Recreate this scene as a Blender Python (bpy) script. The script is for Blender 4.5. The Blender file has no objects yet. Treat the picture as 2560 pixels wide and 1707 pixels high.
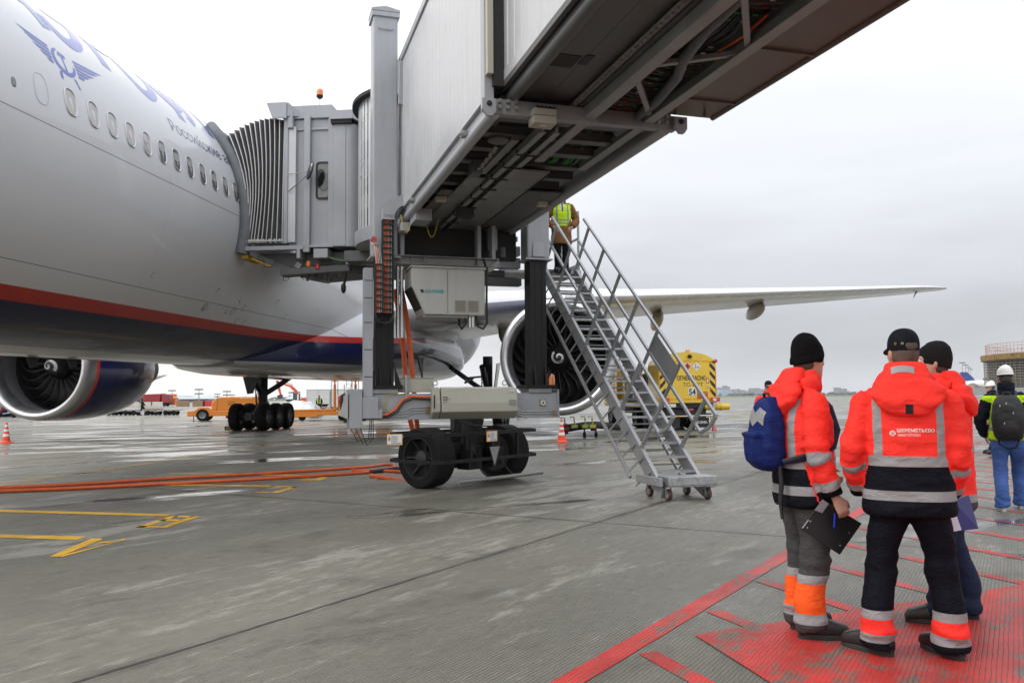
import bpy, bmesh, math, random
from math import sin, cos, pi, sqrt, radians, atan2
from mathutils import Vector, Matrix, noise
random.seed(7)
SC = bpy.context.scene
COL = SC.collection
V = Vector
# ---------------------------------------------------------------- camera
FPX = 2100.0                                   # focal length in photo pixels (photo is 2560 wide)
cd = bpy.data.cameras.new('camera'); CAM = bpy.data.objects.new('camera', cd); COL.objects.link(CAM)
cd.sensor_width = 36.0; cd.lens = 36.0*FPX/2560.0; cd.clip_start = 0.05; cd.clip_end = 8000
_sl = -14/1700.0; _roll = math.atan(_sl); _pit = math.atan((993.0-853.5)*cos(_roll)/FPX)
FW = V((0, cos(_pit), sin(_pit))); _u0 = V((1,0,0)).cross(FW)
RT = V((1,0,0))*cos(_roll) + _u0*sin(_roll); UP = RT.cross(FW)
EYE = V((0,0,1.5))
CAM.matrix_world = Matrix(((RT.x,UP.x,-FW.x,EYE.x),(RT.y,UP.y,-FW.y,EYE.y),(RT.z,UP.z,-FW.z,EYE.z),(0,0,0,1)))
SC.camera = CAM
def ray(x,y): return FW + RT*((x-1280)/FPX) - UP*((y-853.5)/FPX)
def G(x,y,z=0.0):
    d = ray(x,y); return EYE + d*((z-1.5)/d.z)
def P(x,y,Y):
    d = ray(x,y); return EYE + d*(Y/d.y)
# ---------------------------------------------------------------- light
SC.view_settings.view_transform = 'Standard'; SC.view_settings.look = 'None'
SC.view_settings.exposure = 0.12; SC.view_settings.gamma = 1.0
W = bpy.data.worlds.new('World'); SC.world = W; W.use_nodes = True
wn = W.node_tree; wn.nodes.clear()
def wnode(t, **k):
    n = wn.nodes.new(t)
    for a, b in k.items(): setattr(n, a, b)
    return n
def wlink(a, b): wn.links.new(a, b)
SUN_EL, SUN_AZ = radians(46), radians(-104)     # azimuth measured from +Y towards +X
tc = wnode('ShaderNodeTexCoord'); sep = wnode('ShaderNodeSeparateXYZ'); wlink(tc.outputs['Generated'], sep.inputs[0])
def wmap(sock, a, b, c, d, smooth=True):
    m = wnode('ShaderNodeMapRange'); m.interpolation_type = 'SMOOTHSTEP' if smooth else 'LINEAR'
    wlink(sock, m.inputs['Value'])
    for i, v in zip(('From Min','From Max','To Min','To Max'), (a,b,c,d)): m.inputs[i].default_value = v
    return m.outputs[0]
def wmath(op, a, b):
    m = wnode('ShaderNodeMath', operation=op)
    for i, x in enumerate((a,b)):
        if isinstance(x, (int,float)): m.inputs[i].default_value = x
        else: wlink(x, m.inputs[i])
    return m.outputs[0]
mp = wnode('ShaderNodeMapping'); mp.inputs['Scale'].default_value = (1.3,1.3,6.0); mp.inputs['Rotation'].default_value = (0.05,-0.12,0.3)
wlink(tc.outputs['Generated'], mp.inputs[0])
ns = wnode('ShaderNodeTexNoise'); ns.inputs['Scale'].default_value = 1.9; ns.inputs['Detail'].default_value = 5; ns.inputs['Roughness'].default_value = 0.5
wlink(mp.outputs[0], ns.inputs['Vector'])
cl = wmap(ns.outputs['Fac'], 0.34, 0.68, -0.055, 0.055)
elev = wmath('ADD', wmap(sep.outputs['Z'], 0.06, 0.32, 0.0, 0.42), wmap(sep.outputs['Z'], 0.42, 0.9, 0.0, 0.55))
side = wmap(sep.outputs['X'], -0.32, 0.16, 0.36, 0.0)
hz = wmap(sep.outputs['Z'], 0.0, 0.07, 0.12, 0.0)
val = wmath('ADD', wmath('ADD', wmath('ADD', elev, side), wmath('ADD', wmath('ADD', cl, wmap(sep.outputs['Y'], 0.25, -0.7, 0.0, 0.32)), hz)), 0.605)
tint = wnode('ShaderNodeMixRGB'); tint.inputs[1].default_value = (0.945,0.972,1.03,1); tint.inputs[2].default_value = (1.02,1.0,0.98,1)
wlink(wmap(sep.outputs['X'], -0.30, 0.12, 1.0, 0.0), tint.inputs[0])
cb = wnode('ShaderNodeBackground'); wlink(tint.outputs[0], cb.inputs[0]); wlink(val, cb.inputs[1])
sky = wnode('ShaderNodeTexSky'); sky.sky_type = 'NISHITA'; sky.sun_disc = False
sky.sun_elevation = SUN_EL; sky.sun_rotation = SUN_AZ
sb = wnode('ShaderNodeBackground'); wlink(sky.outputs[0], sb.inputs[0]); sb.inputs[1].default_value = 0.08
mx = wnode('ShaderNodeMixShader'); mx.inputs[0].default_value = 0.94
wlink(sb.outputs[0], mx.inputs[1]); wlink(cb.outputs[0], mx.inputs[2])
wo = wnode('ShaderNodeOutputWorld'); wlink(mx.outputs[0], wo.inputs[0])
sl = bpy.data.lights.new('sun','SUN'); sl.energy = 0.9; sl.angle = radians(18); sl.color = (1.0,0.97,0.93)
SUN = bpy.data.objects.new('sun', sl); COL.objects.link(SUN)
_sd = V((sin(SUN_AZ)*cos(SUN_EL), cos(SUN_AZ)*cos(SUN_EL), sin(SUN_EL)))
SUN.rotation_euler = _sd.to_track_quat('Z','Y').to_euler()
SC.cycles.max_bounces = 6; SC.cycles.diffuse_bounces = 3; SC.cycles.glossy_bounces = 3
SC.cycles.transparent_max_bounces = 4; SC.cycles.caustics_reflective = False; SC.cycles.caustics_refractive = False
# ---------------------------------------------------------------- materials
class NT:
    def __init__(s, m): s.m = m; s.t = m.node_tree; s.n = s.t.nodes; s.l = s.t.links
    def new(s, t, **k):
        n = s.n.new(t)
        for a, b in k.items(): setattr(n, a, b)
        return n
    def put(s, sock, x):
        if x is None: return
        if hasattr(x, 'is_output'): s.l.new(x, sock)
        elif isinstance(x, (int, float)): sock.default_value = x
        else: sock.default_value = (*x, 1.0) if len(x) == 3 and sock.type == 'RGBA' else x
    def math(s, op, a, b=None, c=None, clamp=False):
        n = s.new('ShaderNodeMath', operation=op); n.use_clamp = clamp
        for i, x in enumerate((a,b,c)): s.put(n.inputs[i], x)
        return n.outputs[0]
    def mix(s, f, a, b, blend='MIX'):
        n = s.new('ShaderNodeMixRGB', blend_type=blend)
        for i, x in enumerate((f,a,b)): s.put(n.inputs[i], x)
        return n.outputs[0]
    def rng(s, v, a, b, c=0.0, d=1.0, smooth=False):
        n = s.new('ShaderNodeMapRange'); n.interpolation_type = 'SMOOTHSTEP' if smooth else 'LINEAR'
        for k, x in zip(('Value','From Min','From Max','To Min','To Max'), (v,a,b,c,d)): s.put(n.inputs[k], x)
        return n.outputs[0]
    def coord(s, kind='Object', scale=(1,1,1), rot=(0,0,0), loc=(0,0,0)):
        t = s.new('ShaderNodeTexCoord').outputs[kind]; m = s.new('ShaderNodeMapping')
        m.inputs['Scale'].default_value = scale; m.inputs['Rotation'].default_value = rot; m.inputs['Location'].default_value = loc
        s.l.new(t, m.inputs[0]); return m.outputs[0]
    def noise(s, vec, scale, detail=4, rough=0.55):
        n = s.new('ShaderNodeTexNoise'); s.put(n.inputs['Vector'], vec)
        n.inputs['Scale'].default_value = scale; n.inputs['Detail'].default_value = detail; n.inputs['Roughness'].default_value = rough
        return n.outputs['Fac']
    def bump(s, h, strength=0.2, dist=0.01, nrm=None):
        n = s.new('ShaderNodeBump'); n.inputs['Strength'].default_value = strength; n.inputs['Distance'].default_value = dist
        s.put(n.inputs['Height'], h)
        if nrm is not None: s.l.new(nrm, n.inputs['Normal'])
        return n.outputs[0]
    def attr(s, name):
        return s.new('ShaderNodeAttribute', attribute_name=name)
def newmat(name):
    m = bpy.data.materials.new(name); m.use_nodes = True
    k = NT(m); b = k.n['Principled BSDF']; return m, k, b
MATS = {}
def mat(name, col, rough=0.5, metal=0.0, var=0.12, scale=3.0, coat=0.0, bump=0.0, bscale=60.0, dirt=0.0, dcol=(0.05,0.045,0.04), spec=0.5, emit=None, alpha=None, sheen=0.0, streak=0.0):
    if name in MATS: return MATS[name]
    m, k, b = newmat(name)
    co = k.coord()
    n1 = k.noise(co, scale, 5, 0.6)
    f = k.rng(n1, 0.3, 0.7, 1.0-var, 1.0+var*0.6)
    c = k.mix(1.0, col, k.new('ShaderNodeCombineXYZ').outputs[0], 'MULTIPLY') if False else None
    g = k.new('ShaderNodeCombineXYZ')
    for i in range(3): k.l.new(f, g.inputs[i])
    c = k.mix(1.0, col, g.outputs[0], 'MULTIPLY')
    if dirt > 0:
        n2 = k.noise(co, scale*2.3, 8, 0.68)
        c = k.mix(k.rng(n2, 0.5, 0.78, 0.0, dirt), c, dcol)
    if streak > 0:
        s1 = k.noise(k.coord(scale=(9,9,0.35)), 1.0, 6, 0.65); s2 = k.noise(k.coord(scale=(1,1,0.8)), 0.7, 3)
        c = k.mix(k.math('MULTIPLY', k.rng(s1,0.52,0.80,0.0,streak), k.rng(s2,0.35,0.65,0.2,1.0)), c, tuple(q*0.45 for q in col))
    k.l.new(c, b.inputs['Base Color'])
    k.put(b.inputs['Roughness'], k.rng(n1, 0.3, 0.7, max(0.02,rough-0.08), min(1,rough+0.08)))
    b.inputs['Metallic'].default_value = metal; b.inputs['Coat Weight'].default_value = coat; b.inputs['Coat Roughness'].default_value = 0.08
    b.inputs['Specular IOR Level'].default_value = spec
    if sheen: b.inputs['Sheen Weight'].default_value = sheen
    if bump > 0: k.l.new(k.bump(k.noise(co, bscale, 4), bump, 0.01), b.inputs['Normal'])
    if emit: b.inputs['Emission Color'].default_value = (*emit[:3],1); b.inputs['Emission Strength'].default_value = emit[3]
    if alpha is not None: b.inputs['Alpha'].default_value = alpha
    MATS[name] = m; return m
# ---------------------------------------------------------------- mesh builder
ORG = {}
def frame(d, up=V((0,0,1))):
    d = V(d).normalized()
    if abs(d.dot(V(up).normalized())) > 0.999: up = V((0,1,0)) if abs(d.y) < 0.9 else V((1,0,0))
    x = d.cross(V(up)).normalized(); y = x.cross(d).normalized()
    return x, y, d
class MB:
    def __init__(s, M=None): s.v = []; s.f = []; s.m = []; s.M = M; s.att = []
    def add(s, vs, fs, m=0):
        o = len(s.v)
        for v in vs: s.v.append(s.M @ V(v) if s.M is not None else V(v))
        for f in fs: s.f.append([i+o for i in f]); s.m.append(m)
        return s
    def hexa(s, c, m=0):          # 8 corners: bottom 0-3 ccw, top 4-7
        return s.add(c, [(0,3,2,1),(4,5,6,7),(0,1,5,4),(1,2,6,5),(2,3,7,6),(3,0,4,7)], m)
    def box(s, c, size, R=None, m=0):
        c = V(c); h = V(size)*0.5
        cs = [V((sx*h.x, sy*h.y, sz*h.z)) for sz in (-1,1) for sx, sy in ((-1,-1),(1,-1),(1,1),(-1,1))]
        if R is not None: cs = [R @ q for q in cs]
        return s.hexa([c+q for q in cs], m)
    def box2(s, a, b, m=0):
        a = V(a); b = V(b); return s.box((a+b)*0.5, V([abs(q) for q in (b-a)]), None, m)
    def beam(s, p, q, w, h, up=(0,0,1), m=0):
        p = V(p); q = V(q); x, y, d = frame(q-p, V(up))
        cs = []
        for e in (p, q):
            cs += [e - x*w/2 - y*h/2, e + x*w/2 - y*h/2, e + x*w/2 + y*h/2, e - x*w/2 + y*h/2]
        return s.hexa(cs, m)
    def tube(s, pts, r, n=8, caps=True, m=0, closed=False):
        pts = [V(p) for p in pts]; N = len(pts)
        rr = r if isinstance(r, (list, tuple)) else [r]*N
        vs = []; px = None
        for i, p in enumerate(pts):
            a = pts[max(0,i-1)] if not closed else pts[i-1]; b = pts[min(N-1,i+1)] if not closed else pts[(i+1)%N]
            d = (b-a)
            if d.length < 1e-9: d = V((0,0,1))
            d.normalize()
            if px is None: x, y, _ = frame(d)
            else:
                x = px - d*px.dot(d)
                x = x.normalized() if x.length > 1e-6 else frame(d)[0]
                y = d.cross(x)
            px = x
            y = d.cross(x)
            for k in range(n):
                t = 2*pi*k/n; vs.append(p + x*cos(t)*rr[i] + y*sin(t)*rr[i])
        fs = []
        for i in range(N-1 if not closed else N):
            j = (i+1)%N
            for k in range(n): k2 = (k+1)%n; fs.append((i*n+k, i*n+k2, j*n+k2, j*n+k))
        if caps and not closed: fs += [tuple(range(n-1,-1,-1)), tuple(range((N-1)*n, N*n))]
        return s.add(vs, fs, m)
    def rod(s, p, q, r, n=8, m=0): return s.tube([p,q], r, n, True, m)
    def lathe(s, prof, o, ax, n=32, m=0, mats=None, up=(0,0,1), a0=0.0, a1=2*pi):
        o = V(o); x, y, d = frame(V(ax), V(up)); vs = []; full = abs(a1-a0-2*pi) < 1e-6
        nn = n if full else n+1
        for r, h in prof:
            for k in range(nn):
                t = a0+(a1-a0)*k/n; vs.append(o + d*h + x*r*cos(t) + y*r*sin(t))
        for i in range(len(prof)-1):
            fs = []
            for k in range(n):
                k2 = (k+1)%nn; fs.append((i*nn+k, i*nn+k2, (i+1)*nn+k2, (i+1)*nn+k))
            if i == 0: s.add(vs, fs, mats[i] if mats else m); off = len(s.v)-len(vs)
            else:
                for f in fs: s.f.append([q+off for q in f]); s.m.append(mats[i] if mats else m)
        return s
    def loft(s, rings, m=0, cap=True, closed=True):
        n = len(rings[0]); vs = [p for r in rings for p in r]; fs = []
        for i in range(len(rings)-1):
            for k in range(n if closed else n-1):
                k2 = (k+1)%n; fs.append((i*n+k, i*n+k2, (i+1)*n+k2, (i+1)*n+k))
        if cap and closed: fs += [tuple(range(n-1,-1,-1)), tuple(range((len(rings)-1)*n, len(rings)*n))]
        return s.add(vs, fs, m)
    def prism(s, poly, ext, m=0):
        n = len(poly); e = V(ext); vs = [V(p) for p in poly] + [V(p)+e for p in poly]
        fs = [tuple(range(n-1,-1,-1)), tuple(range(n,2*n))] + [(k,(k+1)%n,n+(k+1)%n,n+k) for k in range(n)]
        return s.add(vs, fs, m)
    def quad(s, a, b, c, d, m=0): return s.add([a,b,c,d], [(0,1,2,3)], m)
    def grid(s, fn, nu, nv, m=0, wrap=False):
        vs = [fn(i/nu, j/nv) for i in range(nu+1) for j in range(nv+1)]
        fs = [(i*(nv+1)+j, (i+1)*(nv+1)+j, (i+1)*(nv+1)+j+1, i*(nv+1)+j+1) for i in range(nu) for j in range(nv)]
        return s.add(vs, fs, m)
    def ball(s, c, r, n=12, m=0, R=None):
        c = V(c); r = V(r) if hasattr(r,'__len__') else V((r,r,r)); vs = []; k = n//2
        for i in range(k+1):
            t = pi*i/k
            for j in range(n):
                q = V((r.x*sin(t)*cos(2*pi*j/n), r.y*sin(t)*sin(2*pi*j/n), r.z*cos(t)))
                vs.append(c + (R @ q if R is not None else q))
        fs = [(i*n+j, (i+1)*n+j, (i+1)*n+(j+1)%n, i*n+(j+1)%n) for i in range(k) for j in range(n)]
        return s.add(vs, fs, m)
    def build(s, name, mats, parent=None, smooth=None, bev=0.0, weld=True, seg=1):
        org = V((0,0,0)); p = parent
        if p is not None: org = ORG[p.name]
        me = bpy.data.meshes.new(name)
        me.from_pydata([v-org for v in s.v], [], s.f)
        mats = mats if isinstance(mats, (list, tuple)) else [mats]
        for q in mats: me.materials.append(q)
        me.polygons.foreach_set('material_index', [min(i,len(mats)-1) for i in s.m])
        bm = bmesh.new(); bm.from_mesh(me)
        if weld: bmesh.ops.remove_doubles(bm, verts=bm.verts, dist=1e-5)
        bmesh.ops.recalc_face_normals(bm, faces=bm.faces)
        if bev > 0:
            ed = [e for e in bm.edges if len(e.link_faces) == 2 and e.calc_face_angle(0) > 0.5]
            bmesh.ops.bevel(bm, geom=ed, offset=bev, segments=seg, affect='EDGES', profile=0.5, clamp_overlap=True)
        bm.to_mesh(me); bm.free()
        if smooth is not None:
            me.polygons.foreach_set('use_smooth', [True]*len(me.polygons))
            if smooth < 180: me.set_sharp_from_angle(angle=radians(smooth))
        me.update()
        o = bpy.data.objects.new(name, me); COL.objects.link(o)
        if parent is not None: o.parent = parent; ORG[o.name] = org
        else: ORG[o.name] = org
        return o
def tag(o, label, cat, group=None):
    o['label'] = label; o['category'] = cat
    if group: o['group'] = group
    return o
def thing(name, label, cat, loc=(0,0,0), group=None):
    o = bpy.data.objects.new(name, None); o.empty_display_size = 0.2; COL.objects.link(o); o.location = loc
    ORG[o.name] = V(loc); tag(o, label, cat, group); return o
def kind(o, k): o['kind'] = k; return o
def recenter(o, loc):           # give a top-level mesh an origin at its own base
    loc = V(loc); o.data.transform(Matrix.Translation(-loc)); o.location = loc; ORG[o.name] = loc; return o
def copy_tree(o, parent=None):
    c = o.copy(); COL.objects.link(c)
    if parent is not None: c.parent = parent
    ORG[c.name] = V(c.location) if parent is None else ORG[parent.name]
    for ch in list(o.children): copy_tree(ch, c)
    return c
def textmesh(body, size, shear=0.0, space=1.0, bold=0.0, align='LEFT'):
    for b_ in (bold, bold*0.7, bold*0.45, bold*0.25, 0.0):       # embolden as far as the outlines stay clean
        vs, fs = _textmesh(body, size, shear, space, b_, align)
        if b_ == 0.0 or len(fs) >= len(vs)-2*len(body): return vs, fs
def _textmesh(body, size, shear, space, bold, align):
    cu = bpy.data.curves.new('lettering','FONT'); cu.body = body; cu.size = size; cu.shear = shear; cu.space_character = space; cu.offset = bold; cu.align_x = align
    cu.resolution_u = 4
    ob = bpy.data.objects.new('lettering', cu); COL.objects.link(ob)
    dg = bpy.context.evaluated_depsgraph_get(); me = bpy.data.meshes.new_from_object(ob.evaluated_get(dg))
    vs = [v.co.copy() for v in me.vertices]; fs = [list(p.vertices) for p in me.polygons]
    bpy.data.objects.remove(ob); bpy.data.curves.remove(cu); bpy.data.meshes.remove(me)
    return vs, fs
def lettering(mb, body, o, ux, uy, size, m=0, fit=None, **k):   # flat lettering on a plane; thin raised sheet
    vs, fs = textmesh(body, size, **k)
    if not vs: return mb
    x0 = min(v.x for v in vs); x1 = max(v.x for v in vs); sx = 1.0
    if fit: sx = fit/(x1-x0)
    o = V(o); ux = V(ux); uy = V(uy)
    return mb.add([o + ux*((v.x-x0)*sx) + uy*v.y for v in vs], fs, m)
def vattr(o, name, vals):
    a = o.data.attributes.new(name, 'FLOAT_VECTOR', 'POINT'); a.data.foreach_set('vector', [c for v in vals for c in v])
# ================================================================ setting: apron, paint, grass
JD = V((0.514,0.858,0)).normalized(); JP = V((JD.y,-JD.x,0)); J0 = V((1.0,10.18,0))   # slab joint directions and crossing
_ja = atan2(JD.y, JD.x)
def concrete_nodes(k, paint=None, wear=0.35, paintnoise=6.0):
    """wet brushed concrete; streaks follow the slab direction"""
    t = k.new('ShaderNodeTexCoord').outputs['Object']
    def mp(sc, rot=-_ja):
        r = k.new('ShaderNodeMapping'); r.inputs['Rotation'].default_value = (0,0,rot); k.l.new(t, r.inputs[0])
        m = k.new('ShaderNodeMapping'); m.inputs['Scale'].default_value = sc; k.l.new(r.outputs[0], m.inputs[0]); return m.outputs[0]
    ps0 = k.new('ShaderNodeSeparateXYZ'); k.l.new(t, ps0.inputs[0]); k.ps_x, k.ps_y = ps0.outputs['X'], ps0.outputs['Y']
    big = k.noise(mp((0.10,0.22,1)), 1.0, 4, 0.6)
    streak = k.noise(mp((0.55,2.3,1)), 1.0, 9, 0.70)
    fine = k.noise(mp((1.9,9.0,1)), 1.0, 8, 0.74)
    blot = k.noise(mp((0.8,1.1,1)), 1.3, 6, 0.62)
    grit = k.noise(mp((1,1,1)), 70.0, 3, 0.7)
    base = k.mix(k.rng(big,0.3,0.7,0,1,True), (0.155,0.149,0.126), (0.240,0.230,0.197))
    zone = k.noise(mp((0.16,0.24,1)), 1.0, 3, 0.5)
    def worn(cx, cy, la, lb):      # a scuffed area with ragged edge
        dx, dy = k.math('SUBTRACT', k.ps_x, cx), k.math('SUBTRACT', k.ps_y, cy)
        u = k.math('DIVIDE', k.math('ADD', k.math('MULTIPLY', dx, JD.x), k.math('MULTIPLY', dy, JD.y)), la); v = k.math('DIVIDE', k.math('ADD', k.math('MULTIPLY', dx, JP.x), k.math('MULTIPLY', dy, JP.y)), lb)
        return k.rng(k.math('SQRT', k.math('ADD', k.math('MULTIPLY',u,u), k.math('MULTIPLY',v,v))), 0.3, 1.3, 1, 0, True)
    wz = k.math('MAXIMUM', worn(-0.9,9.6,4.2,1.9), k.math('MAXIMUM', worn(-4.6,9.2,3.5,1.0), worn(1.6,13.0,3.5,2.4)))
    streak = k.math('ADD', streak, k.math('ADD', k.math('MULTIPLY', k.math('SUBTRACT', zone, 0.58), 0.5), k.math('MULTIPLY', wz, 0.105)))
    fine = k.math('ADD', fine, k.math('MULTIPLY', wz, 0.05))
    base = k.mix(k.rng(k.math('ADD',streak,k.math('MULTIPLY',k.math('SUBTRACT',blot,0.5),0.35)),0.545,0.635,0.0,0.62,True), base, (0.43,0.415,0.380))
    base = k.mix(k.rng(k.math('ADD',fine,k.math('MULTIPLY',k.math('SUBTRACT',big,0.5),0.5)),0.56,0.68,0.0,0.50,True), base, (0.46,0.445,0.41))
    base = k.mix(k.rng(blot,0.54,0.72,0.0,0.72,True), base, (0.085,0.080,0.066))
    base = k.mix(k.rng(fine,0.44,0.26,0.0,0.62,True), base, (0.085,0.082,0.072))
    base = k.mix(k.rng(grit,0.55,0.75,0.0,0.70), base, (0.06,0.058,0.052))
    mid = k.noise(mp((1.0,1.9,1)), 7.5, 9, 0.72)
    base = k.mix(k.rng(mid,0.50,0.70,0.0,0.60,True), base, (0.10,0.096,0.082))
    base = k.mix(k.rng(mid,0.46,0.28,0.0,0.45,True), base, (0.36,0.345,0.30))
    oil = k.noise(mp((0.55,0.7,1)), 1.0, 6, 0.6)
    base = k.mix(k.rng(oil,0.60,0.72,0.0,0.55,True), base, (0.055,0.052,0.044))
    # the brushed groove texture, only in some slabs
    wv = k.new('ShaderNodeTexWave', wave_type='BANDS', bands_direction='Y'); k.l.new(mp((1,1,1)), wv.inputs['Vector'])
    wv.inputs['Scale'].default_value = 12.0; wv.inputs['Distortion'].default_value = 2.6; wv.inputs['Detail'].default_value = 3; wv.inputs['Detail Scale'].default_value = 1.2
    gm = k.noise(mp((0.22,0.3,1)), 1.0, 2)
    ps = k.new('ShaderNodeSeparateXYZ'); k.l.new(t, ps.inputs[0])
    dj = k.math('ADD', k.math('MULTIPLY', k.math('SUBTRACT', ps.outputs['X'], J0.x), JP.x), k.math('MULTIPLY', k.math('SUBTRACT', ps.outputs['Y'], J0.y), JP.y))
    near = k.math('MULTIPLY', k.rng(dj, 0.02, 0.05, 0, 1), k.rng(gm, 0.35, 0.6, 0.35, 1.0))
    groove = k.math('MULTIPLY', k.rng(wv.outputs['Fac'], 0.0, 0.22, 1, 0, True), near)
    base = k.mix(k.math('MULTIPLY', groove, 0.62), base, (0.035,0.034,0.030))
    # joints
    def joint(vx, vy, off, per, w):
        d = k.math('ADD', k.math('MULTIPLY', k.math('SUBTRACT', ps.outputs['X'], J0.x), vx), k.math('MULTIPLY', k.math('SUBTRACT', ps.outputs['Y'], J0.y), vy))
        wob = k.math('MULTIPLY', k.math('SUBTRACT', k.noise(t, 2.4, 7, 0.75), 0.5), 0.07)
        d = k.math('ADD', d, wob)
        q = k.math('ABSOLUTE', k.math('SUBTRACT', k.math('FRACT', k.math('ADD', k.math('DIVIDE', d, per), 0.5)), 0.5))
        return k.rng(k.math('MULTIPLY', q, per), w*0.5, w*1.1, 1, 0)
    jn = k.math('MAXIMUM', joint(JP.x, JP.y, 0, 7.5, 0.022), joint(JD.x, JD.y, 0, 7.5, 0.020))
    jwide = k.math('MULTIPLY', k.math('MAXIMUM', joint(JP.x, JP.y, 0, 7.5, 0.10), joint(JD.x, JD.y, 0, 7.5, 0.09)), k.rng(blot,0.4,0.65,0.0,0.6))
    base = k.mix(jwide, base, (0.07,0.066,0.055))
    base = k.mix(k.math('MULTIPLY', jn, k.rng(k.noise(t,3.0,4,0.7),0.30,0.5,0.45,1.0)), base, (0.022,0.020,0.018))
    base = k.mix(1.0, base, (0.80,0.795,0.76), 'MULTIPLY')
    # water film
    wetn = k.noise(mp((0.16,0.55,1), -_ja+0.5), 1.0, 5, 0.62)
    far = k.rng(ps.outputs['Y'], 8.0, 26.0, -0.04, 0.055, True)
    wv2 = k.math('ADD', wetn, far)
    wet = k.rng(wv2, 0.54, 0.64, 0, 1, True)
    damp = k.rng(k.noise(mp((0.3,0.9,1)), 1.0, 5, 0.6), 0.40, 0.66, 0, 1, True)
    if paint is not None:
        wn2 = k.noise(t, paintnoise, 8, 0.75); wn3 = k.noise(mp((0.6,3.5,1)), 1.0, 5, 0.7)
        keep = k.rng(k.math('ADD', k.math('MULTIPLY', wn2, 0.5), k.math('MULTIPLY', wn3, 0.5)), wear, wear+0.12, 0, 1, True)
        keep = k.math('MULTIPLY', keep, k.math('SUBTRACT', 1.0, k.math('MULTIPLY', groove, 0.70)))
        pc = k.mix(k.rng(wn3, 0.35, 0.7, 0, 1), paint, tuple(min(1,c*1.2+0.03) for c in paint))
        pc = k.mix(k.rng(blot, 0.42, 0.66, 0.0, 0.75), pc, tuple(c*0.55 for c in paint))
        base = k.mix(keep, base, pc)
    base = k.mix(k.math('MULTIPLY', wet, 0.62), base, k.mix(0.55, base, (0.03,0.03,0.028)))
    rough = k.rng(wet, 0, 1, 0.56, 0.13)
    rough = k.math('SUBTRACT', rough, k.math('MULTIPLY', damp, 0.16), None, True)
    rough = k.math('MAXIMUM', rough, 0.05)
    h = k.math('ADD', k.math('MULTIPLY', grit, 0.25), k.math('MULTIPLY', fine, 0.5))
    h = k.math('SUBTRACT', h, k.math('MULTIPLY', groove, 1.6))
    h = k.math('SUBTRACT', h, k.math('MULTIPLY', jn, 2.5))
    h = k.math('MULTIPLY', h, k.math('SUBTRACT', 1.0, k.math('MULTIPLY', wet, 0.93)))
    nrm = k.bump(h, 0.45, 0.012)
    return base, rough, nrm
def concrete(name, paint=None, wear=0.35, pn=6.0):
    m, k, b = newmat(name)
    c, r, n = concrete_nodes(k, paint, wear, pn)
    k.l.new(c, b.inputs['Base Color']); k.l.new(r, b.inputs['Roughness']); k.l.new(n, b.inputs['Normal'])
    b.inputs['Specular IOR Level'].default_value = 0.5 if paint is None else 0.3
    return m
M_CONC = concrete('wet_concrete')
M_RED = concrete('red_ground_paint', (0.52,0.024,0.018), 0.405)
M_YEL = concrete('yellow_ground_paint', (0.68,0.38,0.025), 0.27)
M_YEL2 = concrete('faded_yellow_paint', (0.50,0.33,0.07), 0.40)
g = MB()
ys = [-60,-10,0,4,8,12,18,26,40,70,130,260,500,720]; xs = [-900,-300,-120,-60,-30,-15,-8,-4,0,4,8,15,30,60,120,300,900]
g.add([(x,y,0) for y in ys for x in xs], [(j*len(xs)+i, j*len(xs)+i+1, (j+1)*len(xs)+i+1, (j+1)*len(xs)+i) for j in range(len(ys)-1) for i in range(len(xs)-1)])
kind(g.build('apron', M_CONC), 'structure')
# grass beyond the apron and land to the horizon
M_GRASS = mat('grass', (0.105,0.150,0.035), 0.9, var=0.35, scale=0.05, bump=0.5, bscale=2.0)
M_LAND = mat('far_land', (0.13,0.14,0.11), 0.9, var=0.3, scale=0.01)
g = MB(); g.add([(-900,720,0),(900,720,0),(900,760,0.9),(-900,760,0.9)], [(0,1,2,3)]); g.add([(-900,760,0.9),(900,760,0.9),(900,900,1.0),(-900,900,1.0)], [(0,1,2,3)])
kind(g.build('grass', M_GRASS), 'structure')
g = MB(); g.add([(-3200,900,0.9),(3200,900,0.9),(3200,3600,1.0),(-3200,3600,1.0)], [(0,1,2,3)]); g.add([(-3200,-60,-0.02),(-900,-60,-0.02),(-900,900,0.9),(-3200,900,0.9)],[(0,1,2,3)]); g.add([(900,-60,-0.02),(3200,-60,-0.02),(3200,900,0.9),(900,900,0.9)],[(0,1,2,3)])
kind(g.build('far_ground', M_LAND), 'structure')
# painted marks -------------------------------------------------------------
def strip(mb, pts, w, z):
    pts = [V((p[0],p[1],z)) for p in pts]
    for a, b in zip(pts, pts[1:]):
        d = (b-a).normalized(); n = V((-d.y,d.x,0))*w/2
        mb.quad(a-n, b-n, b+n, a+n)
BD = V((4.03,6.16,0)).normalized()
b0 = V((0.27,4.52,0))
red = MB(); strip(red, [b0-BD*1.6, b0+BD*26], 0.155, 0.004)
cdir = V((0.36,-0.93,0)).normalized()
for q in range(-2,24):
    s0 = V((0.755,5.10,0))+V((0.612,0.95,0))*q
    strip(red, [s0 + cdir*0.07, s0 + cdir*5.2], 0.125, 0.004)
tip = V((1.13,5.38,0)); ue = V((3.81,6.62,0)); le = V((1.33,4.5,0))
ud = (ue-tip).normalized(); ld = (le-tip).normalized()
pl = [tip, tip+ld*4.2, tip+ld*4.2+V((7.5,0.5,0)), tip+ud*6.5]
red.add([V((p.x,p.y,0.008)) for p in pl], [(0,1,2,3)])
kind(red.build('red_ground_marking', M_RED, None), 'structure')
def gp(mb, pts, z=0.004):
    q = [G(x,y) for x,y in pts]; mb.add([V((p.x,p.y,z)) for p in q], [tuple(range(len(q)))])
ym = MB()
def c3(x,y): return (x/2.352, 1080+y/2.352)
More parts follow.
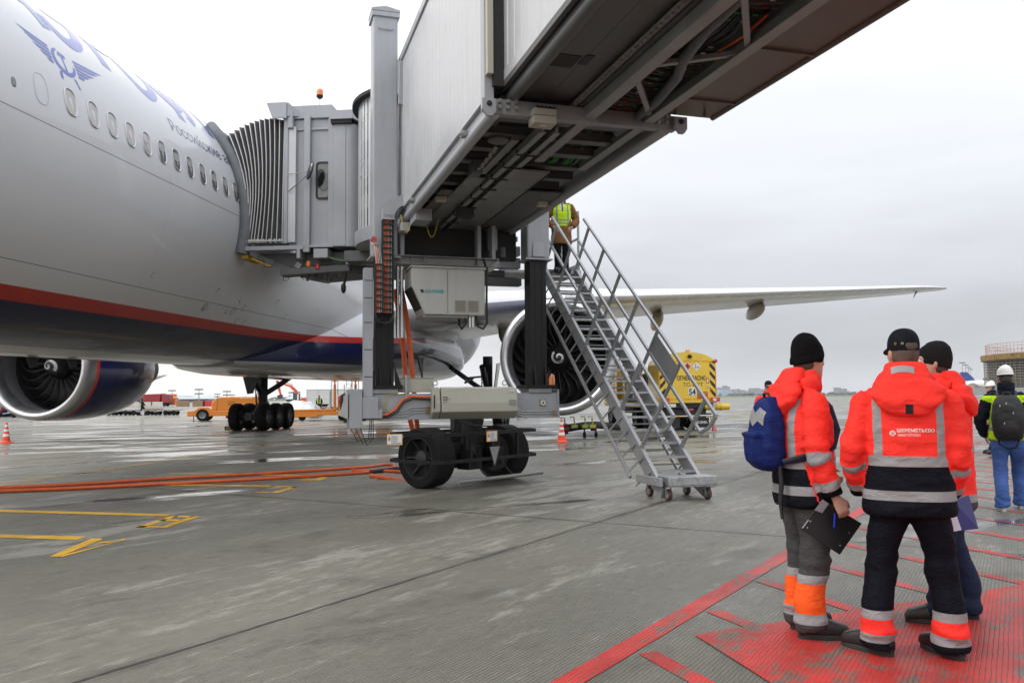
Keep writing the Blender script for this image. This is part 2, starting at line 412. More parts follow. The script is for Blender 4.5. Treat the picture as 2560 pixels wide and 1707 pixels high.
gp(ym, [c3(-300,447), c3(530,470), c3(1010,483), c3(975,496), c3(530,484), c3(-300,462)])
gp(ym, [c3(-300,594), c3(515,614), c3(452,634), c3(-300,611)])
gp(ym, [c3(1000,240), c3(1460,243), c3(1400,249), c3(985,246)]); gp(ym, [c3(1540,249), c3(1830,252), c3(1815,259), c3(1530,254)])
gp(ym, [c3(930,305), c3(1600,313), c3(1580,322), c3(960,314)])
# stand letters and digits painted beside the lines
def poly3(*pts): gp(ym, [c3(*p) for p in pts])
poly3((540,625),(597,625),(600,632),(350,732),(290,732)); poly3((720,628),(748,630),(365,734),(325,734),(700,640)); poly3((590,645),(675,640),(640,650),(560,656))
poly3((1010,492),(1055,492),(845,560),(793,560)); poly3((1130,494),(1183,494),(975,563),(925,563)); poly3((1040,492),(1150,494),(1120,502),(1010,500)); poly3((955,512),(1080,514),(1050,523),(930,521)); poly3((830,551),(960,553),(930,562),(800,560))
poly3((1620,318),(1755,319),(1735,326),(1600,325)); poly3((1718,322),(1755,320),(1640,357),(1588,357)); poly3((1500,350),(1590,351),(1575,357),(1490,356))
poly3((1790,262),(1845,262),(1815,271),(1770,271)); poly3((1885,264),(1930,264),(1885,284),(1835,284)); poly3((1775,276),(1850,277),(1830,284),(1765,283))
kind(ym.build('yellow_ground_marking', M_YEL), 'structure')
yl = MB()
for pts, w in (([c3(0,300), c3(560,230), c3(1000,163), c3(1880,22)], 0.16), ([c3(-100,330), c3(260,275)], 0.14)):
    strip(yl, [G(*p) for p in pts], w, 0.004)
strip(yl, [G(1700,1016), G(1960,1054)], 0.22, 0.004); strip(yl, [G(1690,1083), G(1990,1078)], 0.16, 0.004); strip(yl, [G(1700,1052), G(2000,1038)], 0.2, 0.004)
kind(yl.build('taxi_line_marking', M_YEL2), 'structure')
# ================================================================ the airliner
_yaw, _tilt, _xc, _zc = 0.0932, 0.0128, -10.7583, 3.7591
AA = V((sin(_yaw)*cos(_tilt), cos(_yaw)*cos(_tilt), sin(_tilt))); AP = V((cos(_yaw), -sin(_yaw), 0)); AU = AP.cross(AA)
BZ0 = V((0,0,1))
AO = V((0,0,1.5)) + AP*_xc + AU*_zc
def A(s,y,z): return AO + AA*s + AP*y + AU*z
MA = Matrix(((AA.x,AP.x,AU.x,AO.x),(AA.y,AP.y,AU.y,AO.y),(AA.z,AP.z,AU.z,AO.z),(0,0,0,1)))
MAI = MA.inverted()
def skin_mat():
    m, k, b = newmat('aircraft_paint')
    at = k.attr('body').outputs['Vector']; sp = k.new('ShaderNodeSeparateXYZ'); k.l.new(at, sp.inputs[0])
    s, y, z = sp.outputs
    lift = k.math('MULTIPLY', k.math('POWER', k.math('MAXIMUM', k.math('SUBTRACT', s, 20.0), 0.0), 2.0), 0.0023)
    zz = k.math('SUBTRACT', z, lift)
    def step(v, at_, soft=0.006): return k.rng(v, at_-soft, at_+soft, 0, 1)
    n = k.noise(at, 0.5, 5, 0.6); n2 = k.noise(at, 7.0, 6, 0.7)
    white = k.mix(k.rng(n,0.35,0.7,0,0.10), (0.66,0.675,0.70), (0.57,0.575,0.58))
    grey = (0.36,0.36,0.355)
    c = k.mix(step(z,-2.975), grey, (0.008,0.011,0.050))
    c = k.mix(step(zz,-2.385), c, (0.46,0.033,0.022))
    c = k.mix(step(zz,-2.185), c, white)
    # panel joints
    th = k.math('ARCTAN2', z, y)
    def line(v, at_, w): return k.rng(k.math('ABSOLUTE', k.math('SUBTRACT', v, at_)), w*0.4, w, 1, 0)
    ln = k.math('MAXIMUM', line(th, radians(-37.0), 0.0035), line(th, radians(0.7), 0.0035))
    ln = k.math('MAXIMUM', ln, line(th, radians(-74.0), 0.003))
    ln = k.math('MAXIMUM', ln, line(th, radians(47.0), 0.003))
    q = k.math('ABSOLUTE', k.math('SUBTRACT', k.math('FRACT', k.math('DIVIDE', s, 5.86)), 0.5))
    ln2 = k.rng(q, 0.0, 0.0010, 0.42, 0)
    c = k.mix(k.math('MULTIPLY', ln, 0.75), c, (0.07,0.065,0.06))
    c = k.mix(ln2, c, (0.15,0.15,0.14))
    c = k.mix(k.rng(n2,0.62,0.85,0,0.10), c, (0.25,0.23,0.19))
    k.l.new(c, b.inputs['Base Color'])
    b.inputs['Roughness'].default_value = 0.30; b.inputs['Specular IOR Level'].default_value = 0.10; b.inputs['Coat Weight'].default_value = 0.48; b.inputs['Coat Roughness'].default_value = 0.03; b.inputs['Coat IOR'].default_value = 1.42
    wv = k.noise(at, 1.4, 2, 0.5)
    k.l.new(k.bump(k.math('ADD', wv, k.math('MULTIPLY', ln, -0.3)), 0.06, 0.02), b.inputs['Coat Normal'])
    return m
M_SKIN = skin_mat()
M_FAIR = None
M_WHITEP = mat('white_aircraft_paint', (0.72,0.725,0.73), 0.28, coat=0.8, var=0.06, scale=1.5)
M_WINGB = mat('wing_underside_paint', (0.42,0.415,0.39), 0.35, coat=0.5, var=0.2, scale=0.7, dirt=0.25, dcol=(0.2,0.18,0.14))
M_PODS = mat('fairing_satin_white', (0.55,0.55,0.53), 0.55, var=0.06, scale=1.5)
M_LIP = mat('polished_lip_metal', (0.66,0.66,0.68), 0.40, metal=1.0, var=0.05, scale=6)
M_BLUE = mat('engine_blue_paint', (0.008,0.012,0.100), 0.35, coat=0.7, var=0.06, scale=2)
M_REDP = mat('engine_red_paint', (0.56,0.045,0.030), 0.3, coat=0.8, var=0.08)
M_BARREL = mat('inlet_barrel', (0.16,0.16,0.165), 0.5, metal=0.3, var=0.1)
M_BLADE = mat('fan_blade_dark', (0.011,0.011,0.012), 0.42, metal=0.0, var=0.1, spec=0.25)
M_BLADEE = mat('fan_blade_edge', (0.085,0.083,0.078), 0.4, metal=0.3, var=0.1)
M_BLACK = mat('black_matte', (0.012,0.012,0.013), 0.5, var=0.2)
M_SPIN = mat('spinner_black', (0.010,0.010,0.011), 0.38, var=0.1)
M_SPIRAL = mat('spiral_white', (0.75,0.75,0.75), 0.45, var=0.05)
M_TYRE = mat('tyre_rubber', (0.010,0.010,0.0105), 0.8, spec=0.25, var=0.3, scale=5, dirt=0.22, dcol=(0.035,0.033,0.03), bump=0.2, bscale=30)
M_GEAR = mat('gear_strut_grey', (0.055,0.055,0.058), 0.45, metal=0.3, var=0.3, scale=4, dirt=0.4, dcol=(0.015,0.013,0.012))
M_HUB = mat('wheel_hub_grey', (0.22,0.22,0.23), 0.45, metal=0.5, var=0.25, scale=6, dirt=0.4)
M_GLASS = mat('cabin_window_glass', (0.10,0.11,0.12), 0.06, coat=1.0, var=0.1)
M_SHADE = mat('window_shade_grey', (0.40,0.40,0.39), 0.35, coat=1.0, var=0.06)
M_RIMW = mat('window_rim_metal', (0.50,0.50,0.50), 0.35, metal=0.6, var=0.05)
M_TITLE = mat('title_blue', (0.055,0.105,0.44), 0.33, coat=0.6, var=0.05, spec=0.3)
M_TITLE2 = mat('subtitle_blue', (0.022,0.030,0.16), 0.3, coat=1.0, var=0.05)
M_MARK = mat('stencil_dark', (0.08,0.08,0.08), 0.5); M_MARKR = mat('stencil_red', (0.28,0.02,0.03), 0.5)
def with_body(o):
    org = ORG[o.name]; vattr(o, 'body', [MAI @ (v.co+org) for v in o.data.vertices]); return o
PL = thing('airliner', 'long white, red and dark blue airliner docked at the boarding bridge', 'airliner', A(20,0,0) - V((0,0,A(20,0,0).z)))
# fuselage: nose to tail
def frad(s):
    if s < 10: 
        t = max(0.0,(10-s)/7.0); return 3.1*sqrt(max(0.0,1-t**2.2)), -0.55*t*t
    if s > 56: 
        t = min(1,(s-56)/22.0); return 3.1*(1-t**1.45*0.95), 1.9*t**1.5
    return 3.1, 0.0
fus = MB(); rings = []
ss = [3.001,3.2,3.6,4.2,5,6,7,8,9,10] + [10+i*1.0 for i in range(1,47)] + [58,60,63,66,69,72,75,77.5,78]
for s in ss:
    r, dz = frad(s); rings.append([A(s, r*cos(2*pi*k/128), dz + r*sin(2*pi*k/128)) for k in range(128)])
fus.loft(rings)
with_body(fus.build('fuselage', M_SKIN, PL, smooth=35))
# wing-body fairing
fr = MB(); rings = []
for s, w, zt, zb in ((22.5,0.9,-2.75,-3.14),(24,1.75,-2.1,-3.25),(25.5,2.25,-1.6,-3.32),(27.0,2.72,-1.1,-3.35),(28.0,3.05,-0.85,-3.36),(29.0,3.36,-0.58,-3.37),(30.3,3.66,-0.30,-3.38),(32,3.84,-0.2,-3.40),(35,3.95,-0.25,-3.42),(40,3.95,-0.4,-3.44),(45,3.85,-0.7,-3.44),(48,3.5,-1.2,-3.42),(51,2.7,-2.0,-3.4),(53.5,1.2,-2.8,-3.15)):
    zc_ = (zt+zb)/2; h = (zt-zb)/2; e = 2.5+1.1*max(0,min(1,(31-s)/5)); rr = []
    for k in range(72):
        t = 2*pi*k/72; c_, s_ = cos(t), sin(t)
        rr.append(A(s, w*math.copysign(abs(c_)**(2/e), c_), zc_ + h*math.copysign(abs(s_)**(2/e), s_)))
    rings.append(rr)
fr.loft(rings); with_body(fr.build('belly_fairing', M_SKIN, PL, smooth=50))
# cabin windows: rim with pane inside
def cyl(s, y0, z0, r=3.1):      # point on the fuselage skin of radius r near arc height
    th = atan2(z0, sqrt(max(0.01, 9.61-z0*z0))); return A(s, r*cos(th), r*sin(th))
def skinp(s, arc, r=3.1):       # arc: metres of skin measured up from the widest line
    return A(s, r*cos(arc/3.1), r*sin(arc/3.1))
def oval(cs, ca, hw, hh, r, n=28, e=2.7):
    out = []
    for k in range(n):
        t = 2*pi*k/n; c_, s_ = cos(t), sin(t)
        out.append(skinp(cs + hw*math.copysign(abs(c_)**(2/e), c_), ca + hh*math.copysign(abs(s_)**(2/e), s_), r))
    return out
random.seed(3)
for q in range(12):
    s0 = 11.765 + 0.531*q if q else 11.72; a0 = 0.557
    w = MB(); o1, o2, o3 = oval(s0,a0,0.150,0.222,3.103), oval(s0,a0,0.137,0.208,3.116), oval(s0,a0,0.118,0.188,3.094)
    w.loft([o1,o2,o3], cap=False)
    wf = w.build('cabin_window', M_RIMW, PL, smooth=50)
    p = MB(); p.add(oval(s0,a0,0.120,0.19,3.1035), [tuple(range(28))])
    p.build('pane', M_SHADE if q < 5 else M_GLASS, wf)
    if q >= 4:
        p = MB(); top = oval(s0,a0,0.110,0.18,3.1055); k_ = 0.35 if q < 6 else 0.55
        p.add([v for v in oval(s0,a0+0.09*(1 if q%3 else .6),0.100,0.085,3.1055)], [tuple(range(28))]); p.build('window_shade', M_SHADE, wf)
w = MB(); w.loft([oval(11.03,0.52,0.155,0.235,3.1025), oval(11.03,0.52,0.147,0.227,3.1045), oval(11.03,0.52,0.142,0.222,3.1025)], cap=False)
w.build('window_plug', M_RIMW, PL)
w = MB(); w.add(oval(10.44,0.40,0.035,0.05,3.104), [tuple(range(28))]); w.loft([oval(10.44,0.40,0.05,0.07,3.103), oval(10.44,0.40,0.036,0.052,3.106)], cap=False)
w.build('sensor_port', M_GLASS, PL)
for s0, th, hs, ha in ((14.9,-31.5,0.05,0.06),(17.55,-39.5,0.10,0.10),(18.95,-38.8,0.10,0.10),(19.5,-42.9,0.075,0.075),(19.95,-43.1,0.075,0.075),(24.2,-28,0.06,0.06)):
    w = MB(); w.loft([oval(s0,radians(th)*3.1,hs,ha,3.103,20,2), oval(s0,radians(th)*3.1,hs*0.86,ha*0.86,3.105,20,2)], cap=False); w.build('service_port', M_MARK, PL)
for s0, th, fl in ((17.6,-33.0,1),(18.9,-34,-1),(17.5,-40.7,-1),(19.3,-37.5,1),(18.6,-40.3,-1),(21.0,-31,1),(22.0,-37,1)):
    w = MB(); a0 = radians(th)*3.1
    w.add([skinp(s0,a0,3.103), skinp(s0+0.018,a0,3.103), skinp(s0+0.018,a0+0.13,3.103), skinp(s0,a0+0.13,3.103)], [(0,1,2,3)])
    a1 = a0+0.13 if fl > 0 else a0
    w.add([skinp(s0,a1,3.103), skinp(s0+0.09,a1,3.103), skinp(s0+0.09,a1+0.02,3.103), skinp(s0,a1+0.02,3.103)], [(0,1,2,3)])
    w.build('corner_mark', M_MARKR, PL)
# titles wrapped round the skin
def wrap_text(body, size, s0, arc0, r, name, m, shear=0.0, fit=None, sub=0.25, **k):
    vs, fs = textmesh(body, size, shear=shear, **k); bm = bmesh.new()
    bv = [bm.verts.new(v) for v in vs]
    for f in fs:
        try: bm.faces.new([bv[i] for i in f])
        except ValueError: pass
    x0 = min(v.x for v in vs); x1 = max(v.x for v in vs); sx = (fit/(x1-x0)) if fit else 1.0
    step = sub; y = math.floor(min(v.y for v in vs)/step)*step; y1 = max(v.y for v in vs)
    while y < y1:
        bmesh.ops.bisect_plane(bm, geom=bm.verts[:]+bm.edges[:]+bm.faces[:], plane_co=(0,y,0), plane_no=(0,1,0)); y += step
    bmesh.ops.triangulate(bm, faces=bm.faces)
    bm.verts.index_update()
    out = MB(); out.add([skinp(s0 + (v.co.x-x0)*sx, arc0 + v.co.y, r) for v in bm.verts], [[v.index for v in f.verts] for f in bm.faces]); bm.free()
    return out.build(name, m, PL, weld=False)
ARC = lambda cx,cy,rx,ry,a0,a1,n=26: [(cx+rx*cos(radians(a0+(a1-a0)*i/n)), cy+ry*sin(radians(a0+(a1-a0)*i/n))) for i in range(n+1)]
GLY = {'А':[[(0.0,0.0),(0.50,1.0)],[(0.50,1.0),(1.0,0.0)],[(0.20,0.30),(0.80,0.30)]],
 'Э':[ARC(0.40,0.5,0.52,0.5,150,-150),[(0.30,0.5),(0.88,0.5)]],
 'Р':[[(0.12,0.0),(0.12,1.0)],[(0.12,0.96)]+ARC(0.48,0.70,0.46,0.26,90,-90)+[(0.12,0.44)]],
 'О':[ARC(0.5,0.5,0.46,0.5,0,360,40)],
 'Ф':[[(0.5,-0.06),(0.5,1.06)],ARC(0.5,0.52,0.48,0.34,0,360,40)],
 'Л':[[(0.0,0.02),(0.14,0.10),(0.26,0.5),(0.34,0.98),(0.92,0.98)],[(0.90,1.02),(0.90,0.0)]],
 'Т':[[(0.0,0.97),(1.0,0.97)],[(0.5,0.95),(0.5,0.0)]]}
def glyph_letter(ch, s0, wd, arc0=1.88, ht=1.72, hw=0.122, shear=0.21):
    w = MB()
    for li, pl in enumerate(GLY[ch]):
        q = [V((x*wd+y*ht*shear, y*ht, 0)) for x,y in pl]; pts = []
        for a_, b_ in zip(q, q[1:]):
            n = max(1, int((b_-a_).length/0.09)); pts += [a_+(b_-a_)*i/n for i in range(n)]
        pts.append(q[-1]); cl_ = (q[0]-q[-1]).length < 1e-4; row = []
        for i, p_ in enumerate(pts):
            a_ = pts[i-1] if i else (pts[-2] if cl_ else pts[0]); b_ = pts[i+1] if i < len(pts)-1 else (pts[1] if cl_ else pts[-1])
            d_ = (b_-a_).normalized(); nn = V((-d_.y,d_.x,0)); row.append([skinp(s0+(p_+nn*e*hw).x, arc0+(p_+nn*e*hw).y, 3.1035+0.0012*li) for e in (-1,-0.33,0.33,1)])
        w.loft(row, cap=False, closed=False)
    return w.build('title_letter', M_TITLE, PL, weld=False)
for ch, s0, wd in (('А',10.42,1.45),('Э',12.02,1.0),('Р',13.36,0.92),('О',14.25,1.12),('Ф',15.52,1.12),('Л',16.55,1.05),('О',18.0,1.12),('Т',19.3,1.0)): glyph_letter(ch, s0, wd)
wrap_text('Российские авиалинии', 0.385, 15.14, 1.215, 3.1035, 'subtitle_lettering', M_TITLE2, sub=0.06)
# winged emblem: two wings of slanted feathers round a ring
em = MB()
def ep(x, y): return skinp(11.83 + x*0.96, 1.235 + y*0.80, 3.1035)
def epoly(pts):
    n = len(pts); em.add([ep(*p) for p in pts], [tuple(range(n))])
for sg in (-1,1):
    for i in range(5):
        y = 0.20 - i*0.085; x1 = (1.18 if sg > 0 else 0.98) - i*(0.17 if sg > 0 else 0.13); x0 = 0.32
        for q in range(4):
            a_, b_ = x0+(x1-x0)*q/4, x0+(x1-x0)*(q+1)/4
            f = lambda x: y + 0.10*((x-x0)/0.86)*(1 if i < 2 else 0.6)
            t_ = 0.06
            epoly([(sg*a_, f(a_)-t_*0.5), (sg*b_, f(b_)-t_*(0.5 if q<3 else -0.35)), (sg*b_, f(b_)+t_*0.5), (sg*a_, f(a_)+t_*0.5)])
for q in range(22):
    t0, t1 = radians(112+q*12.5), radians(112+(q+1)*12.5)
    if q > 19: continue
    w0, w1 = 0.035+0.04*sin(pi*q/20), 0.035+0.04*sin(pi*(q+1)/20)
    epoly([((0.27-w0)*cos(t0),(0.27-w0)*sin(t0)+0.02), ((0.27+w0*.3)*cos(t0),(0.27+w0*.3)*sin(t0)+0.02), ((0.27+w1*.3)*cos(t1),(0.27+w1*.3)*sin(t1)+0.02), ((0.27-w1)*cos(t1),(0.27-w1)*sin(t1)+0.02)])
epoly([(-0.02,-0.17),(0.03,-0.17),(0.02,0.16),(-0.03,0.16)]); epoly([(-0.11,0.13),(0.10,0.13),(0.10,0.21),(-0.07,0.23)])
epoly([(-0.22,-0.27),(-0.14,-0.22),(-0.17,-0.42),(-0.23,-0.40)]); epoly([(0.14,-0.25),(0.20,-0.27),(0.27,-0.44),(0.23,-0.45)])
em.build('winged_emblem', M_TITLE, PL, weld=False)
# wings
def airfoil(n=18, t=0.12):
    up, lo = [], []
    for i in range(n+1):
        x = 0.5*(1-cos(pi*i/n)); yt = 5*t*(0.2969*sqrt(x)-0.126*x-0.3516*x*x+0.2843*x**3-0.1015*x**4)
        cm = 0.018*(1-(2*x-0.9)**2)
        up.append((x, yt+cm)); lo.append((x, -yt*0.92+cm))
    return up[::-1] + lo[1:-1]
WSEC = [(2.0,28.4,15.2,0.125,-1.30),(3.4,29.6,14.2,0.125,-1.05),(6.5,31.8,12.0,0.115,-0.62),(9.6,34.05,9.9,0.11,-0.18),(13,36.55,8.4,0.105,0.08),(18.9,40.85,6.6,0.10,0.60),(24,44.55,5.0,0.10,1.05),(29.0,48.3,3.3,0.095,1.52),(30.5,49.9,2.3,0.09,1.68),(31.7,51.4,1.4,0.085,1.80),(32.0,52.1,0.7,0.08,1.83)]
def wing(sg):
    w = MB(); rings = []
    for y, le, ch, t, z in WSEC:
        rings.append([A(le + x*ch, sg*y, z + h*ch - 0.02*x*ch) for x, h in airfoil(18,t)])
    n = len(rings[0]); w.loft(rings)
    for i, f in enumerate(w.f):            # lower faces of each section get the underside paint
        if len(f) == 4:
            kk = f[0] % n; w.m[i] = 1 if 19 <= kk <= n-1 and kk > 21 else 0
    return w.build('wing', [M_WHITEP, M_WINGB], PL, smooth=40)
wp = wing(1); wing(-1)
for sg in (1,-1):
    for y, le, ln, rr in ((14.2,41.0,6.2,0.33),(19.6,43.6,5.0,0.30),(6.6,39,6.5,0.42)):
        z = -1.05 + 0.104*(y-3.4) - 0.18; f = MB(); rings = []
        for q in range(11):
            u = q/10; r = rr*sqrt(max(0.0004, 1-abs(2*u-1.0)**2.3)); rings.append([A(le+ln*u, sg*y + r*0.75*cos(2*pi*k/16), z - 0.02*ln*u - 0.25 + r*1.35*sin(2*pi*k/16)) for k in range(16)])
        f.loft(rings); f.build('flap_fairing', M_PODS, PL, smooth=75)
w = MB(); w.tube([A(50.4,29.6,1.50), A(50.7,29.6,1.32), A(50.9,29.6,1.18)], [0.05,0.03,0.012], 6); w.build('static_wick', M_GEAR, PL)
# tail
def slab(secs, name, vert=False, sg=1):
    w = MB(); rings = []
    for y, le, ch, t, z in secs:
        rings.append([A(le+x*ch, h*ch if vert else sg*y, z + (0 if vert else h*ch)) for x, h in airfoil(12,t)])
    w.loft(rings); return w.build(name, M_BLUE if vert else M_WHITEP, PL, smooth=40)
slab([(0,62.5,10.5,0.10,2.6),(0,73.5,3.6,0.09,12.6)], 'tail_fin', True)
for sg in (1,-1): slab([(0.8,67,8,0.1,1.6),(10.8,75.0,2.4,0.09,2.9)], 'tailplane', False, sg)
# engines
KE = 1.065
class MBK(MB):                 # engine parts share one radius scale
    def lathe(s, prof, *a, **k): return MB.lathe(s, [(r*KE,h) for r,h in prof], *a, **k)
def engine(sg):
    s0, z0 = 29.44, (-2.72 if sg > 0 else -2.80); c = lambda q: A(s0+q, sg*9.61 - (0.22 if sg < 0 else 0), z0)
    o = c(0); ax = AA
    lip = MBK(); prof = []
    for i in range(15):
        t = pi*(1.02 - 0.96*i/14); 
        prof.append((1.775 + (0.165 if cos(t) < 0 else 0.170)*cos(t), 0.42*(1-sin(t))))
    prof = [(1.585,0.70)] + prof + [(1.945,0.62)]
    lip.lathe(prof, o, ax, 96); eng = lip.build('engine', M_LIP, PL, smooth=60); eng['label'] = ''
    del eng['label']
    b = MBK(); b.lathe([(1.945,0.62),(1.962,0.80)], o, ax, 96, up=(0,0,1)); b.build('red_band', M_REDP, eng, smooth=60)
    cw = MBK(); cw.lathe([(1.962,0.80),(1.99,1.3),(2.0,2.0),(1.98,3.0),(1.90,4.0),(1.74,5.0),(1.56,5.6),(1.50,5.58),(1.3,5.0)], o, ax, 96); cw.build('cowl', M_BLUE, eng, smooth=60)
    co = MBK(); co.lathe([(1.15,4.6),(1.05,6.2),(0.72,7.6),(0.55,7.6),(0.42,7.4),(0.05,8.4)], o, ax, 48); co.build('core_nozzle', M_GEAR, eng, smooth=60)
    ba = MBK(); ba.lathe([(1.585,0.70),(1.58,0.85),(1.61,1.2),(1.62,1.36)], o, ax, 96, mats=[0,0,0]); ba.lathe([(1.62,1.36),(1.63,1.5)], o, ax, 96, m=1); ba.lathe([(1.63,1.5),(1.63,2.4),(0.3,2.45)], o, ax, 96, m=1); ba.build('inlet_barrel', [M_BARREL, M_BLACK], eng, smooth=60)
    sp = MBK(); sp.lathe([(0.004,0.72),(0.06,0.735),(0.16,0.82),(0.30,1.02),(0.42,1.28),(0.48,1.52),(0.48,1.75)], o, ax, 48); sp.build('spinner', M_SPIN, eng, smooth=60)
    # white comma spiral on the spinner
    def spin_r(r):
        pr = [(0.004,0.72),(0.06,0.735),(0.16,0.82),(0.30,1.02),(0.42,1.28)]
        for (r0,h0),(r1,h1) in zip(pr,pr[1:]):
            if r0 <= r <= r1: return h0+(h1-h0)*(r-r0)/(r1-r0)
        return 1.3
    x, y, d = V(AP), V(AU), V(AA); sw = MBK(); pts = []
    for i in range(41):
        u = i/40; t = radians(200 - 430*u) if sg > 0 else radians(20-430*u); r = 0.035 + 0.20*u**0.9; hw = 0.028 + 0.008*u
        row = []
        for rr in (r-hw, r+hw):
            rr = max(0.005, rr); row.append(o + d*(spin_r(rr)-0.006) + x*rr*KE*cos(t) + y*rr*KE*sin(t))
        pts.append(row)
    sw.loft(pts, cap=False, closed=False); sw.build('spiral_mark', M_SPIRAL, eng)
    # fan blades: swept, twisted
    NB = 22
    for q in range(NB):
        bl = MBK(); t0 = 2*pi*q/NB; rows = []
        for i in range(13):
            u = i/12; r = (0.44 + 1.165*u)*KE; sweep = 0.34*sin(u*pi*0.95)*u - 0.30*u**3 + 0.05
            tw = radians(28 + 34*u); ch = 0.30 + 0.10*sin(pi*u)
            h0 = 1.60 - 0.20*sin(pi*u*0.9)*u + 0.10*u**3
            th0 = t0 + sweep/max(r,0.6)
            row = []
            for cx, tk in ((0,0.0),(0.012,0.010),(0.05,0.016),(1,0.0),(0.05,-0.016),(0.012,-0.010)):
                dt = (cx*ch*sin(tw) + tk*cos(tw))/r; hh = h0 + cx*ch*cos(tw) - tk*sin(tw)
                row.append(o + d*hh + x*r*cos(th0+dt) + y*r*sin(th0+dt))
            rows.append(row)
        bl.loft(rows); n = 6
        for i, f in enumerate(bl.f):
            if len(f) == 4 and f[0] % n in (0,5): bl.m[i] = 1
        bl.build('fan_blade', [M_BLADE, M_BLADEE], eng, smooth=30)
    # pylon and strake
    py = MB(); rings = []
    for q, zb, zt, hw in ((1.6,1.9,2.0,0.03),(2.6,1.8,2.35,0.2),(4.6,1.55,2.9,0.24),(7.5,0.9,2.9,0.24),(10.5,1.7,2.4,0.05)):
        rings.append([c(q)+AU*zb-AP*hw, c(q)+AU*zb+AP*hw, c(q)+AU*zt+AP*hw, c(q)+AU*zt-AP*hw])
    py.loft(rings); py.build('pylon', M_WHITEP, PL, smooth=30)
    st = MB(); t = radians(145 if sg > 0 else 35); rad = x*cos(t)+y*sin(t)
    st.prism([c(1.3)+rad*1.98, c(2.5)+rad*1.97, c(2.5)+rad*2.35, c(2.2)+rad*2.32], (x*(-sin(t))+y*cos(t))*0.02); st.build('nacelle_strake', M_BLUE, eng)
    rv = MB(); rv.box(c(1.9)+ (-AU*1.985), (0.5,0.18,0.02), Matrix(((AA.x,AP.x,AU.x),(AA.y,AP.y,AU.y),(AA.z,AP.z,AU.z)))); rv.build('drain_mast', M_GEAR, eng)
engine(1); engine(-1)
# main landing gear
def wheel_parts(parent, c, ax, R=0.66, wd=0.50, name='wheel', hub=0.30):
    ax = V(ax).normalized(); c = V(c); h = wd/2
    t = MB(); t.lathe([(hub+0.02,-h*0.86),(R*0.72,-h),(R*0.92,-h*0.86),(R,-h*0.5),(R,h*0.5),(R*0.92,h*0.86),(R*0.72,h),(hub+0.02,h*0.86)], c, ax, 40)
    w = t.build(name, M_TYRE, parent, smooth=35)
    r = MB(); r.lathe([(0.02,-h*0.5),(hub*0.45,-h*0.55),(hub*0.6,-h*0.35),(hub*0.95,-h*0.7),(hub+0.03,-h*0.88)], c, ax, 28); r.lathe([(0.02,h*0.5),(hub*0.45,h*0.55),(hub*0.6,h*0.35),(hub*0.95,h*0.7),(hub+0.03,h*0.88)], c, ax, 28)
    r.build('hub', M_HUB, w, smooth=35); return w
def gear(sg):
    base = A(42.9 if sg > 0 else 41.2, sg*5.49 if sg > 0 else -5.75, 0); base.z = 0; up = V((0,0,1)); ah = V((AA.x,AA.y,0)).normalized()
    g = MB(); g.tube([base+up*0.66-ah*1.75, base+up*0.66+ah*1.75], 0.16, 12)
    for q in (-1.47,0,1.47): g.rod(base+up*0.66+ah*q-AP*0.62, base+up*0.66+ah*q+AP*0.62, 0.11, 12); g.box(base+up*0.66+ah*q, (0.5,0.3,0.36), Matrix.Rotation(-_yaw,3,'Z'))
    gb = g.build('bogie', M_GEAR, PL, smooth=40)
    for q in (-1.47,0,1.47):
        for e in (-0.69,0.69): wheel_parts(gb, base+up*0.66+ah*q+AP*e, AP)
    top = base+up*3.3-ah*0.1; s = MB(); s.tube([base+up*0.7, base+up*1.35], 0.14, 16); s.tube([base+up*1.3, base+up*1.5, base+up*3.6], [0.20,0.235,0.25], 16)
    s.build('strut', M_GEAR, PL, smooth=40)
    b = MB(); b.tube([base+up*1.7, base+up*2.3-AP*sg*0.9+ah*0.2, base+up*3.1-AP*sg*2.0+ah*0.3], 0.13, 10); b.tube([base+up*1.75, base+up*3.0-ah*2.2], 0.15, 10); b.tube([base+up*2.3-ah*1.0, base+up*2.9+ah*0.1], 0.06, 8)
    b.tube([base+up*0.8-ah*1.1, base+up*1.45-ah*0.25], 0.05, 8); b.tube([base+up*2.5-AP*sg*1.2, base+up*2.6], 0.05, 8)
    b.build('side_brace', M_GEAR, PL, smooth=40)
    t = MB(); t.prism([base+up*0.95+ah*0.16, base+up*1.15+ah*0.55, base+up*1.25+ah*0.55, base+up*1.6+ah*0.2], AP*0.12); t.prism([base+up*1.55+ah*0.22, base+up*1.3+ah*0.62, base+up*1.2+ah*0.62, base+up*1.2+ah*0.5], AP*0.10); t.build('torque_link', M_GEAR, PL)
    random.seed(11); h = MB()
    for q in range(9):
        a_ = random.uniform(-0.28,0.28); z = 0.9; pts = []
        for i in range(7): pts.append(base + up*(z+i*0.38) + AP*(a_+random.uniform(-.07,.07)) - ah*(0.26+random.uniform(-.05,.08)))
        h.tube(pts, 0.016, 5)
    h.build('hydraulic_hose', M_BLACK, PL, smooth=40)
    if sg < 0: return
    d = MB(); o = sg
    d.prism([base+up*1.55-AP*sg*-0.30-ah*0.5, base+up*3.2-AP*sg*-0.55-ah*0.9, base+up*3.3-AP*sg*-0.55+ah*0.6, base+up*1.6-AP*sg*-0.30+ah*0.5], AP*sg*0.05)
    d.build('gear_door', M_WINGB, PL, bev=0.01)
gear(1); gear(-1)
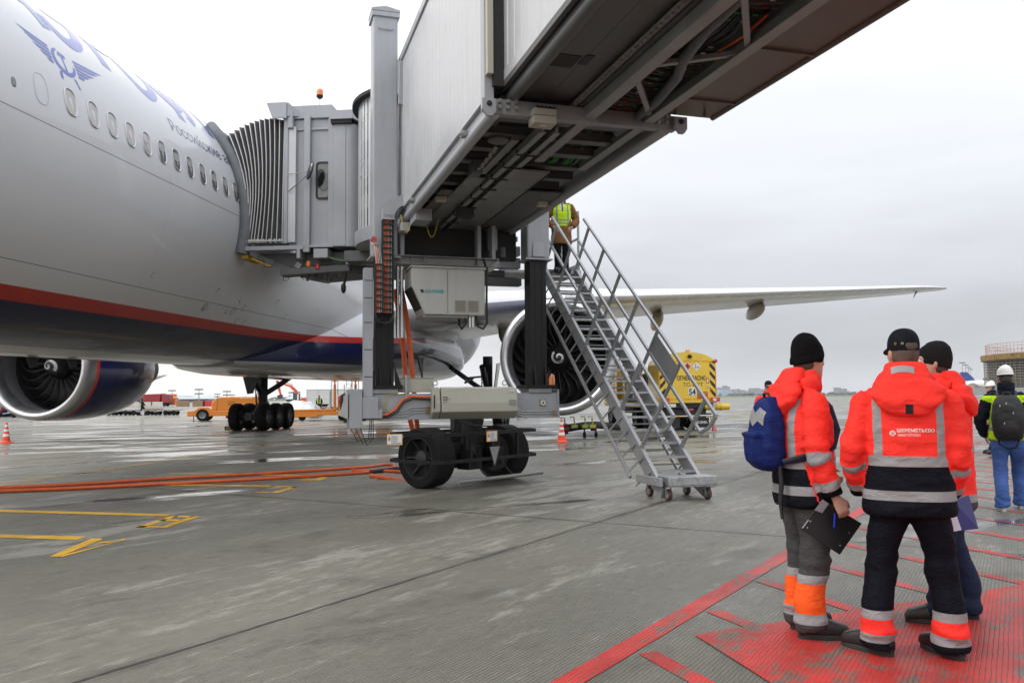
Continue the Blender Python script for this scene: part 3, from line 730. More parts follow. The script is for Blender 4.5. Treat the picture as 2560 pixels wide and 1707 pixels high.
for x,y in ((571,1074),(590,1074)):
    q = G(x,y); w = MB(); w.prism([q-AP*0.20,q+AP*0.20,q+AP*0.20+BZ0*0.17,q-AP*0.20+BZ0*0.17],AA*0.32); w.prism([q-AP*0.13-AA*0.004+BZ0*0.05,q+AP*0.13-AA*0.004+BZ0*0.05,q+AP*0.13-AA*0.004+BZ0*0.13,q-AP*0.13-AA*0.004+BZ0*0.13],AA*0.003,m=1); o = w.build('wheel_chock',[M_BLACK,mat('chock_yellow',(0.6,0.33,0.02),0.5)],None,bev=0.01); recenter(o,q); tag(o,'black wheel chock with yellow patch, %s one before the landing gear'%('outer left' if x<580 else 'inner right'),'wheel chock','wheel chocks before the landing gear')
dd = MB(); dd.prism([P(600,915,40.0),P(618,985,40.0),P(632,983,40.0),P(648,925,40.0)], AA*0.07); dd.build('gear_door', M_BLACK, PL)
dd = MB(); dd.prism([A(31.2,4.2,-2.55), A(31.5,4.35,-3.4), A(31.9,4.30,-2.7)], AP*0.05); dd.build('gear_door', M_BLACK, PL)
for q in (12.6,15.6,16.9,13.9):
    dd = MB(); dd.prism([A(q,-0.35,-3.04), A(q+0.35,-0.35,-3.04), A(q+0.30,-0.35,-3.26), A(q+0.12,-0.35,-3.30)], AP*0.05); dd.build('belly_antenna', M_BLACK, PL)
# ================================================================ boarding bridge
_ph = math.atan(635/2100.0); BX = V((cos(_ph), sin(_ph), 0)); BT = V((-sin(_ph), cos(_ph), 0)); BZ = V((0,0,1))
def B(x,t,z): return BX*x + BT*t + BZ*z
RB = Matrix(((BX.x,BT.x,0),(BX.y,BT.y,0),(0,0,1)))
A2 = V((sin(_yaw),cos(_yaw),0)); O2 = AP*_xc
def CF(y,s,z): return O2 + AP*y + A2*s + BZ*z          # cab frame: y away from the fuselage axis, s aft, z height
RC = Matrix(((AP.x,A2.x,0),(AP.y,A2.y,0),(0,0,1)))
M_GREYP = mat('grey_bridge_paint', (0.36,0.375,0.40), 0.42, coat=0.15, var=0.10, scale=1.2, dirt=0.14, dcol=(0.18,0.17,0.16), streak=0.35)
M_PANEL = mat('grey_wall_panel', (0.54,0.55,0.57), 0.36, metal=0.25, var=0.10, scale=0.9, dirt=0.10, dcol=(0.27,0.26,0.24), streak=0.28)
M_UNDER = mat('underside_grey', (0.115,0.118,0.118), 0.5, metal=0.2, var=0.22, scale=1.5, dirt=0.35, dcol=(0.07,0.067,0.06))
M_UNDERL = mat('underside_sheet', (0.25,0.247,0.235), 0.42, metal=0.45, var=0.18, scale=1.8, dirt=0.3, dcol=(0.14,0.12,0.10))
M_DARK = mat('dark_recess', (0.018,0.017,0.016), 0.7, var=0.4, scale=4)
M_BEAMG = mat('galvanised_beam', (0.29,0.295,0.295), 0.45, metal=0.35, var=0.2, scale=2.5, dirt=0.35, dcol=(0.20,0.15,0.09))
M_BROWN = mat('brown_soffit', (0.135,0.098,0.084), 0.45, var=0.12, scale=0.8, dirt=0.2, dcol=(0.10,0.08,0.06))
M_LEG = mat('black_leg_paint', (0.0075,0.0075,0.008), 0.45, var=0.25, scale=3, dirt=0.2, dcol=(0.022,0.022,0.022), spec=0.3)
M_BEIGE = mat('beige_enclosure', (0.42,0.41,0.335), 0.42, streak=0.3, var=0.06, scale=1.5, dirt=0.10, dcol=(0.25,0.23,0.17), coat=0.1)
M_BOXG = mat('pale_cabinet', (0.45,0.455,0.43), 0.42, streak=0.35, var=0.06, scale=1.5, dirt=0.12, dcol=(0.25,0.24,0.2), coat=0.1)
M_FABRIC = mat('bellows_fabric', (0.105,0.110,0.120), 0.62, var=0.30, scale=3.5, bump=0.5, bscale=9, sheen=0.2)
M_PADF = mat('padded_fabric', (0.15,0.16,0.175), 0.55, var=0.2, scale=4, bump=0.6, bscale=7)
M_RIB = mat('bellows_edge_white', (0.62,0.61,0.58), 0.5, var=0.12)
M_SLAT = mat('curtain_slat', (0.62,0.635,0.64), 0.32, metal=0.3, var=0.08)
M_ORANGE = mat('orange_cable', (0.72,0.125,0.030), 0.45, var=0.15, scale=6, dirt=0.15)
M_YCAB = mat('yellow_cable', (0.55,0.45,0.05), 0.5); M_GCAB = mat('green_cable', (0.03,0.28,0.03), 0.5)
M_WIRE = mat('black_cable', (0.014,0.014,0.014), 0.55, var=0.2); M_WCAB = mat('white_cable', (0.5,0.5,0.48), 0.5)
M_LAMPO = mat('amber_lens', (0.80,0.19,0.015), 0.2, coat=1.0, var=0.1, scale=20); M_LAMPR = mat('red_lens', (0.5,0.015,0.012), 0.2, coat=1.0)
M_STEEL = mat('bright_steel', (0.55,0.55,0.54), 0.32, metal=0.8, var=0.15, scale=8); M_BRASS = mat('brass_fitting', (0.45,0.33,0.12), 0.35, metal=0.8)
M_WIN = mat('dark_glass', (0.012,0.014,0.015), 0.05, coat=1.0); M_SIGNW = mat('sign_white', (0.72,0.72,0.71), 0.45, var=0.06); M_SIGNO = mat('sign_orange', (0.75,0.33,0.02), 0.45)
M_TEAL = mat('teal_lettering', (0.02,0.32,0.30), 0.4); M_INK = mat('ink_black', (0.015,0.015,0.015), 0.5)
BR = thing('boarding_bridge', 'grey boarding bridge on a wheeled black carriage reaching over to the airliner door', 'boarding bridge', B(3.5,14.6,0))
def bbox(mb, x0,x1,t0,t1,z0,z1,m=0):
    return mb.hexa([B(x0,t0,z0),B(x1,t0,z0),B(x1,t1,z0),B(x0,t1,z0),B(x0,t0,z1),B(x1,t0,z1),B(x1,t1,z1),B(x0,t1,z1)], m)
def cbox(mb, y0,y1,s0,s1,z0,z1,m=0):
    return mb.hexa([CF(y0,s0,z0),CF(y1,s0,z0),CF(y1,s1,z0),CF(y0,s1,z0),CF(y0,s0,z1),CF(y1,s0,z1),CF(y1,s1,z1),CF(y0,s1,z1)], m)
# --- outer tunnel: plank walls
TN, TF = 8.70, 15.2
def plank_wall(x, t0, t1, z0, z1, step, side, name, band=0.16):
    w = MB(); t = t0
    while t < t1-0.02:
        e = min(t+step, t1); c = 0.010
        xo, xi = (x, x+side*0.06)
        prof = [(t+0.003, xo+side*c), (t+c+0.003, xo), (e-c-0.003, xo), (e-0.003, xo+side*c), (e-0.003, xi), (t+0.003, xi)]
        w.prism([B(px,pt_,z0+band) for pt_, px in prof], BZ*(z1-z0-band)); t = e
    bbox(w, min(x-side*0.006,xi), max(x-side*0.006,xi), t0, t1, z0, z0+band)
    return w.build(name, M_PANEL, BR)
plank_wall(2.36, TN+0.16, TF, 4.78, 7.40, 0.232, 1, 'wall_panel'); plank_wall(4.58, TN+0.16, TF, 4.78, 7.40, 0.232, -1, 'wall_panel')
w = MB(); bbox(w,2.33,4.61,TN,TF,7.403,7.54); w.build('roof', M_GREYP, BR, bev=0.01)
w = MB(); bbox(w,4.49,4.605,TN,TN+0.15,4.66,7.40); w.build('end_frame', M_GREYP, BR, bev=0.008); w = MB(); bbox(w,2.335,2.45,TN,TN+0.15,4.66,7.40); w.build('end_frame', M_GREYP, BR, bev=0.008)
w = MB(); bbox(w,2.35,2.42,TN-0.09,TN-0.005,5.02,7.39); w.build('cover_strip', M_BEIGE, BR, bev=0.004)
w = MB(); bbox(w,2.425,2.56,TN-0.06,TN+0.10,4.90,7.38); w.build('rubber_seal', M_DARK, BR)
for x in (2.285,4.60):
    w = MB(); w.prism([B(x,TN-0.10,4.74),B(x+0.16,TN-0.10,4.74),B(x+0.16,TN-0.10,4.60),B(x+0.12,TN-0.10,4.545),B(x+0.06,TN-0.10,4.545),B(x,TN-0.10,4.62)][::-1], BT*0.05)
    cp = w.build('corner_plate', M_GREYP, BR, bev=0.004)
    w = MB(); w.lathe([(0.001,0),(0.018,0),(0.03,0.004),(0.03,0.03)], B(x+0.08,TN-0.115,4.68), BT, 14); w.build('pin_hole', M_DARK, cp)
# side beams under the wall
for x, sg in ((2.42,1),(4.50,-1)):
    w = MB(); bbox(w,x-0.02,x+0.06,TN+0.02,TF,4.63,4.775); w.tube([B(x+0.02,TN,4.61), B(x+0.02,TF,4.61)], 0.07, 16)
    w.build('side_beam', M_GREYP, BR, smooth=40)
for t in (9.75,13.3):
    w = MB(); w.lathe([(0.001,0.0),(0.02,0),(0.02,0.02),(0.05,0.02),(0.05,0.14)], B(2.30,t,4.69), BX, 16); w.build('lifting_pin', M_BEAMG, BR, smooth=40)
w = MB(); bbox(w,2.55,4.42,TN+0.1,TF,4.80,4.855); w.build('floor_deck', M_DARK, BR)
for q in range(11):
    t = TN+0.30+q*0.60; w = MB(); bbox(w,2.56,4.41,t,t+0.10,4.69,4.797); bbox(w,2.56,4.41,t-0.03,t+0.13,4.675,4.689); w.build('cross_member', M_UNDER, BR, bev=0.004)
w = MB(); bbox(w,2.44,4.66,TN-0.02,TN+0.09,4.60,4.77); w.build('end_beam', M_BEAMG, BR, bev=0.006)
for q in range(5):
    for e in (0.03,0.10):
        w = MB(); w.lathe([(0.001,-0.05),(0.022,-0.05),(0.022,0.0)], B(2.50+q*0.09 if q<3 else 4.42+(q-3)*0.1,TN-0.02,4.64+e), BT, 6); w.build('bolt', M_STEEL, BR)
# longitudinal sheets, seams, rails
def sheets(x0,x1,t0,t1,z,step,name,m):
    w = MB(); t = t0
    while t < t1-0.05:
        e = min(t+step,t1); bbox(w,x0,x1,t,e-0.008,z,z+0.02)
        for xx in (x0+0.04,x1-0.04):
            for tt in (t+0.06,e-0.07): w.lathe([(0.0005,-0.006),(0.008,-0.005),(0.009,0)], B(xx,tt,z), BZ, 6, m=1)
        t = e
    return w.build(name, [m,M_DARK], BR)
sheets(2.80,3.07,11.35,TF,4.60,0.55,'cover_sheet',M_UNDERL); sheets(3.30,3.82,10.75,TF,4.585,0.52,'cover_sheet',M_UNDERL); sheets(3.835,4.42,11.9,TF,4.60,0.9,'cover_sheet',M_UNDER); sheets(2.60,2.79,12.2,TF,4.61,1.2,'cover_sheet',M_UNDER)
w = MB(); bbox(w,3.825,3.832,10.75,TF,4.572,4.61); w.build('seam_strip', M_DARK, BR)
for x in (3.10,3.27):
    w = MB(); bbox(w,x,x+0.035,TN+0.3,TF,4.55,4.66); bbox(w,x-0.02,x+0.055,TN+0.3,TF,4.545,4.556); w.build('trolley_rail', M_BEAMG, BR)
for x in (3.15,3.185,3.215,3.24):
    w = MB(); w.rod(B(x,TN+0.2,4.60),B(x,TF,4.60),0.013,6); w.build('conduit', M_WIRE, BR)
for q in range(9):
    t = 9.9+q*0.6; w = MB(); w.tube([B(3.08,t,4.60),B(3.08,t,4.53),B(3.31,t,4.53),B(3.31,t,4.60)],0.012,6); w.build('conduit_bracket', M_DARK, BR)
w = MB(); w.box(B(3.17,13.05,4.47),(0.26,0.22,0.16),RB); w.box(B(3.17,13.05,4.58),(0.12,0.12,0.12),RB); w.build('cable_trolley', M_WIRE, BR, bev=0.02)
w = MB(); bbox(w,2.92,3.02,9.6,11.2,4.62,4.68); w.build('drive_channel', M_UNDERL, BR)
w = MB()
for q in range(9): w.box(B(2.80+0.012*(q%2),9.9+q*0.10,4.60-q*0.006),(0.05,0.06,0.035),RB@Matrix.Rotation(0.8*(q%2),3,'Y'))
w.build('drive_chain', M_BEAMG, BR, bev=0.008)
w = MB(); w.lathe([(0.001,0),(0.10,0),(0.14,0.02),(0.14,0.05)], B(2.80,9.75,4.62), BZ, 24); w.build('sheave', M_UNDER, BR, smooth=40)
w = MB(); bbox(w,2.72,2.86,10.75,11.0,4.50,4.70); w.build('chain_anchor', M_UNDER, BR, bev=0.01)
w = MB(); bbox(w,2.86,3.12,TN-0.15,TN+0.05,4.50,4.665); bbox(w,2.855,3.125,TN-0.155,TN+0.055,4.585,4.59,1); bbox(w,2.96,3.03,TN-0.08,TN-0.04,4.495,4.5,2); w.build('junction_box', [M_BEIGE,M_UNDER,M_SIGNW], BR)
w = MB()
for q in range(5): w.tube([B(2.92+q*0.04,TN-0.06,4.665),B(2.93+q*0.05,TN-0.05,4.72),B(3.05+q*0.04,TN+0.02,4.70),B(3.15,TN+0.2,4.62)],0.011,6)
w.build('junction_wires', M_WIRE, BR, smooth=40)
for x,t in ((2.68,12.6),(4.30,12.5)):
    w = MB(); w.box(B(x,t,4.565),(0.16,0.12,0.075),RB); jb = w.build('sensor_box', M_BEIGE, BR, bev=0.006)
    w = MB(); w.tube([B(x,t+.05,4.60),B(x+.03,t+.1,4.66),B(x+.02,t+.2,4.60)],0.008,6); w.build('sensor_wire', M_YCAB, jb)
# --- inner tunnel passing overhead
IN0, IN1 = -8.0, 9.6
plank_wall(2.55, IN0, IN1, 4.965, 7.40, 0.25, 1, 'wall_panel', 0.12); plank_wall(4.40, IN0, IN1, 4.965, 7.40, 0.25, -1, 'wall_panel', 0.12)
w = MB(); bbox(w,2.53,4.42,IN0,IN1,7.403,7.5); w.build('roof', M_GREYP, BR)
w = MB(); bbox(w,2.545,2.60,IN0,IN1,4.90,4.962); bbox(w,2.60,2.66,IN0,IN1,4.93,4.96); w.tube([B(2.68,IN0,4.83),B(2.68,IN1,4.83)],0.07,16); w.build('side_beam', M_UNDER, BR, smooth=40)
w = MB(); bbox(w,4.35,4.405,IN0,IN1,4.90,4.962); w.build('side_beam', M_UNDER, BR)
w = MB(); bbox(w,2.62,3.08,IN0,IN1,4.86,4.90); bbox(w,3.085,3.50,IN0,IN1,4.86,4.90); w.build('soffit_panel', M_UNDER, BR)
w = MB(); bbox(w,3.5,4.36,IN0,IN1,4.92,4.955); w.build('floor_deck', M_DARK, BR)
w = MB(); bbox(w,2.78,3.03,7.55,7.85,4.852,4.859); w.build('access_hatch', M_DARK, BR); w = MB(); bbox(w,3.06,3.15,7.50,7.74,4.85,4.859); w.build('access_hatch', M_WIRE, BR)
w = MB()
for q in range(26): w.lathe([(0.001,-0.008),(0.010,-0.006),(0.011,0)], B(2.79,9.0-q*0.35,4.86), BZ, 6)
w.build('soffit_screws', M_DARK, BR)
w = MB(); bbox(w,3.36,3.44,0.0,10.2,4.80,4.815)
for q in range(90): bbox(w,3.375,3.395,10.0-q*0.105,10.04-q*0.105,4.775,4.80)
w.build('gear_rack', M_BEAMG, BR)
w = MB(); bbox(w,3.50,3.64,-4,10.5,4.64,4.78); w.build('runway_beam', M_BEAMG, BR, bev=0.01)
w = MB(); bbox(w,3.45,3.50,-4,10.5,4.78,4.84); w.build('runway_beam', M_UNDER, BR)
w = MB(); bbox(w,4.24,4.33,-4,10.75,4.66,4.76); bbox(w,4.22,4.35,-4,10.75,4.645,4.659); w.build('runway_beam', M_BEAMG, BR, bev=0.006)
for p, q in (((3.62,9.05),(4.26,8.72)),((4.26,8.55),(3.62,7.55)),((3.62,7.2),(4.26,6.75)),((4.26,6.55),(3.62,5.6)),((3.62,5.3),(4.26,4.8)),((4.26,4.6),(3.62,3.6))):
    w = MB(); w.beam(B(p[0],p[1],4.70),B(q[0],q[1],4.70),0.06,0.05); w.build('lattice_brace', M_BEAMG, BR, bev=0.004)
for q in range(62):          # cable festoon rungs
    t = 10.35-q*0.105
    if 6.1 < t < 7.0: continue
    w = MB(); w.tube([B(3.64,t,4.83),B(3.95,t+0.015,4.79+0.01*(q%3)),B(4.24,t,4.83)],0.026,6); w.build('festoon_loop', mat('festoon_brown',(0.035,0.028,0.022),0.6,var=0.4) , BR, smooth=50)
w = MB(); random.seed(5)
for q in range(12):
    x = 3.66+q*0.045; w.tube([B(x,10.4,4.74),B(x+random.uniform(-.02,.02),10.6,4.71),B(x,10.85,4.74)],0.013,6,m=random.choice((0,0,1,2,2)))
w.build('cable_bundle', [M_GCAB,M_ORANGE,M_WIRE], BR, smooth=50)
w = MB()
for q in range(14):
    x = 3.66+q*0.042; w.tube([B(x,6.15,4.80),B(x+random.uniform(-.02,.02),6.5,4.76),B(x,6.95,4.80)],0.014,6,m=random.choice((0,2,2,2,1)))
w.build('cable_bundle', [M_GCAB,M_ORANGE,M_WIRE], BR, smooth=50)
w = MB()
for q in range(46):
    t = 10.2-q*0.14
    for e in (0,1,2): w.box(B(3.72+e*0.17+random.uniform(-.02,.02),t,4.775),(0.05,0.012,0.012),RB,m=random.choice((0,1,0,2)))
w.build('cable_ties', [M_GCAB,mat('dull_red_cable',(0.25,0.03,0.02),0.6),M_STEEL], BR)
w = MB(); w.tube([B(4.18,9.3,4.73),B(4.15,8.2,4.72),B(4.0,7.4,4.70),B(3.85,7.0,4.70),B(3.75,6.4,4.72),B(3.72,5.5,4.74)],0.055,10); w.build('flexible_duct', mat('duct_grey',(0.10,0.11,0.12),0.5,var=0.3,bump=0.6,bscale=14), BR, smooth=50)
w = MB(); bbox(w,4.34,5.17,-6,8.72,4.80,4.83)
for t in (8.15,6.75,5.3,3.7,2.0): bbox(w,4.35,5.14,t,t+0.035,4.775,4.80)
w.tube([B(5.15,-6,4.80),B(5.15,8.70,4.80)],0.035,10); w.build('soffit_canopy', M_BROWN, BR, smooth=40)
w = MB(); bbox(w,4.34,5.19,-6,8.72,4.83,4.95); w.build('canopy_fascia', M_GREYP, BR)
for x,t in ((4.55,8.5),(4.92,8.48)):
    w = MB(); w.rod(B(x,t,4.80),B(x,t,4.72),0.014,6); w.lathe([(0.001,0),(0.026,0.0),(0.026,0.02)],B(x,t,4.735),BZ,6); w.build('hanger_bolt', M_BROWN, BR)
# --- lift columns
LX, RX, LT = 2.08, 4.87, 14.6
def column(x, z_mid, z_top):
    w = MB(); bbox(w,x-0.215,x+0.215,LT-0.21,LT+0.21,z_mid,z_top); sl_ = w.build('outer_column', M_GREYP, BR, bev=0.03, seg=3)
    w = MB(); bbox(w,x-0.25,x+0.25,LT-0.25,LT+0.25,z_top,z_top+0.05); bbox(w,x-0.245,x+0.245,LT-0.245,LT+0.245,z_top-0.09,z_top); w.prism([B(x-0.25,LT-0.25,z_top+0.05),B(x+0.25,LT-0.25,z_top+0.05),B(x,LT-0.25,z_top+0.10)],BT*0.5); w.build('column_cap', M_GREYP, sl_, bev=0.008)
    w = MB(); w.tube([B(x-0.12,LT-0.215,z_top-0.30),B(x-0.12,LT-0.235,z_top-0.30),B(x-0.12,LT-0.235,z_top-0.32),B(x+0.12,LT-0.235,z_top-0.32),B(x+0.12,LT-0.235,z_top-0.30),B(x+0.12,LT-0.215,z_top-0.30)],0.008,6); w.build('grab_handle', M_BEAMG, sl_)
    w = MB(); bbox(w,x-0.26,x+0.26,LT-0.26,LT+0.26,z_mid-0.03,z_mid); w.build('column_flange', M_GREYP, BR, bev=0.004)
    w = MB(); bbox(w,x-0.155,x+0.155,LT-0.17,LT+0.17,1.72,z_mid-0.03); bbox(w,x-0.06,x+0.03,LT-0.176,LT-0.17,1.75,z_mid-0.05); bbox(w,x+0.06,x+0.08,LT-0.178,LT-0.17,1.75,z_mid-0.05); w.build('inner_column', M_LEG, BR, bev=0.02, seg=2)
    w = MB(); bbox(w,x-0.30,x+0.30,LT-0.27,LT+0.27,1.66,1.72)
    for sg in (-1,1):
        w.prism([B(x+sg*0.17,LT-0.19,1.72),B(x+sg*0.28,LT-0.19,1.72),B(x+sg*0.17,LT-0.19,2.05)],BT*0.03); w.prism([B(x+sg*0.10,LT-0.17,1.72),B(x+sg*0.10,LT-0.26,1.72),B(x+sg*0.10,LT-0.17,2.1)],BX*0.03)
    w.build('base_plate', M_LEG, BR); w = MB(); bbox(w,x-0.22,x+0.22,LT-0.24,LT+0.24,1.58,1.66); w.build('bearing_pad', M_BEAMG, BR, bev=0.006)
column(LX,3.95,8.28); column(RX,4.02,7.6)
w = MB(); w.prism([B(RX-0.12,LT-0.25,4.05),B(RX+0.12,LT-0.25,4.05),B(RX+0.10,LT-0.22,4.32),B(RX-0.10,LT-0.22,4.32)],BT*0.02); w.build('gusset_plate', M_GREYP, BR)
w = MB(); bbox(w,RX-0.06,RX-0.03,LT-0.222,LT-0.21,4.75,4.90); w.build('slot_hole', M_DARK, BR)
# column guide bracket at tunnel
w = MB(); bbox(w,2.28,2.42,LT-0.3,LT+0.3,6.8,7.4); w.prism([B(2.28,LT-0.34,6.6),B(2.42,LT-0.34,6.6),B(2.42,LT-0.34,7.45),B(2.30,LT-0.34,7.35)],BT*0.04); w.build('guide_bracket', M_GREYP, BR, bev=0.01)
w = MB(); bbox(w,2.44,2.72,LT-1.1,LT-0.6,4.42,4.62); bbox(w,2.30,2.46,LT-0.5,LT-0.2,4.35,4.5); w.build('limit_switch_box', M_GREYP, BR, bev=0.008)
# transverse frame under the tunnel
w = MB(); bbox(w,2.25,4.15,LT-0.12,LT+0.12,3.985,4.0); bbox(w,2.25,4.15,LT-0.02,LT+0.02,3.86,3.985); bbox(w,2.25,4.15,LT-0.12,LT+0.12,3.845,3.86)
for x in (2.55,2.78,3.75): bbox(w,x,x+0.015,LT-0.10,LT+0.10,3.86,3.985)
w.build('hanger_beam', M_UNDERL, BR)
for x in (2.36,3.75,4.02): 
    w = MB(); bbox(w,x,x+0.07,LT-0.1,LT+0.1,4.0,4.62); w.build('hanger_post', M_GREYP, BR, bev=0.005)
w = MB(); w.prism([B(4.15,LT-0.1,3.99),B(4.15,LT-0.1,3.85),B(3.95,LT-0.1,3.74),B(3.95,LT-0.1,3.84)],BT*0.2); w.build('knee_brace', M_UNDERL, BR)
w = MB(); bbox(w,4.15,4.70,15.1,15.25,4.45,4.55); bbox(w,4.1,4.75,15.1,15.3,4.18,4.36); bbox(w,4.05,4.72,15.0,15.2,3.92,4.12); bbox(w,4.28,4.40,14.9,15.2,4.1,4.3); w.build('swing_frame', M_GREYP, BR, bev=0.01)
w = MB(); bbox(w,4.02,4.20,14.75,15.2,4.2,4.62); w.lathe([(0.001,0),(0.04,0),(0.04,0.02)],B(4.11,14.73,4.25),BT,14); w.build('hinge_plate', M_GREYP, BR, bev=0.02)
w = MB(); bbox(w,4.1,4.8,15.2,15.4,3.62,3.78); bbox(w,4.1,4.5,15.3,15.45,3.8,3.92); w.build('lower_spreader', M_UNDER, BR, bev=0.01)
w = MB(); bbox(w,2.3,4.6,14.9,15.5,4.05,4.58); w.build('pivot_housing', M_DARK, BR)
w = MB(); w.lathe([(0.001,0),(0.05,0),(0.05,0.2),(0.07,0.2),(0.07,0.28)],B(4.62,14.35,4.62),BZ,14); w.build('proximity_sensor', M_BEAMG, BR, smooth=40)
# --- bogie beam, control boxes
w = MB(); bbox(w,1.72,5.22,LT-0.20,LT+0.20,1.15,1.58); bbox(w,1.72,5.23,LT-0.23,LT+0.23,1.13,1.15); bbox(w,5.20,5.23,LT-0.23,LT+0.23,1.13,1.64); w.build('bogie_beam', M_GREYP, BR, bev=0.006)
w = MB(); t0 = LT-0.28; y0,y1,y2,y3 = 1.16,1.26,1.56,1.68
prof = [(t0+0.02,y0-0.02),(t0-0.16,y0+0.10),(t0-0.16,y1+0.15),(t0-0.10,y2+0.10),(t0+0.05,y2+0.13),(t0+0.05,y0-0.02)]
w.prism([B(3.02,a_,z_) for a_,z_ in prof], BX*1.36); w.build('drive_control_box', M_BEIGE, BR, bev=0.012, seg=2)
w = MB(); w.prism([B(2.86,a_*1+ (0.03 if a_<t0 else 0),z_) for a_,z_ in prof], BX*0.145); cbx = w.build('control_box_end', M_BEIGE, BR, bev=0.012)
w = MB(); bbox(w,2.88,2.90,t0-0.15,t0-0.135,1.32,1.55); w.build('door_gap', M_DARK, cbx)
w = MB()
for q in range(7):
    for e in (0,1,2): w.lathe([(0.001,-0.004),(0.011,-0.003),(0.013,0)],B(3.045+e*0.03,t0-0.168+0.012,1.24+q*0.045),BT,8)
w.build('vent_holes', M_UNDER, cbx)
w = MB(); bbox(w,4.24,4.34,t0-0.135,t0-0.13,1.60,1.63); w.build('blank_label', M_SIGNW, BR); w = MB(); bbox(w,4.22,4.35,t0-0.168,t0-0.163,1.36,1.46); w.build('data_plate', M_BEAMG, BR)
w = MB(); w.lathe([(0.001,-0.03),(0.012,-0.03),(0.012,-0.012),(0.02,-0.01),(0.02,0)],B(3.14,t0-0.16,1.50),BT,12); w.build('box_latch', M_STEEL, BR)
for x in (2.93,4.18):
    w = MB(); w.tube([B(x,t0-0.02+0,1.755)+BX*0.04*cos(2*pi*k/16)+BZ*0.04*sin(2*pi*k/16) for k in range(16)],0.010,6,closed=True); w.build('lifting_eye', M_STEEL, BR, smooth=60)
w = MB(); bbox(w,2.32,2.95,LT-0.1,LT+0.25,1.60,1.84); bbox(w,2.32,2.96,LT-0.11,LT+0.26,1.84,1.855,1); w.build('relay_box', [M_BEIGE,M_DARK], BR, bev=0.006)
w = MB(); bbox(w,2.42,2.46,LT-0.22,LT-0.14,1.5,1.9); w.build('relay_bracket', M_GREYP, BR)
w = MB(); w.box(B(3.55,LT-0.1,1.80),(0.06,0.06,0.06),RB); w.rod(B(3.5,LT-0.1,1.76),B(3.66,LT-0.1,1.84),0.02,8); w.build('flood_lamp', M_WIRE, BR)
w = MB(); w.lathe([(0.085,0),(0.085,0.10),(0.075,0.17),(0.04,0.20),(0.001,0.205)],B(5.10,LT-0.12,1.72),BZ,20); bl = w.build('beacon_lens', M_LAMPO, BR, smooth=50)
w = MB(); bbox(w,4.98,5.22,LT-0.24,LT,1.70,1.72); w.build('beacon_mount', M_DARK, bl)
w = MB(); bbox(w,4.86,4.98,LT-0.22,LT-0.20,1.34,1.46); w.build('stop_button_plate', M_BRASS, BR, bev=0.01)
w = MB(); w.lathe([(0.02,-0.03),(0.045,-0.03),(0.05,0)],B(4.92,LT-0.22,1.40),BT,16,m=0); w.lathe([(0.001,-0.01),(0.022,-0.01)],B(4.92,LT-0.22,1.40),BT,16,m=1); w.build('stop_button', [M_SIGNW,M_INK], BR)
for q in range(3):
    z = 1.34-q*0.045; f = LT-0.225
    w = MB(); w.tube([B(1.95,f,z-0.06),B(2.42,f,z-0.06),B(2.55,f,z),B(2.86,f,z)],0.0085,8); w.rod(B(2.78,f,z),B(2.86,f,z),0.014,8,m=1); w.build('hydraulic_pipe', [M_STEEL,M_BRASS], BR, smooth=50)
    w = MB(); w.tube([B(4.38,f,z-0.01),B(4.53,f,z-0.09),B(5.13,f,z-0.09)],0.0085,8); w.rod(B(5.10,f,z-0.09),B(5.16,f,z-0.09),0.016,8,m=1); w.build('hydraulic_pipe', [M_STEEL,M_BRASS], BR, smooth=50)
w = MB(); w.tube([B(1.92,f,1.23),B(2.1,f-.02,1.22),B(2.24,f-.02,1.30),B(2.36,f-.02,1.46),B(2.5,f-.02,1.53),B(2.87,f-.02,1.51)],0.021,8); w.build('supply_cable', M_ORANGE, BR, smooth=60)
w = MB(); w.tube([B(1.92,f,1.19),B(2.12,f-.03,1.18),B(2.28,f-.03,1.27),B(2.40,f-.03,1.43),B(2.55,f-.03,1.49),B(2.87,f-.03,1.47)],0.014,8); w.build('control_cable', M_WIRE, BR, smooth=60)
w = MB(); w.tube([B(1.98,f,1.16),B(2.1,f-.03,1.24),B(2.12,f-.05,1.36),B(2.02,f-.05,1.40),B(2.0,f-.03,1.34),B(2.1,f-.02,1.31)],0.007,6); w.tube([B(2.06,f-.02,1.36),B(2.06,f-.03,1.50),B(2.15,f-.02,1.56),B(2.45,f,1.58)],0.007,6); w.build('earth_cable', M_YCAB, BR, smooth=60)
# cable duct on the left leg
w = MB(); bbox(w,1.70,1.86,LT-0.30,LT-0.14,1.52,3.72); bbox(w,1.68,1.95,LT-0.33,LT-0.12,1.16,1.52); bbox(w,1.86,2.02,LT-0.32,LT-0.2,1.16,1.32); w.build('cable_duct', M_GREYP, BR, bev=0.008)
w = MB()
for z in (1.86,2.32,2.78,3.2,3.5): bbox(w,1.71,1.85,LT-0.304,LT-0.295,z,z+0.012)
w.build('duct_joint', M_DARK, BR)
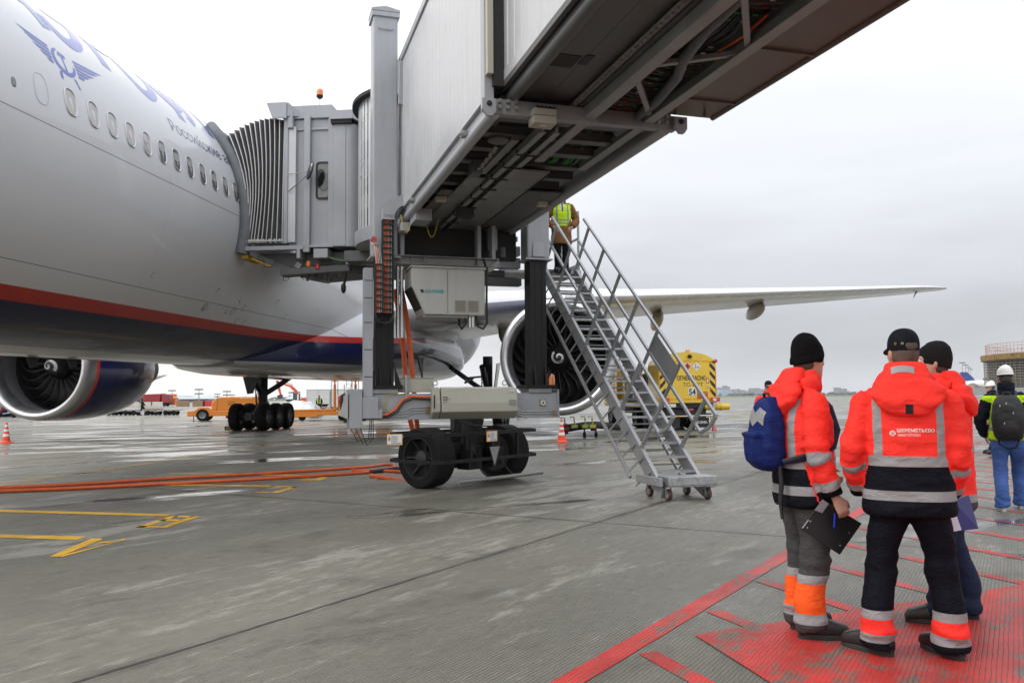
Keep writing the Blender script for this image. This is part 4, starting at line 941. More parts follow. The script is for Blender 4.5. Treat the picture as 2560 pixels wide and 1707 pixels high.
# left cabinet on the beam end
w = MB(); bbox(w,1.46,1.68,LT-0.35,LT+0.05,1.0,1.66); w.build('operator_cabinet', M_GREYP, BR, bev=0.01)
w = MB(); w.prism([B(1.44,LT-0.36,1.16),B(1.44,LT-0.36,1.60),B(1.39,LT-0.36,1.57),B(1.30,LT-0.36,1.22)], BT*0.3); w.build('cabinet_flap', M_BOXG, BR, bev=0.004)
w = MB(); w.tube([B(1.34,LT-0.3,1.3),B(1.34,LT-0.3,1.55),B(1.40,LT-0.3,1.58)],0.025,8); w.rod(B(1.40,LT-0.3,1.15),B(1.40,LT-0.3,1.10),0.03,8); w.build('cabinet_handset', M_WIRE, BR, smooth=50)
w = MB()
for a_ in (0,0.08,0.16): w.tube([B(1.5+a_,LT-0.2,1.0),B(1.62+a_,LT-0.2,0.78-a_*.5),B(1.80+a_*.5,LT-0.2,0.84),B(1.83+a_*.3,LT-0.2,1.15)],0.008,6)
w.build('cabinet_wires', M_WIRE, BR, smooth=50)
w = MB(); bbox(w,1.62,1.74,LT-0.3,LT+0.1,1.12,1.5); w.build('cabinet_bracket', M_DARK, BR)
# energy chains
def echain(x0, z0, z1, tf, wd, nm, loopx=None):
    w = MB()
    for xx in (x0,x0+wd-0.022): bbox(w,xx,xx+0.022,tf-0.05,tf+0.03,z1,z0)
    n = int((z0-z1)/0.105)
    for q in range(n+1): bbox(w,x0+0.02,x0+wd-0.02,tf-0.055,tf-0.035,z0-q*0.105-0.028,z0-q*0.105)
    e = w.build(nm, M_WIRE, BR)
    w = MB()
    for q, (f_, r_, m_) in enumerate(((0.30,0.016,0),(0.45,0.015,0),(0.60,0.009,1),(0.70,0.009,2),(0.80,0.009,1),(0.87,0.007,2),(0.18,0.008,1))):
        w.rod(B(x0+wd*f_,tf-0.005,z0),B(x0+wd*f_,tf-0.005,z1),r_,8,m=m_)
    w.build('chain_cables', [M_ORANGE,M_WCAB,M_WIRE], e, smooth=50); return e
echain(2.00,4.60,2.95,LT-0.32,0.205,'energy_chain'); echain(1.87,3.78,2.95,LT-0.37,0.155,'energy_chain')
w = MB()
for q in range(11):
    t_ = pi*q/10; pass
for xx in (1.87,2.183):
    pass
for e_ in (LT-0.40,LT-0.30):
    w.tube([B(1.885,e_,2.96),B(1.90,e_,2.85),B(1.95,e_,2.78),B(2.05,e_,2.76),B(2.15,e_,2.80),B(2.19,e_,2.90),B(2.195,e_,2.96)],0.014,6)
for q in range(6): w.beam(B(1.89+q*0.06,LT-0.40,2.95-0.17*sin(pi*(q+.5)/6)),B(1.89+q*0.06,LT-0.30,2.95-0.17*sin(pi*(q+.5)/6)),0.025,0.02)
w.build('chain_bend', M_WIRE, BR)
w = MB()
for q, m_ in enumerate((1,0,0,1,2,1,2,1)): w.tube([B(1.90+q*0.014,LT-0.38,3.75),B(1.89+q*0.012,LT-0.38,3.95),B(1.87+q*0.012,LT-0.32,4.12),B(1.84+q*0.012,LT-0.15,4.18)],0.009,6,m=m_)
w.build('drop_cables', [M_ORANGE,M_WCAB,M_WIRE], BR, smooth=50)
w = MB(); w.lathe([(0.001,-0.05),(0.05,-0.05),(0.05,0.04)],B(1.86,LT-0.34,4.20),BT,14); w.build('gland_cap', M_LAMPR, BR, smooth=40)
# curved sheet cover
w = MB(); outer=[]; inner=[]
for q in range(13):
    a_ = radians(180-q*9.5); outer.append((2.02+0.42+0.44*cos(a_)*1.0, 4.63+0.36*sin(a_)+0.0)); inner.append((2.02+0.42+0.24*cos(a_)+0.0, 4.56+0.26*sin(a_)))
outer.append((2.72,4.86)); inner.append((2.72,4.70))
poly = [(2.0,4.60)]+outer+inner[::-1]+[(2.205,4.60)]
for (x0,z0),(x1,z1),(x2,z2),(x3,z3) in zip(outer,outer[1:],inner,inner[1:]):
    w.hexa([B(x2,LT-0.42,z2),B(x3,LT-0.42,z3),B(x3,LT-0.24,z3),B(x2,LT-0.24,z2),B(x0,LT-0.42,z0),B(x1,LT-0.42,z1),B(x1,LT-0.24,z1),B(x0,LT-0.24,z0)])
bbox(w,1.998,2.205,LT-0.42,LT-0.24,4.55,4.63); w.build('cable_swan_neck', M_GREYP, BR)
w = MB(); bbox(w,2.70,2.76,LT-0.45,LT-0.38,4.62,4.90); w.build('neck_stay', M_BEAMG, BR)
for x0,x1,dz,t_ in ((2.73,2.98,0.34,LT-0.4),(2.30,2.5,0.3,LT-0.5)):
    w = MB(); w.tube([B(x0+(x1-x0)*q/12,t_,4.62-dz*sin(pi*q/12)-(0.1 if q<2 else 0)*0) for q in range(13)],0.009,6); w.build('drooping_cable', M_YCAB, BR, smooth=60)
# --- carriage
CC = V((-0.83,15.0,0)); e1 = V((0.64,0.768,0)).normalized(); e2 = V((e1.y,-e1.x,0))
def K(a_,b_,z): return CC + e1*a_ + e2*b_ + BZ*z
RK = Matrix(((e1.x,e2.x,0),(e1.y,e2.y,0),(0,0,1)))
def kbox(mb,a0,a1,b0,b1,z0,z1,m=0): return mb.hexa([K(a0,b0,z0),K(a1,b0,z0),K(a1,b1,z0),K(a0,b1,z0),K(a0,b0,z1),K(a1,b0,z1),K(a1,b1,z1),K(a0,b1,z1)],m)
w = MB(); w.lathe([(0.30,0.78),(0.33,0.78),(0.33,0.86),(0.25,0.88),(0.24,1.13)],K(0,0,0),BZ,24); w.box(K(0,0,0.95),(0.5,0.34,0.4),RB); w.build('slewing_post', M_LEG, BR, bev=0.008)
w = MB(); w.lathe([(0.24,0.72),(0.36,0.72),(0.36,0.78),(0.24,0.78)],K(0,0,0),BZ,24)
for q in range(18): w.box(K(0,0,0.80)+V((cos(q*pi/9)*0.33,sin(q*pi/9)*0.33,0)),(0.03,0.03,0.05))
w.build('slewing_ring', M_LEG, BR)
w = MB(); kbox(w,-0.62,0.62,-0.30,0.30,0.55,0.72); kbox(w,-0.5,0.5,-0.2,0.22,0.30,0.55); w.build('axle_frame', M_LEG, BR, bev=0.015)
for sg in (-1,1):
    w = MB(); kbox(w,sg*0.30-0.16,sg*0.30+0.16,0.22,0.50,0.28,0.62); w.rod(K(sg*0.3,0.35,0.62),K(sg*0.3,0.35,0.92),0.13,14); w.build('drive_motor', M_LEG, BR, smooth=40, bev=0.0)
    wl = MB(); h = 0.21; c = K(sg*0.98,0,0.50); ax = e1*sg
    wl.lathe([(0.345,-h),(0.47,-h),(0.495,-h+0.02),(0.50,-h*0.6),(0.50,h*0.6),(0.495,h-0.02),(0.47,h),(0.345,h),(0.345,-h)],c,ax,56); wh = wl.build('solid_wheel', M_TYRE, BR, smooth=30)
    r = MB(); r.lathe([(0.345,h),(0.335,h),(0.32,-0.02),(0.14,0.0),(0.13,0.10),(0.12,0.13),(0.05,0.14),(0.001,0.14)],c,ax,40)
    for q in range(6): 
        a_ = q*pi/3; u_ = e2*cos(a_)+BZ*sin(a_); r.beam(c+u_*0.13+ax*0.03,c+u_*0.33+ax*0.12,0.02,0.10,up=ax)
    r.lathe([(0.345,-h),(0.30,-h*0.6),(0.001,-h*0.6)],c,ax,40); r.build('wheel_disc', M_GEAR, wh, smooth=35)
def loop(z, a0, a1, b0, b1, ch, nm, th=0.055):
    w = MB(); pts = [K(a0+ch,b1,z),K(a1-ch,b1,z),K(a1,b1-ch,z),K(a1,b0+ch,z),K(a1-ch,b0,z),K(a0+ch,b0,z),K(a0,b0+ch,z),K(a0,b1-ch,z)]
    for p,q in zip(pts,pts[1:]+pts[:1]): w.beam(p,q,th*0.7,th)
    return w.build(nm, M_LEG, BR)
loop(0.90,-1.36,1.30,-0.62,0.66,0.16,'guard_rail'); loop(0.46,-1.36,1.30,-0.62,0.66,0.16,'guard_rail')
for a_ in (-0.05,0.62,-0.6):
    for b_ in (0.66,-0.62): w = MB(); w.beam(K(a_,b_,0.46),K(a_,b_,0.90),0.05,0.05,up=e1); w.build('guard_post', M_LEG, BR)
w = MB(); w.tube([K(-1.02,0.78,0.135),K(1.18,0.78,0.135)],0.035,12); w.build('bumper_bar', M_UNDERL, BR, smooth=50)
for a_ in (-0.3,0.35): 
    w = MB(); w.tube([K(a_,0.5,0.4),K(a_+0.03,0.66,0.22),K(a_+0.06,0.78,0.135)],0.018,8); w.build('bumper_arm', M_LEG, BR, smooth=50)
w = MB(); w.prism([K(-0.16,0.695,0.66),K(0.10,0.695,0.66),K(-0.03,0.695,0.34)],e2*0.006); w.build('slow_triangle', M_BEAMG, BR)
w = MB(); w.tube([K(-0.4,0.5,0.7),K(-0.42,0.56,0.62),K(-0.36,0.56,0.52),K(-0.3,0.5,0.5)],0.02,8); w.tube([K(0.2,0.45,0.9),K(0.1,0.5,1.0),K(-0.2,0.4,1.02),K(-0.4,0.2,1.1)],0.014,8); w.build('brake_hose', M_WIRE, BR, smooth=50)
def warn_sign(c, ux):
    ux = V(ux).normalized(); n = V((ux.y,-ux.x,0)); c = V(c); w = MB()
    w.hexa([c, c+ux*0.26, c+ux*0.26-n*0.012, c-n*0.012, c+BZ*0.175, c+ux*0.26+BZ*0.175, c+ux*0.26-n*0.012+BZ*0.175, c-n*0.012+BZ*0.175],0)
    a = c+n*0.002; w.quad(a+ux*0.008+BZ*0.010,a+ux*0.252+BZ*0.010,a+ux*0.252+BZ*0.165,a+ux*0.008+BZ*0.165,1)
    a = c+n*0.004; w.add([a+ux*0.016+BZ*0.075,a+ux*0.072+BZ*0.075,a+ux*0.044+BZ*0.145],[(0,1,2)],2)
    a = c+n*0.0055; w.add([a+ux*0.021+BZ*0.079,a+ux*0.067+BZ*0.079,a+ux*0.044+BZ*0.137],[(0,1,2)],0)
    a = c+n*0.007; w.quad(a+ux*0.041+BZ*0.095,a+ux*0.047+BZ*0.095,a+ux*0.048+BZ*0.120,a+ux*0.040+BZ*0.120,2); w.quad(a+ux*0.041+BZ*0.084,a+ux*0.047+BZ*0.084,a+ux*0.047+BZ*0.091,a+ux*0.041+BZ*0.091,2)
    for i, s_ in enumerate(('Опасность','Пожалуйста','не входить','во время движения')): lettering(w,s_,a+ux*0.082+BZ*(0.122-i*0.034),ux,BZ,0.034,2,fit=(0.105,0.105,0.095,0.155)[i])
    return w.build('warning_sign', [M_SIGNO,M_SIGNW,M_INK], BR)
p0 = P(967,1112,13.55); p1 = P(1006,1112,13.5); warn_sign(p0,(p1-p0))
p0 = P(1217.5,1104,14.05); p1 = P(1251,1103,14.45); warn_sign(p0,e1)
# --- power converter hanging under the tunnel
w = MB(); t0,t1 = LT-0.42,LT+0.32; zt,zb = 3.745,2.93
w.prism([B(2.50,t0,zt),B(3.80,t0,zt),B(3.80,t0,zb),B(2.73,t0,zb),B(2.50,t0,3.42)],BT*(t1-t0)); pu = w.build('power_converter', M_BOXG, BR, bev=0.01)
w = MB(); w.prism([B(2.515,t0-0.014,zt-0.03),B(3.12,t0-0.014,zt-0.03),B(3.12,t0-0.014,zb+0.01),B(2.745,t0-0.014,zb+0.01),B(2.515,t0-0.014,3.42)],BT*0.013); w.build('converter_door', M_BOXG, pu, bev=0.004)
w = MB(); bbox(w,3.135,3.79,t0-0.014,t0-0.001,zb+0.01,zt-0.03); w.build('converter_door', M_BOXG, pu, bev=0.004)
w = MB(); bbox(w,2.48,3.82,t0-0.03,t1+0.02,zt,zt+0.025); w.build('converter_lid', M_BOXG, pu)
for x0 in (3.245,3.475):
    w = MB(); bbox(w,x0,x0+0.215,t0-0.022,t0-0.014,zb+0.045,zb+0.265,0); bbox(w,x0+0.018,x0+0.197,t0-0.024,t0-0.0215,zb+0.06,zb+0.25,1)
    for q in range(11): bbox(w,x0+0.018,x0+0.197,t0-0.030,t0-0.0235,zb+0.064+q*0.017,zb+0.073+q*0.017,0)
    w.build('louvre_vent', [M_BEIGE,M_DARK], pu)
w = MB(); a = B(2.66,t0-0.0165,3.305); lettering(w,'AXA POWER',a+BX*0.055,BX,BZ,0.075,0,fit=0.35,bold=0.004)
w.prism([a+BZ*0.003,a+BX*0.045+BZ*-0.008,a+BX*0.045+BZ*0.052,a+BX*-0.02+BZ*0.058],BT*-0.001,m=1); w.build('maker_lettering', [M_TEAL,M_INK], pu)
w = MB()
for x,z in ((2.62,3.70),(3.08,3.70),(3.17,3.70),(3.75,3.70),(2.80,2.99),(3.08,2.99),(3.17,2.99),(3.76,3.0)): w.lathe([(0.001,-0.012),(0.012,-0.01),(0.013,0)],B(x,t0-0.014,z),BT,10)
w.build('door_screws', M_STEEL, pu)
w = MB(); bbox(w,2.70,3.5,t0+0.05,t1,zb-0.04,zb); w.build('converter_base', M_UNDERL, pu)
w = MB(); w.prism([B(2.495,t0+0.03,3.40),B(2.72,t0+0.03,zb+0.03),B(2.72,t1-0.03,zb+0.03),B(2.495,t1-0.03,3.40)],V((0,0,0.004))-BX*0.003); w.build('cable_recess', M_DARK, pu)
for x in (3.55,3.61): 
    w = MB(); w.lathe([(0.028,-0.20),(0.03,-0.20),(0.03,0)],B(x,t0+0.12,zb),BZ,16); w.lathe([(0.028,-0.20),(0.001,-0.05)],B(x,t0+0.12,zb),BZ,16); w.build('exhaust_pipe', M_STEEL, pu, smooth=40)
w = MB(); w.tube([B(3.80,t0+0.1,zt+0.2),B(3.83,t0-0.02,zt),B(3.82,t0-0.02,3.2),B(3.83,t0,2.80),B(3.76,t0,2.70),B(3.68,t0+0.05,2.74),B(3.66,t0+0.1,2.93)],0.022,8); w.build('converter_hose', M_WIRE, pu, smooth=60)
w = MB(); w.tube([B(3.47,t0+0.1,2.95),B(3.46,t0+0.05,2.78),B(3.40,t0+0.1,2.70),B(3.38,t0+0.2,2.78),B(3.40,t0+0.3,2.9)],0.018,8); w.build('converter_hose', M_WIRE, pu, smooth=60)
for x in (2.32,2.39):
    w = MB(); w.rod(B(x,LT-0.05,3.80),B(x,LT-0.05,2.55),0.032,14); w.build('steel_pipe', M_STEEL, BR, smooth=50)
# --- rotunda with slat curtain
RCN = V((-1.62,17.35,0)); RR = 1.52
w = MB()
for q in range(64):
    a_ = 2*pi*q/64; a1 = 2*pi*(q+0.72)/64
    p = RCN+V((cos(a_),sin(a_),0))*RR; p2 = RCN+V((cos(a1),sin(a1),0))*RR; n = V((cos((a_+a1)/2),sin((a_+a1)/2),0))
    w.prism([p+BZ*4.86,p2+BZ*4.86,p2+n*0.03+BZ*4.86,p+n*0.03+BZ*4.86],BZ*2.62)
w.build('slat_curtain', M_SLAT, BR)
w = MB()
for z0 in (4.92,5.55,6.28):
    for q in range(64):
        a_ = 2*pi*(q+0.72)/64; a1 = 2*pi*(q+1)/64
        p = RCN+V((cos(a_),sin(a_),0))*(RR+0.012); p2 = RCN+V((cos(a1),sin(a1),0))*(RR+0.012); w.prism([p+BZ*z0,p2+BZ*z0,p2*1+BZ*z0-V((0,0,0)),p+BZ*(z0)+V((0,0,0.0001))][:2]+[p2+BZ*(z0+0.34),p+BZ*(z0+0.34)],V((cos(a_),sin(a_),0))*0.01)
w.build('curtain_slot', M_DARK, BR)
w = MB(); w.lathe([(RR-0.03,4.86),(RR-0.03,7.48)],RCN,BZ,64); w.build('curtain_backing', mat('curtain_backing',(0.06,0.062,0.065),0.6), BR, smooth=60)
w = MB(); w.lathe([(0.001,7.62),(RR+0.16,7.55),(RR+0.16,7.48),(0.001,7.48)],RCN,BZ,64); w.build('rotunda_roof', M_DARK, BR, smooth=40); w = MB(); w.lathe([(0.001,4.60),(RR+0.08,4.60),(RR+0.10,4.78),(RR+0.10,4.86),(0.001,4.86)],RCN,BZ,64,m=1); w.build('rotunda_drum', [M_DARK,M_GREYP], BR, smooth=40)
# --- cab
M_CAB = M_GREYP
w = MB(); cbox(w,4.18,5.10,17.76,20.9,4.86,7.68); w.build('cab_body', M_CAB, BR, bev=0.012)
w = MB(); cbox(w,5.08,5.24,17.70,20.95,4.84,7.70); w.build('cab_post', M_CAB, BR, bev=0.01)
w = MB(); w.lathe([(0.30,4.80),(0.30,7.50)],CF(5.52,17.93,0),BZ,32,a0=0,a1=2*pi); w.build('corner_column', M_CAB, BR, smooth=50)
w = MB(); cbox(w,5.22,5.50,17.62,17.80,4.80,7.50); w.build('corner_panel', M_CAB, BR, bev=0.01)
w = MB(); cbox(w,5.20,5.70,17.9,20.9,4.82,7.49); w.build('cab_rear', M_CAB, BR)
w = MB(); cbox(w,5.16,5.66,17.52,21.0,7.585,7.78); w.prism([CF(5.66,17.52,7.78),CF(5.66,17.52,7.60),CF(5.90,17.7,7.50)],A2*3.2); cbox(w,5.18,5.64,17.55,21,7.50,7.585,1); w.build('rear_roof', [M_CAB,M_DARK], BR)
w = MB(); cbox(w,4.18,5.16,17.70,21.0,7.682,7.98); cbox(w,4.18,5.14,17.72,21,7.42,7.47); w.build('cab_roof', M_CAB, BR, bev=0.01)
w = MB(); cbox(w,4.54,4.68,17.66,17.755,4.70,7.74); w.build('mullion', M_CAB, BR, bev=0.006)
w = MB(); cbox(w,4.10,4.19,17.64,17.78,4.90,7.70); cbox(w,4.16,4.36,17.67,17.755,4.92,7.5,1); w.build('front_jamb', [M_CAB,M_PANEL], BR, bev=0.006)
w = MB(); cbox(w,3.10,4.58,17.66,17.80,4.76,4.85); cbox(w,4.60,5.20,17.68,17.78,4.80,4.86); w.build('sill_beam', M_CAB, BR, bev=0.006)
for y in (4.40,4.78):
    w = MB(); cbox(w,y,y+(0.08 if y<4.5 else 0.32),17.64,18.2,4.56,4.76); w.build('sill_block', M_CAB, BR, bev=0.008)
# hood over the bellows
w = MB(); w.prism([CF(3.72,17.55,8.02),CF(4.18,17.55,8.02),CF(4.18,17.55,7.66),CF(3.86,17.55,7.66)],A2*0.04); w.prism([CF(3.72,17.59,8.02),CF(4.22,17.59,8.02),CF(4.5,17.7,7.86),CF(4.22,17.59,7.90)][:2]+[CF(4.22,17.59,7.98),CF(3.72,17.59,7.98)],A2*3.3); w.prism([CF(4.19,17.56,8.01),CF(4.46,17.72,7.84),CF(4.46,17.72,7.74),CF(4.19,17.56,7.70)],A2*0.05); w.build('bellows_hood', M_CAB, BR, bev=0.006)
w = MB(); cbox(w,4.19,4.30,17.60,17.72,7.45,7.85); w.build('hood_bracket', M_CAB, BR, bev=0.01)
# window and mirror
w = MB(); pts = []
def rrect(y0,y1,z0,z1,r,s,n=5):
    out = []
    for cy,cz,a0 in ((y1-r,z1-r,0),(y0+r,z1-r,90),(y0+r,z0+r,180),(y1-r,z0+r,270)):
        for q in range(n+1):
            a_ = radians(a0+90*q/n); out.append(CF(cy+r*cos(a_),s,cz+r*sin(a_)))
    return out
o1,o2,o3,o4 = rrect(4.80,5.10,5.88,6.70,0.07,17.757),rrect(4.79,5.11,5.87,6.71,0.08,17.735),rrect(4.83,5.07,5.91,6.67,0.05,17.735),rrect(4.83,5.07,5.91,6.67,0.05,17.75)
w.loft([o1,o2,o3,o4],cap=False); wf = w.build('cab_window', M_WIRE, BR)
w = MB(); w.add(o4,[tuple(range(len(o4)))]); w.build('pane', mat('cab_pane',(0.10,0.10,0.10),0.08,coat=1.0), wf)
w = MB(); w.box(CF(4.95,17.744,6.25),(0.10,0.006,0.22),RC@Matrix.Rotation(0.15,3,'Y')); w.build('control_handset', M_SIGNW, wf)
w = MB(); w.ball(CF(4.965,17.742,6.27),(0.13,0.003,0.22),24,R=RC); w.build('pane_disc', M_WIN, wf)
w = MB(); w.ball(CF(4.77,17.42,6.43),(0.05,0.14,0.22),18,R=RC@Matrix.Rotation(0.28,3,'Y')@Matrix.Rotation(0.6,3,'Z')); mr = w.build('traffic_mirror', M_WIN, BR, smooth=60)
w = MB(); w.tube([CF(4.22,17.62,6.04),CF(4.74,17.42,6.36)],0.014,8); w.tube([CF(4.22,17.62,6.42),CF(4.76,17.44,6.43)],0.010,8); w.build('mirror_arm', M_BEAMG, mr)
# beacon on the roof
w = MB(); w.rod(CF(4.78,18.0,7.98),CF(4.78,18.0,8.30),0.012,8); w.build('beacon_pole', M_STEEL, BR)
w = MB(); w.lathe([(0.075,0.06),(0.075,0.16),(0.06,0.20),(0.001,0.205)],CF(4.78,18.0,8.24),BZ,18,m=0); w.lathe([(0.03,-0.02),(0.075,0.02),(0.078,0.06)],CF(4.78,18.0,8.24),BZ,18,m=1); w.build('roof_beacon', [M_LAMPO,M_WIRE], BR, smooth=45)
# bellows: pleated fan between cab and fuselage
def pleat_pts(u, out=0.0):
    """u 0 at the fuselage pad, 1 at the cab; points round the hood from the near sill over the roof to the far sill"""
    yb = 3.14 + (4.12-3.14)*u**1.9; yt = 2.62 + (4.14-2.62)*u
    zt = 7.38 + 0.40*sin(pi*min(1,u*0.72)); zb = 4.92
    pts = []
    for q in range(9):
        f = q/8; y = yb+(yt-yb)*f; bow = 0.30*(1-u)*sin(pi*f)*0.9
        pts.append((y+bow, 17.80-out*0.9-0.04*sin(pi*f), zb+(zt-0.06-zb)*f))
    for q in range(1,6): pts.append((yt, 17.80+(21.0-17.80)*q/6, zt+out))
    for q in range(9):
        f = 1-q/8; y = yb+(yt-yb)*f; bow = 0.30*(1-u)*sin(pi*f)*0.9
        pts.append((y+bow, 21.0+out*0.9, zb+(zt-0.06-zb)*f))
    return [CF(*p) for p in pts]
NP = 13; w = MB(); rows = []
for q in range(2*NP+1):
    u = q/(2*NP); rows.append(pleat_pts(u, 0.085 if q%2 else -0.05))
w.loft(rows,cap=False,closed=False); bel = w.build('bellows', M_FABRIC, BR, smooth=None)
for q in range(NP):
    pts = pleat_pts((2*q+1)/(2*NP),0.092); w = MB(); w.tube(pts,0.0125,6); w.build('bellows_rib', M_RIB, bel, smooth=60)
w = MB()
pad = []
for q in range(12):
    f = q/11; z = 4.72+(7.60-4.72)*f; dz = z-(1.5+3.759+0.0128*17.8); y = sqrt(max(0.2,3.1**2-dz*dz))
    pad.append(CF(y+0.10,17.78,z))
for q in range(1,8): pad.append(CF(pad[11-0].dot(AP)-O2.dot(AP) if False else 2.18,17.78+3.3*q/7,7.66))
w.tube(pad,[0.17-0.004*k_ for k_ in range(12)]+[0.13]*7,12); w.build('fuselage_pad', M_PADF, BR, smooth=60)
w = MB(); w.rod(CF(3.16,17.70,4.97),CF(4.08,17.70,4.97),0.016,8)
for q in range(12): w.rod(CF(3.20+0.055*q if q<9 else 3.65+(q-8)*0.12,17.70,4.97)-AP*0.012,CF(3.20+0.055*q if q<9 else 3.65+(q-8)*0.12,17.70,4.97)+AP*0.014,0.045,10)
w.build('slide_rod', M_RIB, BR, smooth=40)
# machinery under the cab
w = MB(); w.prism([CF(3.4,18.0,4.74),CF(5.7,18.0,4.74),CF(5.7,18.0,4.52),CF(4.1,18.0,4.42),CF(3.7,18.0,4.50)],A2*2.6); w.build('cab_underframe', M_UNDER, BR)
w = MB(); w.beam(CF(4.0,17.9,4.28),CF(5.55,17.95,4.36),0.3,0.17); w.beam(CF(5.4,18,4.33),CF(5.8,18.2,4.36),0.34,0.24); w.build('levelling_arm', M_UNDER, BR, bev=0.02)
w = MB(); w.beam(CF(3.45,17.9,4.66),CF(4.15,17.95,4.34),0.12,0.10); w.beam(CF(3.3,18.2,4.66),CF(4.3,18.3,4.5),0.1,0.1); w.build('under_brace', M_UNDER, BR)
w = MB(); cbox(w,3.1,3.25,17.75,18.5,4.60,4.70,0); w.beam(CF(3.3,17.85,4.62),CF(3.75,17.9,4.42),0.10,0.05,m=0); w.build('dock_buffer', mat('yellow_buffer',(0.50,0.30,0.03),0.5,dirt=0.4), BR, bev=0.015)
for y,m_ in ((4.62,M_LAMPO),(4.83,M_LAMPR)):
    w = MB(); w.lathe([(0.03,-0.12),(0.055,-0.10),(0.055,0.0),(0.03,0.02)],CF(y,17.8,4.50 if m_ is M_LAMPO else 4.44),BZ,14); w.build('signal_lamp', m_, BR, smooth=40)
w = MB(); w.box(CF(4.40,17.8,4.42),(0.14,0.10,0.14),RC@Matrix.Rotation(0.6,3,'Y')); w.build('flood_lamp', M_UNDERL, BR, bev=0.01)
w = MB(); w.tube([CF(4.95,17.75,4.62),CF(5.2,17.72,4.54),CF(5.35,17.75,4.50),CF(5.5,17.75,4.49)],0.03,8); w.build('green_conduit', [mat('conduit_green',(0.05,0.13,0.04),0.5)], BR, smooth=50)
w = MB(); w.beam(CF(5.5,17.7,4.47),CF(6.4,17.75,4.44),0.12,0.12); w.build('support_arm', M_GREYP, BR, bev=0.006)
w = MB(); w.tube([CF(4.6,17.95,4.25),CF(4.95,17.95,4.08),CF(5.05,17.95,4.06)],0.03,8); w.rod(CF(5.02,17.95,4.28),CF(5.02,17.95,4.04),0.03,8); w.rod(CF(4.55,17.95,4.28),CF(4.55,17.95,4.1),0.03,8); w.rod(CF(4.42,17.95,4.28),CF(4.42,17.95,4.17),0.03,8); w.build('sensor_arm', M_UNDER, BR, smooth=50)
w = MB(); w.rod(CF(5.45,17.95,4.3),CF(5.38,17.95,4.02),0.03,8); w.ball(CF(5.38,17.9,3.92),(0.06,0.06,0.12),12,R=RC); w.build('safety_shoe', M_WIRE, BR, smooth=50)
random.seed(9)
for y in (4.0,4.45,4.75,5.0,5.2):
    w = MB(); w.tube([CF(y,17.9,4.36),CF(y+.02,17.9,4.15-random.random()*.1),CF(y+.12,17.9,4.12),CF(y+.2,17.9,4.3)],0.007,5); w.build('loose_wiring', M_WIRE, BR, smooth=60)
w = MB(); w.tube([CF(3.6,17.8,4.6),CF(3.62,17.8,4.40),CF(3.8,17.8,4.42),CF(3.9,17.8,4.6)],0.007,5); w.build('loose_wiring', M_WIRE, BR, smooth=60)
# big beams joining cab, rotunda and tunnel
w = MB(); cbox(w,5.6,7.2,17.2,20.2,4.40,4.62); w.prism([RCN+V((-1.3,-0.2,4.60)),RCN+V((-0.2,-1.2,4.60)),RCN+V((0.4,-1.2,4.3)),RCN+V((-0.8,-0.4,4.2))],V((0.6,0.6,0))); w.build('rotunda_cradle', M_UNDER, BR)
# ================================================================ wheeled stairs beside the bridge
M_STAIR = mat('grey_stair_steel', (0.36,0.37,0.385), 0.40, metal=0.30, var=0.12, scale=2.0, dirt=0.12, dcol=(0.14,0.13,0.12))
M_GALV = mat('galvanised_tread', (0.40,0.41,0.41), 0.42, metal=0.6, var=0.30, scale=14, dirt=0.35, dcol=(0.12,0.12,0.12))
ST = thing('boarding_stairs', 'narrow grey steel staircase on small castors rising towards the bridge cab', 'stairs', B(5.95,11.2,0))
SX0, SX1 = 5.62, 6.30
def sz(t): return 0.30 + 0.779*(t-11.22)
sdir = V((0,1,0.779)).normalized(); snrm = V((0,-sdir.z,sdir.y))       # in (x,t,z)
def S(x, t, off=0.0): return B(x, t+snrm.y*off, sz(t)+snrm.z*off)
TB, TT = 11.05, 16.25
for x in (SX0, SX1):
    w = MB(); w.prism([S(x-0.03,TB,0.0),S(x-0.03,TB-0.02,-0.16),S(x-0.03,TB+0.22,-0.24),S(x-0.03,TT,-0.24),S(x-0.03,TT,0.0)], BX*0.06); w.build('stringer', M_STAIR, ST, bev=0.004)
    xx = x-0.11 if x == SX0 else x+0.08
    w = MB(); w.beam(S(xx,TB+0.62,-0.50),S(xx,TT-0.2,-0.50),0.04,0.06); w.build('levelling_rod', M_STAIR, ST, bev=0.004)
NTR = 19
for q in range(NTR):
    t = 11.42+q*(15.98-11.42)/(NTR-1); z = sz(t)-0.06
    w = MB(); w.hexa([B(SX0+0.03,t-0.10,z-0.035),B(SX1-0.03,t-0.10,z-0.035),B(SX1-0.03,t-0.06,z-0.035),B(SX0+0.03,t-0.06,z-0.035),B(SX0+0.03,t-0.10,z),B(SX1-0.03,t-0.10,z),B(SX1-0.03,t-0.06,z),B(SX0+0.03,t-0.06,z)])
    for k in range(5): bbox(w,SX0+0.03,SX1-0.03,t-0.05+k*0.042,t-0.025+k*0.042,z-0.028,z-0.004)
    for x in (SX0+0.05,(SX0+SX1)/2,SX1-0.05): bbox(w,x-0.01,x+0.01,t-0.06,t+0.15,z-0.035,z-0.028)
    w.build('tread', M_GALV, ST)
    w = MB(); w.rod(B(SX0-0.02,t+0.02,z-0.13),B(SX1+0.02,t+0.02,z-0.13),0.014,6)
    for x,sg in ((SX0,-1),(SX1,1)): w.beam(B(x+sg*0.05,t+0.0,z-0.02),S(x+sg*0.09,t+0.10,-0.50),0.012,0.03)
    w.build('tread_link', M_STAIR, ST)
POSTS = [11.78+q*0.735 for q in range(7)]
